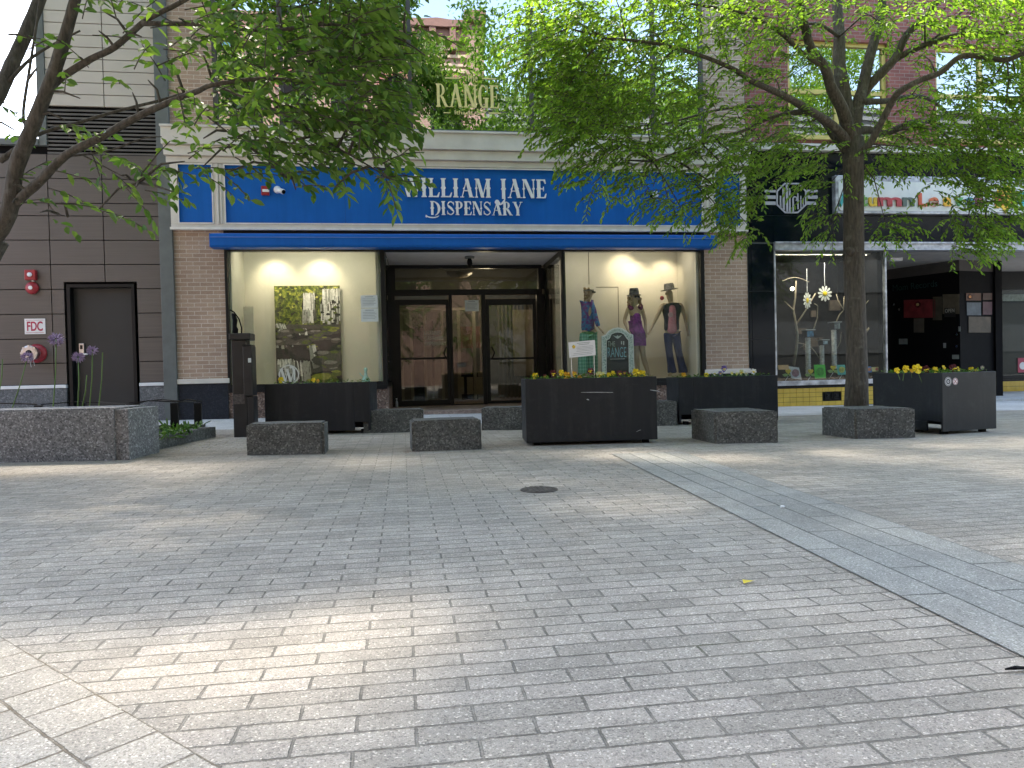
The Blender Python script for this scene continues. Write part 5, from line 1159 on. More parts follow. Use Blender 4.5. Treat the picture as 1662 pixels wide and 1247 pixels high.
# scratches and stickers on the planters
def on_front(P, px, py): # point on front face of planter under a pixel
    R_, B, un, vn, W_, D_, zt_ = P; n_ = -vn; d = ray(px, py); t = ((B-Vector((0, 0, CAMZ))).dot(n_))/d.dot(n_); return Vector((0, 0, CAMZ))+d*t+n_*.0012
m_scr = plain('scratch_paint', (.42,.44,.46,1), .6, var=.3, scale=60)
mb = MB()
for (a, b, c, d, w_) in ((943, 637.3, 995, 637.5, .006), (1055, 633.5, 1070.5, 636, .008), (952, 649, 956, 650, .012), (1033, 701, 1040, 698, .004)):
    p, q = on_front(P1, a, b), on_front(P1, c, d); mb.add([p, q, q+Vector((0, 0, w_*.6)), p+(q-p)*.5+Vector((0, 0, w_)), p+Vector((0, 0, w_*.5))], [(0, 1, 2, 3, 4)])
mb.build('scratch', m_scr, P1[0])
for k, (px, r, c, lb) in enumerate(((1538.8, .046, (.04,.04,.05), 'round black and white disc sticker on the right planter'), (1550.3, .036, (.35,.08,.10), 'small round red crossed sticker on the right planter'))):
    c_ = on_front(P4, px, 619.5-.3*k); n_ = -P4[3]; u = P4[2]; z_ = Vector((0, 0, 1)); R_ = empty('round_sticker', c_, lb, 'sticker')
    def disc(name, r0, r1, m_, off, R_=R_, c_=c_, n_=n_, u=u):
        N_ = 28; vs = []; 
        for q_ in range(N_):
            a = 2*math.pi*q_/N_; e_ = u*math.cos(a)+Vector((0, 0, math.sin(a))); vs += [c_+n_*off+e_*r0, c_+n_*off+e_*r1]
        MB().add(vs, [(2*q_, 2*q_+1, (2*q_+3) % (2*N_), (2*q_+2) % (2*N_)) for q_ in range(N_)]).build(name, m_, R_)
    disc('disc', 0.0005, r, m_signwhite, .0005)
    disc('ring', r*.78, r*.93, plain('sticker_ink', c+(1,), .5), .0012)
    if k == 0: disc('inner_ring', r*.28, r*.62, m_ink, .0012); disc('dot', .0003, r*.14, m_ink, .0012)
    else:
        mb = MB(); 
        for s_ in (-1, 1):
            e1 = (u*s_+z_).normalized()*r*.75; e2 = (u*s_-z_).normalized()*r*.09; o_ = c_+n_*(.0014+.0003*s_); mb.add([o_-e1-e2, o_-e1+e2, o_+e1+e2, o_+e1-e2], [(0, 1, 2, 3)])
        mb.build('cross', plain('sticker_red', (.45,.06,.08,1), .5), R_)
# pansies ---------------------------------------------------------------
m_blotch = plain('petal_blotch', (.03,.008,.02,1), .6); m_cen = plain('flower_eye', (.7,.5,.05,1), .6); m_stem = plain('green_stem', (.09,.17,.03,1), .6)
FC_ = {'yellow': (.80,.60,.02,1), 'maroon': (.09,.006,.018,1), 'cream': (.66,.66,.30,1), 'white': (.72,.72,.68,1), 'purple': (.17,.12,.42,1), 'orange': (.75,.36,.02,1)}
FM = {k: plain('petal_'+k, v, .6, var=.12, scale=40) for k, v in FC_.items()}
def pansy_proto():
    R_ = bpy.data.objects.new('pansy', None); col.objects.link(R_); R_.empty_display_size = .05
    s = .031; mb = MB()
    def lobe(a, r, w_, off, n=9):
        cx, cz = math.cos(a), math.sin(a); vs = [(0, off, 0)]
        for k in range(n):
            q = -1.15+2.3*k/(n-1); rr_ = r*(.86+.14*math.cos(q*2.2)); vs.append((rr_*math.cos(a+q*w_), off-.006*math.cos(q*1.5)+.004*math.sin(3*q), rr_*math.sin(a+q*w_)))
        return vs, [(0, k, k+1) for k in range(1, n)]
    for a, r, w_, off in ((1.05, 1.05, .55, .004), (2.09, 1.05, .55, .006), (.05, .95, .5, 0), (3.09, .95, .5, .002), (-1.57, 1.1, .72, -.002)):
        v, f = lobe(a, s*r, w_, off); mb.add(v, f)
    mb.build('petals', FM['yellow'], None).parent = R_
    mb = MB()
    for a, w_ in ((-1.57, .55), (.05, .33), (3.09, .33)):
        v, f = lobe(a, s*.55, w_, -.009); mb.add(v, f)
    mb.build('blotch', m_blotch, None).parent = R_
    MB().sphere((0, -.012, .001), .005, 8, 6).build('eye', m_cen, None, smooth=True).parent = R_
    MB().tube([(0, .006, 0), (0, .018, -.02), (0, .012, -.10)], .0025, 5).build('stem', m_stem, None).parent = R_
    return R_
PP = pansy_proto(); first = True
def add_pansy(px, py, Yv, colr, label, sc=1.0):
    global first
    p = pt(px, py, Yv); mats = {'petals': FM[colr]}
    if colr == 'maroon': mats['eye'] = FM['yellow']
    if first: o = PP; first = False; PP.children[0].data.materials[0] = FM[colr]; o.location = p
    else: o = dup(PP, p, mats=mats)
    o.rotation_euler = (random.uniform(-.35, .25), random.uniform(-.3, .3), random.uniform(-.5, .5)); o.scale = (sc*random.uniform(.9, 1.15),)*3
    tag(o, label, 'flower', 'pansies in the black planters')
CW = {'yellow': 'yellow pansy with dark face', 'maroon': 'deep maroon pansy', 'cream': 'pale cream yellow pansy', 'white': 'white pansy', 'purple': 'purple blue pansy', 'orange': 'orange yellow pansy'}
OR = ['first', 'second', 'third', 'fourth', 'fifth', 'sixth', 'seventh', 'eighth', 'ninth', 'tenth']
def plant_row(P, items, where, y_off):
    cnt = {}; tot = {}
    for x, y, c, s_ in items: tot[c] = tot.get(c, 0)+1
    for x, y, c, s_ in sorted(items):
        cnt[c] = cnt.get(c, 0)+1
        wh = (OR[cnt[c]-1]+' '+CW[c]+' from the left in '+where) if tot[c] > 1 else ('the only '+CW[c]+' in '+where)
        add_pansy(x, y, P[1].y+y_off+random.uniform(-.06, .08), c, wh, s_)
plant_row(P1, [(868.5, 611, 'yellow', 1.25), (898, 606.5, 'maroon', 1.2), (911, 605, 'yellow', 1.1), (920, 610, 'orange', 1.15), (932, 607.5, 'orange', 1.1), (941, 613, 'orange', .8), (958.5, 603, 'maroon', 1.2), (972, 609, 'cream', 1.1), (979, 608, 'cream', .9), (988, 609, 'yellow', .8), (995, 606, 'yellow', .9), (1005.5, 607, 'maroon', 1.1), (1021, 609.5, 'maroon', 1.1), (1014, 606, 'maroon', .8), (1031.5, 605, 'yellow', 1.2), (1041.5, 608, 'yellow', 1.45), (1026, 611.5, 'maroon', .8), (884, 611, 'maroon', .8)], 'the front planter', .14)
plant_row(P4, [(1456, 601.5, 'yellow', 1), (1470, 599, 'yellow', 1.1), (1488.5, 599, 'yellow', 1.5), (1502.5, 600, 'maroon', 1.3), (1518, 601, 'yellow', 1.2), (1532, 597, 'yellow', 1.0), (1547, 599, 'maroon', 1.6), (1555, 599, 'yellow', .9), (1576, 601, 'yellow', 1), (1585, 602, 'yellow', .8), (1480, 602, 'orange', .8)], 'the right planter', .30)
plant_row(P3, [(1109.5, 609.5, 'orange', 1.1), (1146.5, 609, 'yellow', 1.2), (1175, 598.5, 'purple', 1.3), (1160, 606.5, 'white', .9), (1169, 606, 'purple', .9), (1203, 604.5, 'cream', 1.3), (1196, 607, 'cream', .8), (1211, 606.5, 'white', .9), (1223, 603.5, 'white', 1.4), (1188, 606, 'cream', .8)], 'the middle planter', .22)
plant_row(P2, [(456, 617, 'yellow', 1.1), (509, 617, 'yellow', 1.0), (516, 619, 'orange', .8)], 'the left planter', .2)
def leaves_mesh(name, P_, Dv, Nn, L, Wd, mat, parent=None, fold=.25):
    # P_ base points, Dv directions, Nn approx normals (n,3)
    n = len(P_); Dv = Dv/np.linalg.norm(Dv, axis=1)[:, None]; S = np.cross(Dv, Nn); S /= (np.linalg.norm(S, axis=1)[:, None]+1e-9); Nn = np.cross(S, Dv)
    L = L[:, None]; Wd = Wd[:, None]
    v = np.stack([P_, P_+Dv*L*.32+S*Wd*.42-Nn*Wd*fold*-.6, P_+Dv*L*.68+S*Wd*.40+Nn*Wd*fold*.5-Nn*L*.03, P_+Dv*L-Nn*L*.12, P_+Dv*L*.68-S*Wd*.40+Nn*Wd*fold*.5-Nn*L*.03, P_+Dv*L*.32-S*Wd*.42+Nn*Wd*fold*.6], 1).reshape(-1, 3)
    idx = np.arange(n)[:, None]*6; f = np.concatenate([idx+np.array([[0, 1, 2, 3]]), idx+np.array([[0, 3, 4, 5]])], 1).reshape(-1)
    me = bpy.data.meshes.new(name); me.vertices.add(6*n); me.vertices.foreach_set('co', v.ravel().astype('f')); me.loops.add(8*n); me.loops.foreach_set('vertex_index', f.astype('i'))
    me.polygons.add(2*n); me.polygons.foreach_set('loop_start', (np.arange(2*n)*4).astype('i')); me.update(calc_edges=True); me.validate(); me.materials.append(mat)
    me.polygons.foreach_set('use_smooth', [True]*len(me.polygons))
    o = bpy.data.objects.new(name, me); col.objects.link(o)
    if parent is not None: attach(o, parent)
    return o
for P, nlv in ((P1, 760), (P2, 260), (P3, 620), (P4, 900)):
    R_, B, un, vn, W_, D_, zt_ = P
    a = rng.uniform(.04, W_-.04, nlv); b = rng.uniform(.04, D_-.04, nlv)
    p = np.array(B)[None, :]*np.array([1, 1, 0])+a[:, None]*np.array(un)+b[:, None]*np.array(vn)+np.stack([0*a, 0*a, rng.uniform(zt_-.06, zt_+.02, nlv)], 1)
    d = rng.normal(0, 1, (nlv, 3)); d[:, 2] = np.abs(d[:, 2])*.6
    leaves_mesh('foliage', p, d, rng.normal(0, .3, (nlv, 3))+np.array([0, 0, 1]), rng.uniform(.025, .05, nlv), rng.uniform(.012, .022, nlv), m_fol, R_)
# yard sign in front planter
YS_ = P1[1].y+.12; YSg = empty('garden_sign', pt(945, 605, YS_), 'white bulletin card on wire legs stuck among the front pansies', 'sign')
q4 = [pt(x, y, YS_) for x, y in ((924.5, 581), (967, 576.5), (965.5, 552), (922.5, 556))]
mb = MB(); mb.add([q for q in q4]+[q+Vector((0, .006, 0)) for q in q4], [(0, 1, 2, 3), (7, 6, 5, 4), (0, 4, 5, 1), (1, 5, 6, 2), (2, 6, 7, 3), (3, 7, 4, 0)]); mb.build('board', m_signwhite, YSg)
mb = MB(); mb.tube([pt(927, 581, YS_+.004), pt(928.5, 616, YS_+.004)], .0035, 6); mb.tube([pt(964, 577, YS_+.004), pt(965, 616, YS_+.004)], .0035, 6); mb.build('wire_leg', m_chrome, YSg)
qa, qb, qd = q4[0], q4[1], q4[3]
def onq(u, v): return qa+(qb-qa)*u+(qd-qa)*v+Vector((0, -.001, 0))
mb = MB()
for (u0, u1, v_) in ((.32, .82, .86), (.38, .78, .76), (.30, .92, .62), (.28, .94, .53), (.30, .92, .44), (.28, .90, .35), (.16, .9, .22), (.12, .86, .12)):
    h_ = .035 if v_ > .7 else .022; mb.add([onq(u0, v_), onq(u1, v_), onq(u1, v_+h_), onq(u0, v_+h_)], [(0, 1, 2, 3)])
mb.build('print_line', plain('sign_print', (.30,.34,.34,1), .7, var=.5, scale=120), YSg)
mb = MB(); mb.add([onq(.14, .60), onq(.20, .55), onq(.24, .62), onq(.26, .72), onq(.18, .82), onq(.12, .72)], [(0, 1, 2, 3, 4, 5)]); mb.build('flower_print', plain('print_yellow', (.65,.45,.05,1), .7, var=.4, scale=60), YSg)

# ================================================================ kiosk post
kb = gp(386, 710); Yk = kb.y
KS = empty('kiosk_post', kb, 'black utility post with side cabinet and capped nozzle before the left brick pier', 'utility post')
def kz(y): return pt(390, y, Yk).z
kx = lambda x, y=620: X_(x, y, Yk)
m_kb = plain('kiosk_black', (.016,.016,.018,1), .42, var=.3, scale=5)
MB().box(kx(377), kx(401), Yk, Yk+.24, kb.z-.02, kz(552)).build('post', m_kb, KS, bevel=.008)
MB().box(kx(374.5), kx(409), Yk-.03, Yk+.27, kz(552), kz(541)).build('cap', m_kb, KS, bevel=.01)
MB().box(kx(401.3), kx(411.5), Yk-.02, Yk+.22, kb.z-.02, kz(644)).build('lower_cabinet', m_kb, KS, bevel=.006)
CB = MB().box(kx(396.5), kx(411.3), Yk-.045, Yk+.2, kz(643), kz(562)).build('cabinet', m_kb, KS, bevel=.008)
MB().box(kx(396.3), kx(410.3), Yk-.05, Yk+.2, kz(562), kz(560)).build('cabinet_lid', m_black, CB)
MB().box(kx(405), kx(410), Yk-.049, Yk-.046, kz(589), kz(582)).build('label', m_paper, CB)
MB().box(kx(378), kx(396), Yk-.003, Yk-.001, kz(656), kz(640)).build('worn_patch', plain('worn_paint', (.09,.075,.07,1), .7, var=.5, scale=40), KS)
mb = MB(); k = lambda x, y: Vector((X_(x, y, Yk+.12), Yk+.12, pt(x, y, Yk+.12).z))
mb.tube([k(381.5, 541), k(382, 535), k(380.8, 530), k(381.5, 520), k(379, 512), k(377, 509)], [.035, .035, .025, .03, .022, .01], 10); mb.build('nozzle', m_dark, KS, smooth=True)
MB().tube([k(373, 503), k(380, 507), k(388, 518), k(392, 532), k(392, 541)], .008, 7).build('cable', m_dark, KS, smooth=True)

# ================================================================ raised bed
C = gp(-60, 752.5); R = gp(208.5, 747.3); Cq, u, v = ground_quad(C, R, .62); hw = zat(208, 664.3, R.y)-R.z
rough_block('granite_wall', Cq-u.normalized()*2.5, u+u.normalized()*2.5, v, hw, m_granL, 'long pale speckled granite wall block at the left edge of the plaza', 'stone wall', bev=.015)
c1 = gp(256.5, 730.3); c2 = gp(351, 709); cu_ = Vector((c2.x-c1.x, c2.y-c1.y, 0)); cn = Vector((-cu_.y, cu_.x, 0)).normalized()
hc = zat(351, 690.8, c2.y)-c2.z
KC = empty('bed_kerb', c1, 'low dark granite kerb closing the planting bed beside the long wall', 'kerb')
c1m = Vector((c1.x, c1.y, 0))-cu_.normalized()*.5
rough_block('kerb_stone', c1m, cu_+cu_.normalized()*.5, cn*.16, hc, m_granD, None, None, parent=KC, bev=.01)
c3 = Vector((c2.x, c2.y, 0))+cn*.0; rough_block('kerb_stone', c3+cn*.16-Vector((3.4, -.0, 0)), Vector((3.4, 0, 0)), Vector((0, .14, 0)), hc, m_granD, None, None, parent=KC, bev=.01)
y0b = R.y+.6
tag(MB().box(Cq.x-1, c1.x-.0, R.y+.5, c2.y, -.05, .11).build('bed_soil', m_soil), kind='structure')
nlv = 700; p = np.stack([rng.uniform(Cq.x+.3, c1.x+.15, nlv), rng.uniform(R.y+.65, c2.y-.1, nlv), rng.uniform(.10, .19, nlv)], 1); d = rng.normal(0, 1, (nlv, 3)); d[:, 2] = abs(d[:, 2])
tag(leaves_mesh('ground_cover', p, d, rng.normal(0, .4, (nlv, 3))+np.array([0, 0, 1]), rng.uniform(.05, .13, nlv), rng.uniform(.02, .05, nlv), m_fol), 'low green leafy ground cover in the raised bed', 'ground cover', kind='stuff')
# railing
RL = empty('bed_railing', gp(283, 705), 'low black flat bar railing with square posts around the planting bed', 'railing')
Ypa, Ypb = gp(283, 714).y, gp(320, 706).y
def rp(x, y, Y): return pt(x, y, Y)
for (xa, xb_, yt, yb, Y) in ((277.5, 288, 654, 712, Ypa), (315.5, 326, 654, 705, Ypb), (56.5, 67.5, 658, 712, Ypb+.1), (133, 138, 654, 705, Ypb+.5)):
    a, b = rp(xa, yb, Y), rp(xb_, yt, Y); MB().box(a.x, b.x, Y, Y+.05, .02, b.z).build('post', m_black, RL, bevel=.004)
def flatbar(pts_, h_=.012, d_=.045):
    mb = MB()
    for a, b in zip(pts_[:-1], pts_[1:]): mb.obox(a, b-a, Vector((0, d_, 0)), Vector((0, 0, h_)))
    return mb
flatbar([rp(204, 660, Ypa), rp(240, 651.5, Ypa), rp(286, 653.5, Ypa)]).build('rail', m_black, RL)
flatbar([rp(286, 653.5, Ypa), rp(303, 649.5, (Ypa+Ypb)/2), rp(326, 652.5, Ypb)]).build('rail', m_black, RL)
flatbar([rp(-40, 655, Ypb+.1), rp(20, 656, Ypb+.1), rp(58, 657.5, Ypb+.1)]).build('rail', m_black, RL)
flatbar([rp(66, 657.5, Ypb+.1), rp(120, 653.5, Ypb+.3), rp(160, 654, Ypb+.3), rp(203, 657, Ypb+.1)]).build('rail', m_black, RL)
flatbar([rp(209, 655, Ypb+.2), rp(262, 649.5, Ypb+.2), rp(290, 652, Ypb+.1), rp(316, 653, Ypb)]).build('rail', m_black, RL)
# alliums
m_all = plain('allium_purple', (.40,.30,.46,1), .8, var=.3, scale=60); Ya = R.y+.95
def allium(head, stem, label, hr=.075, Y=Ya):
    b = pt(*stem, Y); t_ = pt(*head, Y); R_ = empty('allium', Vector((b.x, Y, .1)), label, 'flower', 'tall allium stems in the raised bed')
    m_ = (b+t_)/2+Vector((.01, 0, 0)); MB().tube([Vector((b.x-(t_.x-b.x)*.1, Y, .1)), b, m_, t_], [.007, .006, .005, .0045], 6).build('stem', m_stem, R_, smooth=True)
    if hr:
        n_ = 120; dv = rng.normal(0, 1, (n_, 3)); dv /= np.linalg.norm(dv, axis=1)[:, None]; dv[:, 2] *= .8
        pb = np.array(t_)+dv*hr*.35; 
        leaves_mesh('flower_head', pb, dv, rng.normal(0, 1, (n_, 3)), np.full(n_, hr*.75), np.full(n_, hr*.17), m_all, R_)
allium((91, 551), (86, 663), 'tallest purple allium in front of the panel wall'); allium((44.5, 580), (18, 668), 'leaning purple allium overlapping the hose inlet', .06); allium((150, 569), (145, 663), 'purple allium before the dark door, right of its neighbour', .055); allium((127, 580), (126, 663), 'flat purple allium at the left side of the dark door', .06)
allium((166.5, 572), (160, 663), 'headless allium stem before the middle of the dark door', 0); allium((141, 609), (133, 663), 'short headless allium stem before the dark door', 0); allium((4, 583), (-2, 640), 'thick grassy blade at the left edge of the photo', 0, Ya-.3)

# ================================================================ chalkboard and mannequins
Yc = D+.30; CH = empty('chalkboard_sign', pt(1002, 612, Yc), 'arched chalkboard with white carved frame reading The Range in the mannequin window', 'chalkboard')
cb = [(977.5, 618), (976, 546), (983, 543.5), (988, 537), (995, 533), (1002, 531.8), (1009, 533), (1016, 537), (1021, 541.5), (1027, 543.5), (1029.5, 618)]
op = [pt(x, y, Yc) for x, y in cb]; cc = pt(1002, 585, Yc)
ci = [(984, 618), (984, 553), (989, 550), (992, 543), (998, 540.5), (1002, 540), (1007, 540.5), (1012, 543), (1016, 549), (1019.5, 553), (1020.5, 618)]
ip = [pt(x, y, Yc) for x, y in ci]
m_carv = NT('carved_frame'); m_carv.base(m_carv.ramp(m_carv.noise(48, None, 4, .7), [(.42, (.10,.22,.20,1)), (.5, (.62,.68,.66,1))])).rough(.6); m_carv = m_carv.m
mb = MB()
for i in range(10): mb.prism([(op[i].x, op[i].z), (op[i+1].x, op[i+1].z), (ip[i+1].x, ip[i+1].z), (ip[i].x, ip[i].z)], Yc-.02, Yc+.02)
mb.build('frame', m_carv, CH)
mb = MB(); 
for i in range(10):
    a, b = op[i], op[i+1]; ai, bi = a+(cc-a)*.04, b+(cc-b)*.04; mb.prism([(a.x, a.z), (b.x, b.z), (bi.x, bi.z), (ai.x, ai.z)], Yc-.026, Yc-.0201)
    a, b = ip[i], ip[i+1]; ai, bi = a+(a-cc)*.035, b+(b-cc)*.035; mb.prism([(a.x, a.z), (b.x, b.z), (bi.x, bi.z), (ai.x, ai.z)], Yc-.026, Yc-.0202)
mb.build('frame_edge', m_signwhite, CH)
MB().prism([(q.x, q.z) for q in ip], Yc-.012, Yc+.01).build('board', plain('slate', (.008,.012,.013,1), .7), CH)
m_chalk = plain('chalk_white', (.45,.5,.5,1), .8, var=.2, scale=60); m_chalkb = plain('chalk_blue', (.15,.42,.52,1), .8, var=.2, scale=60)
def chalktext(body, x0, y0, x1, y1, m_, b=0): r = rect(x0, y0, x1, y1, Yc); textmesh('lettering', body, r[0], r[1], r[2], r[3], Yc-.0125, m_, CH, bold=b)
chalktext('THE', 986, 554.5, 998, 562.5, m_chalk, -.012); chalktext('RANGE', 986, 564, 1016, 580, m_chalkb, -.015)
mb = MB(); mb.box(*px_box(990, 582.5, 1014, 583.3, Yc-.0125, .002)); mb.box(*px_box(1008, 554, 1009.5, 559, Yc-.0125, .002)); mb.box(*px_box(1011.5, 554, 1013, 560, Yc-.0125, .002)); mb.build('chalk_line', m_chalk, CH)
mb = MB(); q = pt(1002, 547, Yc); mb.prism([(q.x-.09, q.z+.03), (q.x-.02, q.z+.01), (q.x, q.z+.03), (q.x+.02, q.z+.01), (q.x+.09, q.z+.035), (q.x+.03, q.z-.02), (q.x, q.z-.035), (q.x-.03, q.z-.02)], Yc-.0145, Yc-.0125); mb.build('crest', m_chalk, CH)

def skin(name, nodes, edges, mat, parent, sub=2, root=0):
    me = bpy.data.meshes.new(name); me.from_pydata([tuple(n[0]) for n in nodes], edges, [])
    o = bpy.data.objects.new(name, me); col.objects.link(o)
    md = o.modifiers.new('s', 'SKIN'); md.use_smooth_shade = True
    bpy.context.view_layer.update()
    if not me.skin_vertices: me.attributes.new('skin', 'FLOAT', 'POINT')
    for i, n in enumerate(nodes):
        r = n[1]; me.skin_vertices[0].data[i].radius = r if hasattr(r, '__len__') else (r, r); me.skin_vertices[0].data[i].use_root = (i == root)
    o.modifiers.new('ss', 'SUBSURF').levels = sub; o.modifiers['ss'].render_levels = sub
    bpy.context.view_layer.update(); dg = bpy.context.evaluated_depsgraph_get()
    m2 = bpy.data.meshes.new_from_object(o.evaluated_get(dg)); bpy.data.objects.remove(o)
    m2.materials.clear(); m2.materials.append(mat); m2.polygons.foreach_set('use_smooth', [True]*len(m2.polygons)); m2.polygons.foreach_set('material_index', [0]*len(m2.polygons))
    o = bpy.data.objects.new(name, m2); col.objects.link(o)
    if parent is not None: attach(o, parent)
    return o
YM = D+.62
zfl = zgr0-.02
def mj(x, y, dy=0): return pt(x, y, YM+dy)
def body(parent, J, face=(-1, 0)):
    # J: joint -> pixel (x, y[, dy])
    N = lambda k: mj(*J[k]); nodes = []; ed = []; ix = {}
    def add(k, p, r, fr=None):
        ix[k] = len(nodes); nodes.append((p, r)); 
        if fr: ed.append((ix[fr], ix[k]))
    hip = (N('hipL')+N('hipR'))/2
    add('pelvis', hip, (.12, .10)); add('waist', N('waist'), (.10, .085), 'pelvis'); add('chest', N('chest'), (.13, .095), 'waist')
    add('neckb', N('neck')+Vector((0, 0, -.05)), (.055, .055), 'chest'); add('neck', N('neck'), (.045, .045), 'neckb'); 
    h = N('head'); add('jaw', h+Vector((0, 0, -.07)), (.062, .068), 'neck'); add('skull', h+Vector((0, 0, .02)), (.078, .088), 'jaw'); add('crown', h+Vector((0, 0, .085)), (.055, .065), 'skull')
    f = Vector((face[0], -abs(face[1]), 0)).normalized(); add('nose', h+f*.105+Vector((0, 0, -.01)), (.012, .014), 'skull')
    for s in 'LR':
        add('sh'+s, N('sh'+s), (.048, .048), 'chest'); add('el'+s, N('el'+s), (.034, .034), 'sh'+s); add('wr'+s, N('wr'+s), (.023, .023), 'el'+s)
        w = N('wr'+s); d = (N('ha'+s)-w); dn = d.normalized(); add('pm'+s, w+d*.45, (.036, .018), 'wr'+s)
        sd_ = Vector((0, 1, 0)); 
        for i in range(4): 
            b0 = w+d*.62+sd_*(.027*(i-1.5)); L_ = (.05, .06, .055, .042)[i]; add('f%s%d' % (s, i), b0+dn*.015, (.009, .009), 'pm'+s); add('g%s%d' % (s, i), b0+dn*L_+Vector((0, 0, -.008)), (.007, .007), 'f%s%d' % (s, i))
        add('t'+s, w+d*.40+Vector((0, -.04, 0))+dn*.02, (.009, .009), 'pm'+s)
        add('th'+s, N('hip'+s), (.085, .085), 'pelvis'); add('kn'+s, N('kn'+s), (.055, .055), 'th'+s); add('ca'+s, (N('kn'+s)*.6+N('an'+s)*.4)+Vector((0, .02, 0)), (.052, .055), 'kn'+s); add('an'+s, N('an'+s), (.033, .033), 'ca'+s)
        an = N('an'+s); add('fo'+s, an+Vector((f.x*.12, -.10, -.05)), (.035, .025), 'an'+s)
    return skin('body', nodes, ed, m_skin, parent)
def garment(name, pts_, mat, parent, sub=2): # chain or tree: list of (point, radius, parent index)
    return skin(name, [(p, r) for p, r, _ in pts_], [(q, i) for i, (_, _, q) in enumerate(pts_) if q is not None], mat, parent, sub)
def noisy(name, stops, scale, rough=.7):
    t = NT(name); t.base(t.ramp(t.noise(scale, None, 5, .7), stops)).rough(rough); t.b.inputs['Specular IOR Level'].default_value = .08; return t.m
# --- right mannequin : hat, pink top, black vest, blue flared trousers
G3 = empty('mannequin', pt(1092, 610, YM), 'mannequin in patterned hat, pink shirt, dark vest and blue flared trousers', 'mannequin', 'mannequins in the right shop window')
J3 = dict(head=(1087, 477), neck=(1089, 490), chest=(1090, 501), waist=(1090, 527), hipL=(1084, 538), hipR=(1097, 538), shL=(1076, 494), shR=(1105, 494), elL=(1066, 515, -.05), elR=(1112, 517), wrL=(1057, 533, -.1), wrR=(1115.5, 536), haL=(1052, 543, -.12), haR=(1118, 546), knL=(1086, 570), knR=(1101, 570), anL=(1091, 605), anR=(1109, 605))
body(G3, J3, (-1, -.3))
n3 = lambda k: mj(*J3[k])
m_pink = noisy('pink_jersey', [(.4, (.42,.16,.20,1)), (.6, (.50,.22,.26,1))], 30); m_denim = noisy('navy_denim', [(.35, (.002,.008,.05,1)), (.65, (.004,.016,.085,1))], 40); m_vest = noisy('dark_vest', [(.4, (.003,.006,.009,1)), (.6, (.008,.013,.018,1))], 20)
o3 = Vector((-.015, -.045, 0))
garment('vest', [(n3('waist')+Vector((0, 0, -.17)), (.175, .13), None), (n3('waist'), (.150, .12), 0), (n3('chest'), (.165, .12), 1), (n3('neck')+Vector((0, 0, -.09)), (.08, .07), 2), (n3('shL'), .062, 2), (n3('shR'), .062, 2)], m_vest, G3)
garment('shirt', [(n3('waist')+o3+Vector((0, 0, -.20)), (.125, .12), None), (n3('waist')+o3, (.095, .10), 0), (n3('chest')+o3, (.088, .10), 1), (n3('neck')+o3+Vector((0, .03, -.06)), (.05, .05), 2)], m_pink, G3)
def trousers(parent, n, mat, flare, pel=.125, th=.095, kn=.07, hem=None):
    hp = (n('hipL')+n('hipR'))/2; P_ = [(hp+Vector((0, 0, .04)), (pel, pel*.85), None)]
    for s in 'LR':
        i = len(P_); hm = n('an'+s)+Vector((0, 0, .02)); P_ += [(n('hip'+s)+Vector((0, 0, -.08)), (th, th), 0), (n('kn'+s), (kn, kn), i), (n('kn'+s)*.35+hm*.65, (kn*1.1, kn*1.1), i+1), (hm, (flare, flare), i+2), (hm+Vector((0, 0, -.035)), (flare*1.02, flare*1.02), i+3)]
    return garment('trousers', P_, mat, parent)
trousers(G3, n3, m_denim, .095)
def hat(parent, c, r, h, brim, mat, droop=.0, band=None, tilt=0):
    prof = [(brim, -.004), (brim, .004), (r*1.02, .014), (r, h*.7), (r*.9, h), (r*.5, h*1.02), (.001, h*.97)]
    o = MB().lathe(prof, (0, 0, 0), 28).build('hat', mat, None, smooth=True); o.location = c; o.rotation_euler = (0, tilt, 0); attach(o, parent)
    if band: b = MB().lathe([(r*1.04, .012), (r*1.05, .012), (r*1.035, .045), (r*1.0, .045)], (0, 0, 0), 28).build('hat_band', band, None); b.parent = o
    return o
m_hatp = noisy('patterned_hat', [(.42, (.01,.01,.01,1)), (.5, (.26,.24,.21,1)), (.62, (.05,.045,.04,1))], 45)
hat(G3, mj(1086.5, 470.5), .095, .12, .165, m_hatp, tilt=-.12)
MB().sphere(mj(1074.5, 484, -.1), .042, 10, 8, (1, .5, 1)).build('red_rose', m_red, G3, smooth=True)
MB().lathe([(.045, -.0), (.05, -.01), (.03, -.012)], mj(1088, 511, -.14), 14, 'y').build('shirt_print', plain('print_pale', (.5,.3,.32,1), .7), G3)
# --- middle mannequin : top hat, purple dress
G2 = empty('mannequin', pt(1034, 612, YM), 'mannequin in black top hat and short purple ruffled dress', 'mannequin', 'mannequins in the right shop window')
J2 = dict(head=(1030, 484), neck=(1030, 496), chest=(1031, 505), waist=(1031, 523), hipL=(1029, 534), hipR=(1037, 534), shL=(1020, 500), shR=(1041, 499), elL=(1013, 521, .0), elR=(1047, 520), wrL=(1020, 538, -.12), wrR=(1048, 537, -.05), haL=(1025, 547, -.16), haR=(1049, 547, -.08), knL=(1033, 576), knR=(1044, 578), anL=(1036, 607), anR=(1053, 608))
body(G2, J2, (.15, -1)); n2 = lambda k: mj(*J2[k])
m_purp = noisy('purple_satin', [(.38, (.07,.004,.09,1)), (.62, (.20,.02,.24,1))], 22, .4); m_plum = noisy('plum_collar', [(.4, (.05,.006,.03,1)), (.6, (.14,.015,.09,1))], 30)
garment('dress_top', [(n2('waist')+Vector((.01, 0, -.11)), (.12, .105), None), (n2('chest'), (.125, .115), 0)], m_purp, G2)
w2 = n2('waist'); mb = MB(); N_ = 36
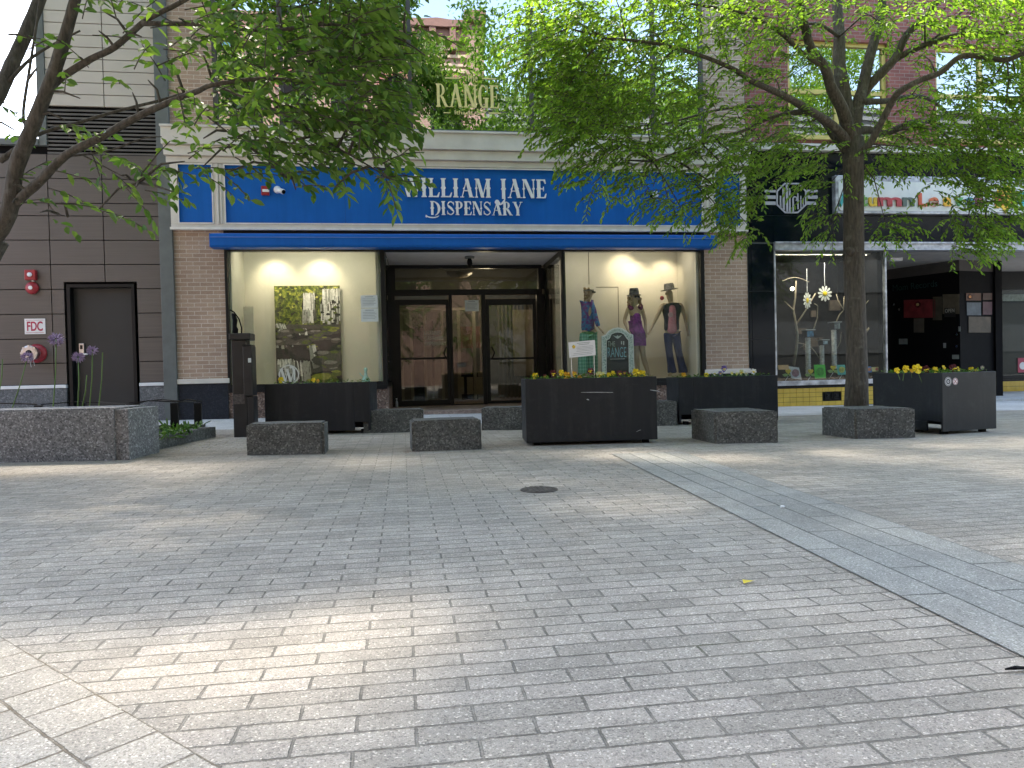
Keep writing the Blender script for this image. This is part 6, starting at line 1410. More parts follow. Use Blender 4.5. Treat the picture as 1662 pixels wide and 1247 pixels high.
rings = [(.125, .02), (.125, -.08), (.15, -.17), (.185, -.22), (.15, -.24), (.155, -.34), (.165, -.45)]; vs = []
for i, (r, z) in enumerate(rings):
    for k_ in range(N_): a = 2*math.pi*k_/N_; rr_ = r*(1+.06*math.sin(a*7+i)+.03*math.sin(a*13)); vs.append((w2.x+.035*min(1, i/3)+rr_*math.cos(a), w2.y+rr_*.85*math.sin(a), w2.z+z))
mb.add(vs, [(i*N_+k_, i*N_+(k_+1) % N_, (i+1)*N_+(k_+1) % N_, (i+1)*N_+k_) for i in range(len(rings)-1) for k_ in range(N_)]); mb.build('skirt', m_purp, G2, smooth=True)
for s in 'LR': garment('ruffle', [(n2('sh'+s)+Vector((0, 0, .05)), .055, None), (n2('sh'+s)*.5+n2('chest')*.5+Vector((0, -.07, -.02)), .055, 0)], m_plum, G2, 1)
hat(G2, mj(1029, 479.5), .088, .13, .135, m_black, band=m_dark)
m_hair = noisy('light_curls', [(.4, (.16,.10,.055,1)), (.6, (.38,.28,.17,1))], 60); mb = MB(); hc_ = n2('head')
for k_ in range(70):
    a = random.uniform(-.9, math.pi+.9); r = random.uniform(.085, .12); z = random.uniform(-.20, .03); mb.sphere((hc_.x+r*math.cos(a)*1.1, hc_.y+.02+r*math.sin(a)*.9, hc_.z+z), random.uniform(.018, .03), 8, 6)
mb.build('hair', m_hair, G2, smooth=True)
def glasses(parent, h, f, w=.07):
    f = Vector(f).normalized(); s_ = Vector((-f.y, f.x, 0)); mb = MB()
    for q in (-1, 1): mb.sphere(h+f*.10+s_*.034*q+Vector((0, 0, .015)), .027, 10, 6, (1, .6, .8))
    mb.tube([h+f*.105-s_*.02+Vector((0, 0, .02)), h+f*.105+s_*.02+Vector((0, 0, .02))], .005, 5); mb.build('sunglasses', m_black, parent, smooth=True)
glasses(G2, n2('head'), (.15, -1, 0))
# --- left mannequin : long light hair band, blue purple jacket, green trousers, facing right
G1 = empty('mannequin', pt(955, 612, YM), 'mannequin in tie dyed blue and purple jacket with wide green plaid trousers', 'mannequin', 'mannequins in the right shop window')
J1 = dict(head=(955.5, 476), neck=(953, 489), chest=(953, 501), waist=(954, 523), hipL=(950, 537), hipR=(960, 537), shL=(946, 493, .08), shR=(960, 493, -.05), elL=(951, 515, .0), elR=(966, 514, -.08), wrL=(962, 528, .02), wrR=(971.5, 531, -.14), haL=(968, 538, .0), haR=(980, 541, -.18), knL=(948, 570), knR=(961, 570), anL=(947, 606), anR=(961, 606))
body(G1, J1, (1, -.35)); n1 = lambda k: mj(*J1[k])
m_tie = noisy('tie_dye', [(.3, (.01,.05,.22,1)), (.45, (.04,.17,.36,1)), (.55, (.10,.03,.18,1)), (.7, (.20,.04,.15,1))], 9)
t = NT('green_plaid'); wv = t.N('ShaderNodeTexWave', wave_type='BANDS', bands_direction='Z'); wv.inputs['Scale'].default_value = 5; t.L(t.coord(), wv.inputs['Vector']); wx = t.N('ShaderNodeTexWave', wave_type='BANDS', bands_direction='X'); wx.inputs['Scale'].default_value = 7; t.L(t.coord(), wx.inputs['Vector'])
t.base(t.mix(.5, t.ramp(wv.outputs['Fac'], [(.3, (.05,.24,.17,1)), (.8, (.16,.42,.33,1))]), t.ramp(wx.outputs['Fac'], [(.3, (.06,.26,.19,1)), (.8, (.20,.44,.34,1))]))).rough(.8); m_plaid = t.m
garment('jacket', [(n1('waist')+Vector((0, 0, -.22)), (.165, .14), None), (n1('waist'), (.125, .11), 0), (n1('chest'), (.15, .13), 1), (n1('neck')+Vector((0, 0, -.06)), (.065, .065), 2), (n1('shR'), .07, 2), (n1('elR'), .052, 4), (n1('wrR'), .042, 5), (n1('shL'), .07, 2), (n1('elL'), .052, 7), (n1('wrL'), .042, 8)], m_tie, G1)
w1_ = n1('waist'); garment('tunic_hem', [(w1_+Vector((0, 0, -.36)), (.18, .15), None), (w1_+Vector((0, 0, -.12)), (.15, .12), 0)], noisy('green_hem', [(.4, (.03,.15,.06,1)), (.6, (.10,.25,.10,1))], 30), G1)
trousers(G1, n1, m_plaid, .115, .14, .12, .11)
hh = n1('head'); mb = MB()
for k_ in range(60):
    a = random.uniform(1.6, 4.7); r = random.uniform(.06, .085); mb.sphere((hh.x+r*math.cos(a), hh.y+r*math.sin(a)*.9, hh.z+random.uniform(-.15, .09)), random.uniform(.016, .026), 8, 6)
mb.build('hair', m_hair, G1, smooth=True); glasses(G1, hh, (1, -.6, 0))
MB().lathe([(.094, .035), (.097, .035), (.097, .06), (.094, .06)], hh, 20).build('headband', m_hatp, G1)
# round white lamp shade hanging in the mannequin window
WL = empty('hanging_lamp', pt(1126, 464, YB-.2), 'small round white shade on a cord right of the mannequins', 'lamp'); q = pt(1126, 465, YB-.2)
MB().lathe([(.02, .06), (.07, .04), (.085, 0), (.07, -.04), (.02, -.055)], q, 18).build('shade', m_signwhite, WL, smooth=True); MB().tube([q+Vector((0, 0, .06)), Vector((q.x, q.y, ZC))], .004, 5).build('cord', m_white, WL)
# ================================================================ small things on the ground
mh = gp(875, 795.5); R_ = empty('drain_cover', mh, 'small round rusty iron cover in the paving', 'manhole cover')
MB().lathe([(.115, .0), (.115, .006), (.001, .006)], mh, 32).build('rim', plain('iron_rim', (.07,.062,.055,1), .7, var=.3, scale=30), R_)
mb = MB()
for i in range(-4, 5):
    for j in range(-4, 5):
        if i*i+j*j < 11: mb.box(mh.x+i*.03-.010, mh.x+i*.03+.010, mh.y+j*.03-.010, mh.y+j*.03+.010, mh.z+.0062, mh.z+.010)
mb.build('stud', plain('iron_stud', (.09,.08,.07,1), .6, var=.3, scale=40), R_)
m_litter = plain('yellow_wrapper', (.75,.58,.03,1), .5)
g_ = gp(1217, 948.5); MB().add([(g_.x-.022, g_.y, g_.z+.004), (g_.x+.025, g_.y+.006, g_.z+.012), (g_.x+.024, g_.y+.02, g_.z+.005), (g_.x-.02, g_.y+.014, g_.z+.014)], [(0, 1, 2, 3)]).build('wrapper', m_litter)
tag(bpy.data.objects['wrapper'], 'tiny yellow scrap of paper on the pavers', 'litter')
g_ = gp(1270, 825); o = MB().sphere((g_.x, g_.y, g_.z+.008), .013, 8, 6, (1, .8, .5)).build('pebble', m_signwhite); tag(o, 'white pebble lying on the blue grey paving band', 'pebble')
g_ = gp(1655, 1093); o = MB().tube([(g_.x-.03, g_.y+.01, .008), (g_.x-.01, g_.y, .014), (g_.x+.015, g_.y+.004, .01), (g_.x+.04, g_.y-.01, .008)], [.002, .005, .004, .002], 6).build('dark_twig', m_dark); tag(o, 'short dark twig at the right edge of the paving', 'twig')
def litter(name, n_, cx, cy_, rx, ry, c1, c2, label, size=(.008, .02)):
    p = np.stack([rng.normal(cx, rx, n_), rng.normal(cy_, ry, n_), np.zeros(n_)], 1)
    p[:, 2] = [gz(a, b)+.004 for a, b in p[:, :2]]
    d = rng.normal(0, 1, (n_, 3)); d[:, 2] *= .15
    return tag(leaves_mesh(name, p, d, rng.normal(0, .15, (n_, 3))+np.array([0, 0, 1]), rng.uniform(*size, n_), rng.uniform(size[0]*.6, size[1]*.7, n_), leafmat(name+'_tone', c1, c2, .1)), label, 'leaf litter', kind='stuff')
a_ = gp(330, 722); litter('fallen_bits', 170, a_.x, a_.y, .28, .28, (.25,.17,.07,1), (.45,.40,.2,1), 'dry seed husks gathered beside the low kerb')
a_ = gp(455, 718); litter('fallen_bits', 60, a_.x-.1, a_.y+.3, .5, .3, (.25,.17,.07,1), (.45,.40,.2,1), 'dry husks scattered left of the granite blocks')
a_ = gp(666, 734); litter('fallen_bits', 30, a_.x, a_.y, .05, .05, (.2,.07,.04,1), (.3,.15,.07,1), 'brown husks at the corner of the lone granite block')
litter('paving_specks', 260, 0.6, 4.2, 2.6, 1.8, (.45,.40,.25,1), (.75,.72,.62,1), 'pale petals and grit scattered over the plaza', (.005, .013))
# ================================================================ trees
def tree_obj(name, base, label, grp=None): return empty(name, base, label, 'tree', grp)
def limb_px(mb, path, r0, r1, Y0, Y1, n=9, smoothn=4):
    # path px list; half widths in px; depth runs Y0..Y1
    k = len(path); P_ = []; R = []
    for i, (x, y) in enumerate(path):
        f = i/(k-1); Y = Y0+(Y1-Y0)*f; p = pt(x, y, Y); P_.append(p); R.append((r0+(r1-r0)*f)*(p-Vector((0, 0, CAMZ))).dot(Fv)/FPX)
    Q = []; S = []
    for i in range(k-1):
        p0, p1_, p2_, p3_ = P_[max(0, i-1)], P_[i], P_[i+1], P_[min(k-1, i+2)]
        for j in range(smoothn):
            t_ = j/smoothn; Q.append(.5*((2*p1_)+(p2_-p0)*t_+(2*p0-5*p1_+4*p2_-p3_)*t_*t_+(3*p1_-p0-3*p2_+p3_)*t_**3)); S.append((R[i]*(1-t_)+R[i+1]*t_)*random.uniform(.95, 1.06))
    Q.append(P_[-1]); S.append(R[-1]); mb.tube(Q, S, n); return Q
def grow(parent, nodes, clumps, leafm, barkm, leaf_len, leaf_w, tw_len=(.28, .55), droop=.6, spacing=.042, axis=None, name='crown', ymax=12.35, branchlets=True, ymin=-99, zmin=None):
    nod = np.array([tuple(p) for p in nodes]); P_, Dv, Nn = [], [], []; tw = MB(); sb = MB()
    for (c, rad, ntw) in clumps:
        c = np.array(c); d2 = ((nod-c)**2).sum(1)+((nod[:, 2]-c[2]).clip(0)**2)*2; s = nod[d2.argmin()]
        if branchlets:
            m_ = (s+c)/2+np.array([0, 0, .12*np.linalg.norm(c-s)])+rng.normal(0, .035, 3)*min(1, np.linalg.norm(c-s)); L_ = np.linalg.norm(c-s)
            sb.tube([Vector(s), Vector((s*.5+m_*.5)), Vector(m_), Vector((m_*.4+c*.6)), Vector(c)], [.010+.004*L_, .010+.003*L_, .009, .007, .004], 5)
        out = c-np.array(axis); out[2] *= .3; out /= np.linalg.norm(out)+1e-6
        for _ in range(ntw):
            q = rng.normal(0, 1, 3); q /= np.linalg.norm(q); b = c+q*np.array(rad)*rng.uniform(.15, 1)**.5*.9
            d = out*.7+q*.6+rng.normal(0, .35, 3); d[2] = d[2]*.5+.1; d /= np.linalg.norm(d); L = rng.uniform(*tw_len); n_ = max(3, int(L/spacing)); p = b.copy(); step = L/n_; side = rng.choice([-1, 1]); pts_ = [p.copy()]
            for i in range(n_):
                d = d+np.array([0, 0, -droop*step*2.2]); d /= np.linalg.norm(d); p = p+d*step
                if p[1] > ymax or p[1] < ymin: break
                s_ = np.cross(d, [0, 0, 1]); s_ /= np.linalg.norm(s_)+1e-6; side = -side
                ld = d*.55+s_*side*.65+np.array([0, 0, -.35])+rng.normal(0, .22, 3)
                P_.append(p.copy()); Dv.append(ld); Nn.append(np.array([0, 0, 1.])+rng.normal(0, .45, 3)+s_*side*.3)
                if i % 3 == 2: pts_.append(p.copy())
            if len(pts_) > 2 and branchlets: tw.tube([Vector(a) for a in pts_], [.0035+.002*(1-i/len(pts_)) for i in range(len(pts_))], 3, cap=False)
    n = len(P_); P_, Dv, Nn = np.array(P_), np.array(Dv), np.array(Nn)
    leaves_mesh(name, P_, Dv, Nn, rng.uniform(.72, 1.15, n)*leaf_len, rng.uniform(.8, 1.15, n)*leaf_w, leafm, parent)
    if branchlets: tw.build('twigs', barkm, parent); sb.build('branchlets', barkm, parent, smooth=True)
    return n
def clump_px(items, dens=1.0):
    out = []
    for it in items:
        x, y, Y, rx, ry, rd, n_ = it; p = pt(x, y, Y); k = (p-Vector((0, 0, CAMZ))).dot(Fv)/FPX; out.append((tuple(p), (rx*k, rd, ry*k), int(n_*dens)))
    return out
def cloud(parent, centers, rad, n, mat, L, W, name='shade_crown', barkm=None):  # loose crown leaves out of view, placed for the shade they cast
    c = np.array(centers); k = rng.integers(0, len(c), n); q = rng.normal(0, 1, (n, 3)); q /= np.linalg.norm(q, axis=1)[:, None]; q *= (rng.uniform(0, 1, n)**.45)[:, None]
    p = c[k]+q*np.array(rad); d = rng.normal(0, 1, (n, 3)); d[:, 2] -= .3
    keep = (p[:, 2] > .57*p[:, 1]+1.05) & (p[:, 1] < 12.3)
    p, d = p[keep], d[keep]; n = len(p)
    return leaves_mesh(name, p, d, rng.normal(0, .5, (n, 3))+np.array([0, 0, 1]), rng.uniform(.7, 1.1, n)*L, rng.uniform(.8, 1.1, n)*W, mat, parent)
# ---- right tree
YT = 10.4
tb = pt(1389, 640, YT); tb.z = gz(tb.x, YT)
TR = tree_obj('street_tree', tb, 'tall tree with bright green leaves growing beside the right planter')
mb = MB(); nodes = []
base = Vector((tb.x, YT, tb.z-.05))
def hp(x, y, Y=YT): return pt(x, y, Y)
tr = [base, hp(1391, 600), hp(1389, 520), hp(1386, 440), hp(1385.5, 400), hp(1385.5, 330), hp(1385, 270), hp(1384, 225)]
mb.tube(tr, [.185, .155, .148, .148, .150, .145, .150, .165], 16); MB_tr = mb
mb.sphere(hp(1379, 408, YT-.1), .07, 10, 8); mb.sphere(hp(1396, 328, YT-.12), .04, 8, 6)
mb.build('trunk', m_bark, TR, smooth=True)
mb = MB()
BR = [([(1379, 240), (1366, 218), (1340, 195), (1311, 178), (1283, 161), (1250, 145), (1222, 133), (1190, 112), (1130, 88), (1060, 70), (980, 62)], 8, 2, YT, YT-1.5),
 ([(1374, 250), (1352, 222), (1333, 195), (1311, 185), (1281, 183), (1253, 174), (1180, 176), (1100, 196), (1030, 215)], 5, 1.2, YT, YT+.7),
 ([(1384, 240), (1378, 215), (1367, 178), (1350, 145), (1339, 111), (1317, 81), (1308, 50), (1297, 0), (1285, -60)], 11, 5, YT, YT-.6),
 ([(1385, 235), (1375, 180), (1363, 111), (1362, 56), (1358, 0), (1355, -80)], 12, 7, YT, YT+.5),
 ([(1386, 235), (1388, 200), (1394, 165), (1401, 140), (1411, 95), (1422, 56), (1431, 15), (1434, -50)], 11, 6, YT, YT+.3),
 ([(1398, 158), (1412, 138), (1432, 117), (1452, 95), (1472, 56), (1497, 31), (1527, -5), (1570, -60)], 8, 4.5, YT+.2, YT-.2),
 ([(1450, 98), (1478, 83), (1511, 70), (1561, 56), (1617, 56), (1662, 44), (1720, 30)], 5.5, 3, YT+.1, YT-.8),
 ([(1390, 252), (1411, 234), (1431, 197), (1447, 167), (1459, 150), (1492, 131), (1528, 117), (1559, 92), (1600, 93), (1634, 97), (1672, 82), (1740, 60)], 6, 3.5, YT-.1, YT-1.4),
 ([(1390, 214), (1410, 211), (1436, 217), (1478, 200), (1506, 197), (1539, 186), (1600, 190), (1660, 200)], 7, 2, YT, YT+1.1),
 ([(1398, 165), (1439, 164), (1478, 157), (1506, 160), (1534, 181), (1580, 230)], 5.5, 1.5, YT, YT+1.0),
 ([(1339, 111), (1300, 84), (1262, 50), (1200, 20), (1130, 8), (1050, -10)], 4, 1.5, YT-.3, YT-.9),
 ([(1508, 197), (1540, 225), (1570, 260), (1590, 310)], 3, 1, YT+.4, YT+.2), ([(1478, 83), (1520, 60), (1560, 20), (1610, -30)], 3, 1.5, YT, YT-.3),
 ([(1311, 178), (1255, 190), (1200, 215), (1120, 240), (1060, 262)], 3.5, 1, YT-.2, YT-.5), ([(1362, 60), (1330, 40), (1300, 42), (1260, 60)], 3, 1.5, YT+.2, YT+.3)]
for pth, r0, r1, Y0, Y1 in BR: nodes += limb_px(mb, pth, r0, r1, Y0, Y1, 9)
mb.build('branches', m_bark, TR, smooth=True)
RC = [(880,40,9.4,75,45,.8,20),(830,70,9.2,30,55,.5,10),(900,110,9.4,70,50,.8,20),(870,165,9.2,45,45,.6,12),(890,225,9.2,45,22,.5,10),(960,60,9.3,70,60,.9,22),(980,130,9.4,75,55,.9,24),(960,200,9.3,70,45,.8,18),(975,258,9.2,40,32,.5,10),(960,300,9.1,14,22,.3,3),
 (1050,50,9.4,80,55,1,24),(1060,130,9.5,80,60,1,24),(1050,200,9.6,75,45,.9,20),(1060,262,9.6,55,32,.6,14),(1085,325,9.5,22,30,.3,5),(1040,300,9.5,35,18,.4,5),(1140,50,9.6,70,50,1,20),(1150,130,9.7,60,45,.9,14),(1140,205,9.8,60,45,.8,16),(1150,270,9.9,50,40,.6,14),(1155,330,9.9,30,38,.4,8),(1195,300,10,30,50,.5,12),(1190,365,10,18,25,.3,5),(1110,345,9.8,22,20,.3,4),
 (1230,60,9.8,60,60,1,16),(1210,230,10,40,40,.7,10),(1240,240,10.2,40,40,.7,12),(1230,300,10.1,25,45,.4,9),(1218,370,10,14,28,.3,5),(1290,30,10,45,35,.9,9),(1290,120,10.2,35,35,.8,6),(1290,215,10.4,45,28,.7,10),(1290,262,10.5,40,28,.6,9),(1330,240,10.6,35,30,.6,8),(1345,300,10.6,22,45,.4,7),(1350,360,10.6,14,28,.3,4),(1340,150,10.8,25,25,.6,4),
 (1400,20,10.6,40,25,.8,6),(1420,265,10.6,30,28,.5,8),(1440,372,10.3,28,22,.4,6),(1425,220,10.8,40,22,.7,6),(1480,230,10.6,45,30,.7,10),(1475,50,10.4,30,30,.7,3),(1500,135,10.6,35,20,.7,4),(1530,160,10.2,40,30,.8,10),(1560,110,9.8,40,20,.7,4),(1540,215,10,50,35,.8,14),(1570,270,9.8,35,40,.6,14),(1565,340,9.6,28,45,.4,12),(1560,395,9.6,16,18,.3,4),(1590,30,9.8,50,28,.8,8),(1640,20,9.6,30,28,.8,8),(1600,160,9.6,45,38,.8,16),(1620,220,9.5,45,38,.8,16),(1645,280,9.4,35,40,.6,13),(1600,310,9.5,25,35,.5,8),(1605,385,9.5,14,24,.3,5),(1600,365,9.6,20,20,.3,4),(1650,340,9.4,25,28,.4,6),(1650,130,9.5,30,40,.8,10),(1700,180,9.5,40,120,.9,18),(1520,300,10,20,18,.3,3),(1390,160,11,40,35,.5,4),(1410,85,10.9,25,35,.6,4),(1545,25,10,30,20,.6,4),(1470,190,10.8,40,18,.6,5),(1265,175,10.3,40,20,.5,4),
 (1440,20,9.7,55,25,.8,8),(1510,10,9.6,55,25,.8,10),(1580,70,9.5,45,25,.7,8),(1640,80,9.4,35,25,.6,8),(1500,90,9.8,30,18,.6,3),(1600,0,9.4,60,25,.8,10),(1660,50,9.3,30,40,.6,8),(1350,15,9.8,45,25,.7,7),(1300,70,9.9,40,30,.7,6),(1450,250,10.2,40,25,.6,7),(1520,250,10.0,45,30,.6,9),(1630,190,9.2,35,40,.6,10),(1260,130,9.8,40,30,.6,6),(1240,0,9.6,60,30,.8,10),(1130,0,9.2,80,30,.8,12),(1000,0,9.1,80,30,.8,12)]
cl = clump_px([(q[0]+38 if q[0] < 905 else q[0],)+q[1:] for q in RC], 3.5)
xc = tb.x
top_nodes = nodes+[Vector((xc+.3*s_, YT, 6.5)) for s_ in (-1, 0, 1)]
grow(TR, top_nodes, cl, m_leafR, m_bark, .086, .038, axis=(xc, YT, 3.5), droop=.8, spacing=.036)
cs = []
while len(cs) < 95:
    a = rng.uniform(0, 2*math.pi); r = rng.uniform(.0, 1)**.5; x = xc-.3+5.2*r*math.cos(a); y = 8.0+3.2*r*math.sin(a); z = rng.uniform(5.2, 9.5)
    if y > 9.3 and rng.random() < .7: continue
    if z > .57*y+1.3: cs.append((x, y, z))
cloud(TR, cs, (.75, .7, .45), 30000, m_leafR, .13, .055)  # unseen upper crown, filled in to shade the ground
# ---- left tree
YL_ = 6.3; xb_ = pt(-75, 600, YL_); lb_ = Vector((xb_.x, YL_, 0)); TL = tree_obj('street_tree', lb_, 'large tree with darker leaves and heavy leaning limbs at the left edge')
mb = MB(); mb.tube([lb_+Vector((0, 0, -.05)), pt(-72, 560, YL_), pt(-60, 470, YL_), pt(-35, 420, YL_), pt(-8, 385, YL_)], [.20, .16, .145, .13, .105], 14); mb.build('trunk', m_bark2, TL, smooth=True)
mb = MB(); nodes = []
BL_ = [([(-20, 400), (0, 372), (16, 337), (26, 273), (45, 225), (64, 176), (87, 119), (106, 58), (122, 0), (140, -70)], 14, 8, YL_, YL_-.3),
 ([(10, 350), (30, 325), (64, 295), (106, 253), (160, 225), (225, 189), (273, 167), (321, 148), (346, 138), (430, 128), (520, 136), (610, 140)], 8.5, 2, YL_, YL_-.9),
 ([(50, 224), (80, 212), (128, 199), (192, 180), (257, 164), (301, 151), (340, 140)], 3, 2, YL_, YL_+.3),
 ([(82, 142), (106, 122), (148, 96), (186, 77), (231, 38), (257, 22), (300, 0), (360, -40)], 6, 3.5, YL_-.1, YL_-.6),
 ([(-75, 420), (-60, 300), (-28, 195), (0, 148), (19, 106), (42, 55), (66, -5), (90, -70)], 13, 9, YL_-.1, YL_+.8),
 ([(42, 208), (38, 180), (48, 112), (58, 48), (66, -10)], 2.6, 1.8, YL_, YL_+.4), ([(15, 132), (48, 97), (83, 74), (130, 50)], 3, 1.5, YL_+.3, YL_+.5),
 ([(106, 253), (128, 252), (180, 244), (231, 225), (262, 222)], 2, .8, YL_-.1, YL_-.2), ([(135, 252), (160, 266), (195, 284), (225, 297)], 1.6, .6, YL_-.2, YL_-.3),
 ([(346, 138), (400, 160), (470, 190), (530, 230), (600, 270), (645, 300)], 2.6, .8, YL_-.6, YL_-1.1), ([(231, 38), (330, 40), (430, 50), (540, 40), (640, 60), (690, 90)], 4, 1.2, YL_-.4, YL_-1.0),
 ([(430, 128), (500, 100), (580, 95), (660, 130)], 2.5, 1, YL_-.5, YL_-.9), ([(0, 262), (30, 240), (50, 226)], 5, 4, YL_, YL_), ([(300, 155), (350, 200), (420, 250), (470, 290)], 1.8, .7, YL_-.5, YL_-.5), ([(78, 330), (90, 345), (110, 352)], .9, .5, YL_, YL_)]
for pth, r0, r1, Y0, Y1 in BL_: nodes += limb_px(mb, pth, r0, r1, Y0, Y1, 9)
mb.build('branches', m_bark2, TL, smooth=True)
LC = [(450,15,5.6,70,35,.5,12),(530,25,5.5,70,35,.6,14),(600,20,5.4,60,30,.5,12),(630,40,5.3,28,28,.4,6),(380,55,5.6,50,45,.6,11),(450,80,5.6,60,45,.6,15),(530,85,5.5,60,40,.6,14),(580,80,5.4,42,30,.5,7),(400,130,5.6,55,35,.6,14),(480,140,5.5,60,35,.6,16),(560,135,5.4,60,35,.5,15),(610,120,5.3,35,22,.4,5),(625,160,5.3,40,26,.4,7),(420,190,5.6,55,35,.5,14),(500,195,5.5,55,35,.5,15),(580,190,5.4,45,30,.4,11),(620,205,5.3,26,20,.3,4),(350,180,5.7,35,35,.5,7),(330,225,5.7,40,25,.4,7),(390,240,5.6,45,22,.4,9),(460,245,5.5,50,22,.4,9),(540,240,5.4,50,20,.4,8),(590,262,5.3,35,12,.3,4),(620,280,5.2,25,12,.3,4),(632,292,5.2,14,8,.2,2),(450,278,5.5,25,14,.3,3),(480,308,5.4,14,7,.2,1),(545,302,5.4,6,5,.1,1),(300,262,5.8,40,18,.4,7),(240,270,5.9,38,22,.4,7),(195,285,5.9,20,16,.3,3),(220,305,5.9,28,12,.3,4),(290,315,5.8,12,6,.2,1),(150,235,6,30,18,.4,4),(105,195,6.1,30,22,.4,5),(130,160,6.1,25,14,.3,2),(90,275,6.1,14,12,.3,2),(20,300,6.1,14,12,.2,1),(65,300,6.1,25,16,.3,3),(20,330,6.1,10,8,.2,1),(100,328,6.1,10,12,.2,2),(65,345,6.1,12,5,.2,1),(30,215,6.6,28,18,.4,4),(10,170,6.6,15,20,.4,2),(8,55,6.5,12,15,.3,2),(170,20,5.9,40,22,.5,6),(230,60,5.9,30,22,.4,4),(160,50,5.9,25,15,.4,3),(290,30,5.7,40,28,.5,7),(330,90,5.6,30,35,.5,7),(270,90,5.7,30,25,.4,4),(240,130,5.8,25,20,.4,3),(290,140,5.8,30,20,.4,4),(215,150,5.9,25,14,.3,2),(128,92,6,12,12,.3,2),(60,110,6.3,12,25,.3,2),(330,270,5.7,25,14,.3,3),(370,280,5.6,22,10,.3,2),(690,12,5.2,20,12,.4,3),(120,30,6,25,18,.3,3),(160,340,5.9,6,4,.1,1)]
cl = clump_px([((q[0]-32,)+q[1:] if q[0] > 595 and q[1] < 260 else q) if q[0] > 345 else q[:6]+(max(1, int(q[6]*.62)),) for q in LC], 1.55)
top_nodes = nodes+[Vector((xb_.x+i*.9, 5.5, 4.8+.25*i)) for i in range(6)]
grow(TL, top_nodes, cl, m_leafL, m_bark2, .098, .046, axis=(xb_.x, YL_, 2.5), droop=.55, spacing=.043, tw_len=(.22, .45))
cs = []
while len(cs) < 300:
    yg = rng.uniform(-1, 8.2); xg = rng.uniform(-7.5, 6.5); zm = (.57*yg+1.3)/(1-.57/1.65); z = rng.uniform(max(4, zm), max(4, zm)+3.0); y = yg+z/1.65; x = xg-.15*z
    if y > (11.2 if x < .3 else 9.6): continue
    if yg < 2.6 and rng.random() < (.86 if (math.sin(xg*1.9+yg*1.3)+math.sin(xg*.8-yg*2.1+1)) > .3 or (xg < -1.0 and yg < 1.6) or (yg < .9 and math.sin(xg*3.1+1) > -.2) else .12): continue
    cs.append((x, y, z))
cloud(TL, cs, (.62, .6, .35), 80000, m_leafL, .14, .065)  # unseen canopy, laid out with gaps that shape the sun patches
# ---- what stands across the plaza, seen mirrored in the upper glass
OB = empty('brick_building', (-2, -10.5, 0), 'tall brown brick building with bracketed cornice, seen mirrored in the upper glass', 'building')
Yo, Yv_ = -10.0, 35.6; XR_ = X_(785, 120, Yv_); HT = Z_(700, 38, Yv_); HT2 = Z_(770, 25, Yv_); XP = X_(757, 80, Yv_); XLo = -13.0
def vz(y, x=700): return Z_(x, y, Yv_)
mb = MB(); mb.box(-60, XLo, Yo-6, Yo-.4, -.2, HT-4); mb.box(XLo, XP, Yo-6, Yo, -.2, HT-.9); mb.box(XP, XR_, Yo-6, Yo+.25, -.2, HT2-.5); mb.build('wall', m_oldbrick, OB)
mb = MB(); mb.box(XLo, XP, Yo-6, Yo+.55, HT-.35, HT); mb.box(XLo, XP, Yo-.2, Yo+.3, HT-.9, HT-.35); mb.box(XP-.1, XR_+.12, Yo-6, Yo+.6, HT2-.5, HT2)
x = XLo+.4
while x < XP-.3: mb.box(x, x+.28, Yo-.1, Yo+.5, HT-1.35, HT-.35); x += .95
mb.build('cornice', plain('brown_cornice', (.15,.075,.06,1), .7), OB)
mb = MB()
for y0, y1 in ((80, 74), (92, 87), (106, 102), (118, 111)): mb.box(XLo, XP, Yo, Yo+.12, vz(y0), vz(y1))
mb.build('string_course', plain('sandstone_course', (.40,.31,.23,1), .8), OB)
x = XP-1.9
while x > XLo+1:
    for top in (vz(125), vz(125)-3.6, vz(125)-7.2):
        a = [(x+.85+.75*math.cos(t_), top-.75+.75*math.sin(t_)) for t_ in [math.pi*k_/10 for k_ in range(11)]]
        fw = MB().prism([(x+.1, top-2.6)]+a[::-1]+[(x+1.6, top-2.6)], Yo-.02, Yo+.03).build('window', m_glassred if False else m_dark, OB)
        ar = MB()
        for k_ in range(10):
            t0, t1 = math.pi*k_/10, math.pi*(k_+1)/10; f_ = lambda t_, r: (x+.85+r*math.cos(t_), top-.75+r*math.sin(t_)); ar.prism([f_(t0, .77), f_(t1, .77), f_(t1, 1.0), f_(t0, 1.0)], Yo+.001, Yo+.14)
        ar.build('arch', m_redbrick, OB)
    x -= 2.3
NB = empty('far_building', (10, -10.5, 0), 'lower grey clad building beside the brown brick one, mirrored in the upper glass', 'building')
hN = Z_(830, 152, Yv_); mb = MB(); mb.box(XR_+.02, 70, Yo-6, Yo-.3, -.2, hN); mb.build('wall', plain('grey_cladding', (.07,.075,.072,1), .7), NB)
mb = MB()
for k_ in range(7): z = hN-.3-k_*.42; mb.box(XR_+.02, 70, Yo-.3, Yo-.18, z, z+.2)
for fl in range(3): mb.box(XR_+1, 69, Yo-.3, Yo-.22, 1.2+fl*3.2, 2.9+fl*3.2)
mb.build('band', plain('band_grey', (.14,.15,.15,1), .6), NB)
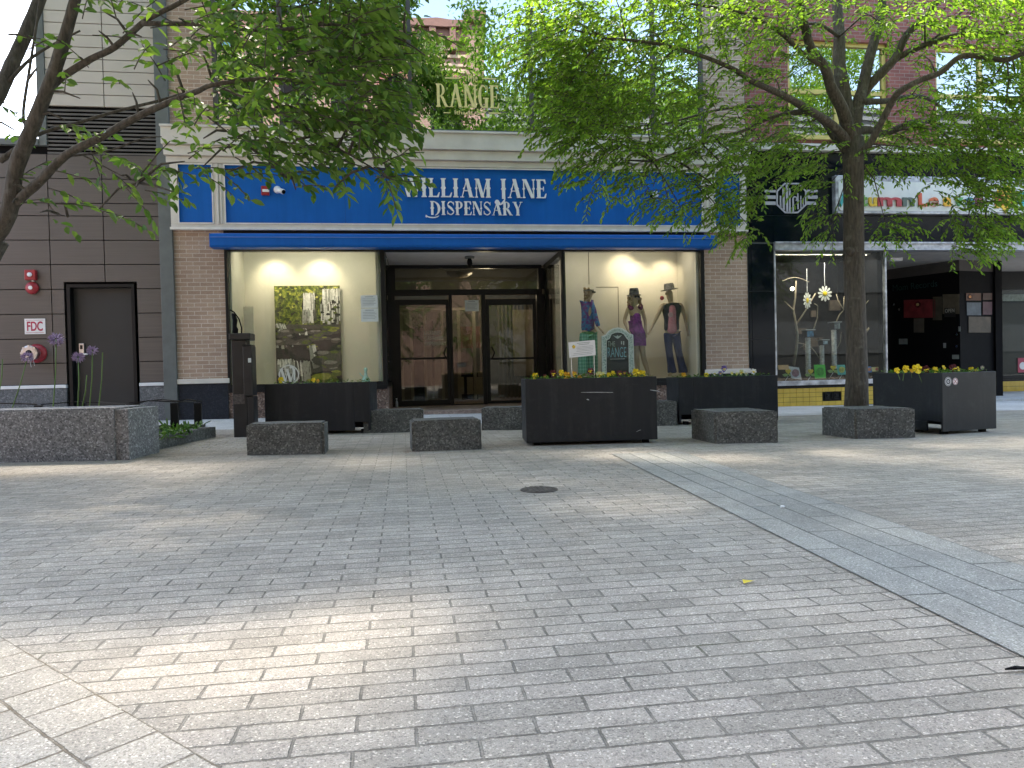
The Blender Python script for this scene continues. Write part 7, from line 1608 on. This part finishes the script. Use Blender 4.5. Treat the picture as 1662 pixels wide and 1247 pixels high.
def far_tree(x, y, h, r, label, n_=46):
    b = Vector((x, y, 0)); T_ = tree_obj('plaza_tree', b, label, 'trees across the plaza'); mb = MB()
    mb.tube([b, b+Vector((.05, 0, h*.25)), b+Vector((0, .1, h*.5)), b+Vector((.1, 0, h*.8))], [.2, .16, .12, .04], 9); nd = [b+Vector((0, 0, h*f)) for f in (.35, .45, .55, .65, .75)]
    for k_ in range(9):
        a = k_*.7*math.pi; s_ = nd[k_ % 4]; e_ = s_+Vector((r*.7*math.cos(a), r*.7*math.sin(a), h*.14)); mb.tube([s_, (s_+e_)/2+Vector((0, 0, .2)), e_], [.07, .05, .02], 6); nd.append(e_)
    mb.build('trunk', m_bark2, T_, smooth=True); cl = []
    for _ in range(n_):
        u_ = rng.normal(0, 1, 3); u_ /= np.linalg.norm(u_); u_ *= rng.uniform(.3, 1)**.4; u_[2] -= .12; cl.append(((x+u_[0]*r, y+u_[1]*r*.8, h*.58+u_[2]*h*.42), (.7, .7, .6), 12))
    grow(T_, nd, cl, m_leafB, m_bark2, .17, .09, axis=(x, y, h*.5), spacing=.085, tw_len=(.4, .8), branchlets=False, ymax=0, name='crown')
far_tree(-8.3, -5.5, 15.5, 2.8, 'tallest dark tree at the left of the mirrored view', 60)
far_tree(-5.2, -4.6, 11.2, 2.2, 'dark green tree left of centre in the mirrored view', 50)
far_tree(-1.2, -5.2, 7.6, 1.7, 'tree below the brown building in the mirrored view', 36)
far_tree(3.4, -5.0, 8.2, 2.1, 'leafy tree right of centre in the mirrored view', 44)
far_tree(8.0, -5.2, 12.5, 2.8, 'big leafy tree at the right of the mirrored view', 56)
far_tree(13.5, -5.5, 12.5, 2.8, 'rightmost leafy tree in the mirrored view', 40)
scene.cycles.light_sampling_threshold = .01

# every separate piece of these parts becomes a part of its own
SPLIT = ('shop_window', 'brick_pier', 'pier_base', 'pier_ledge', 'stall_riser', 'sill', 'end_cap', 'mullion', 'hinge', 'foot', 'wire_leg', 'base_ledge', 'granite_base', 'panel', 'rule_line', 'string_course', 'side_bar', 'lug', 'display_board', 'partition_frame', 'window_trim', 'tower_bar', 'chain', 'scratch')
for o in list(col.objects):
    if o.type != 'MESH' or o.name.split('.')[0] not in SPLIT or o.parent is None: continue
    me = o.data; par = list(range(len(me.vertices)))
    def fd(i):
        while par[i] != i: par[i] = par[par[i]]; i = par[i]
        return i
    for e in me.edges: a, b = fd(e.vertices[0]), fd(e.vertices[1]); par[a] = b
    grp = {}
    for p_ in me.polygons: grp.setdefault(fd(p_.vertices[0]), []).append(p_.index)
    if len(grp) < 2 or len(grp) > 40: continue
    for k, fs in enumerate(grp.values()):
        ids = {}; vs = []; fc = []
        for fi in fs:
            f = []
            for vi in me.polygons[fi].vertices:
                if vi not in ids: ids[vi] = len(vs); vs.append(me.vertices[vi].co[:])
                f.append(ids[vi])
            fc.append(f)
        m2 = bpy.data.meshes.new(o.name.split('.')[0]); m2.from_pydata(vs, [], fc); m2.materials.append(me.materials[0]); m2.update()
        c = o.copy(); c.data = m2; col.objects.link(c)
    bpy.data.objects.remove(o)
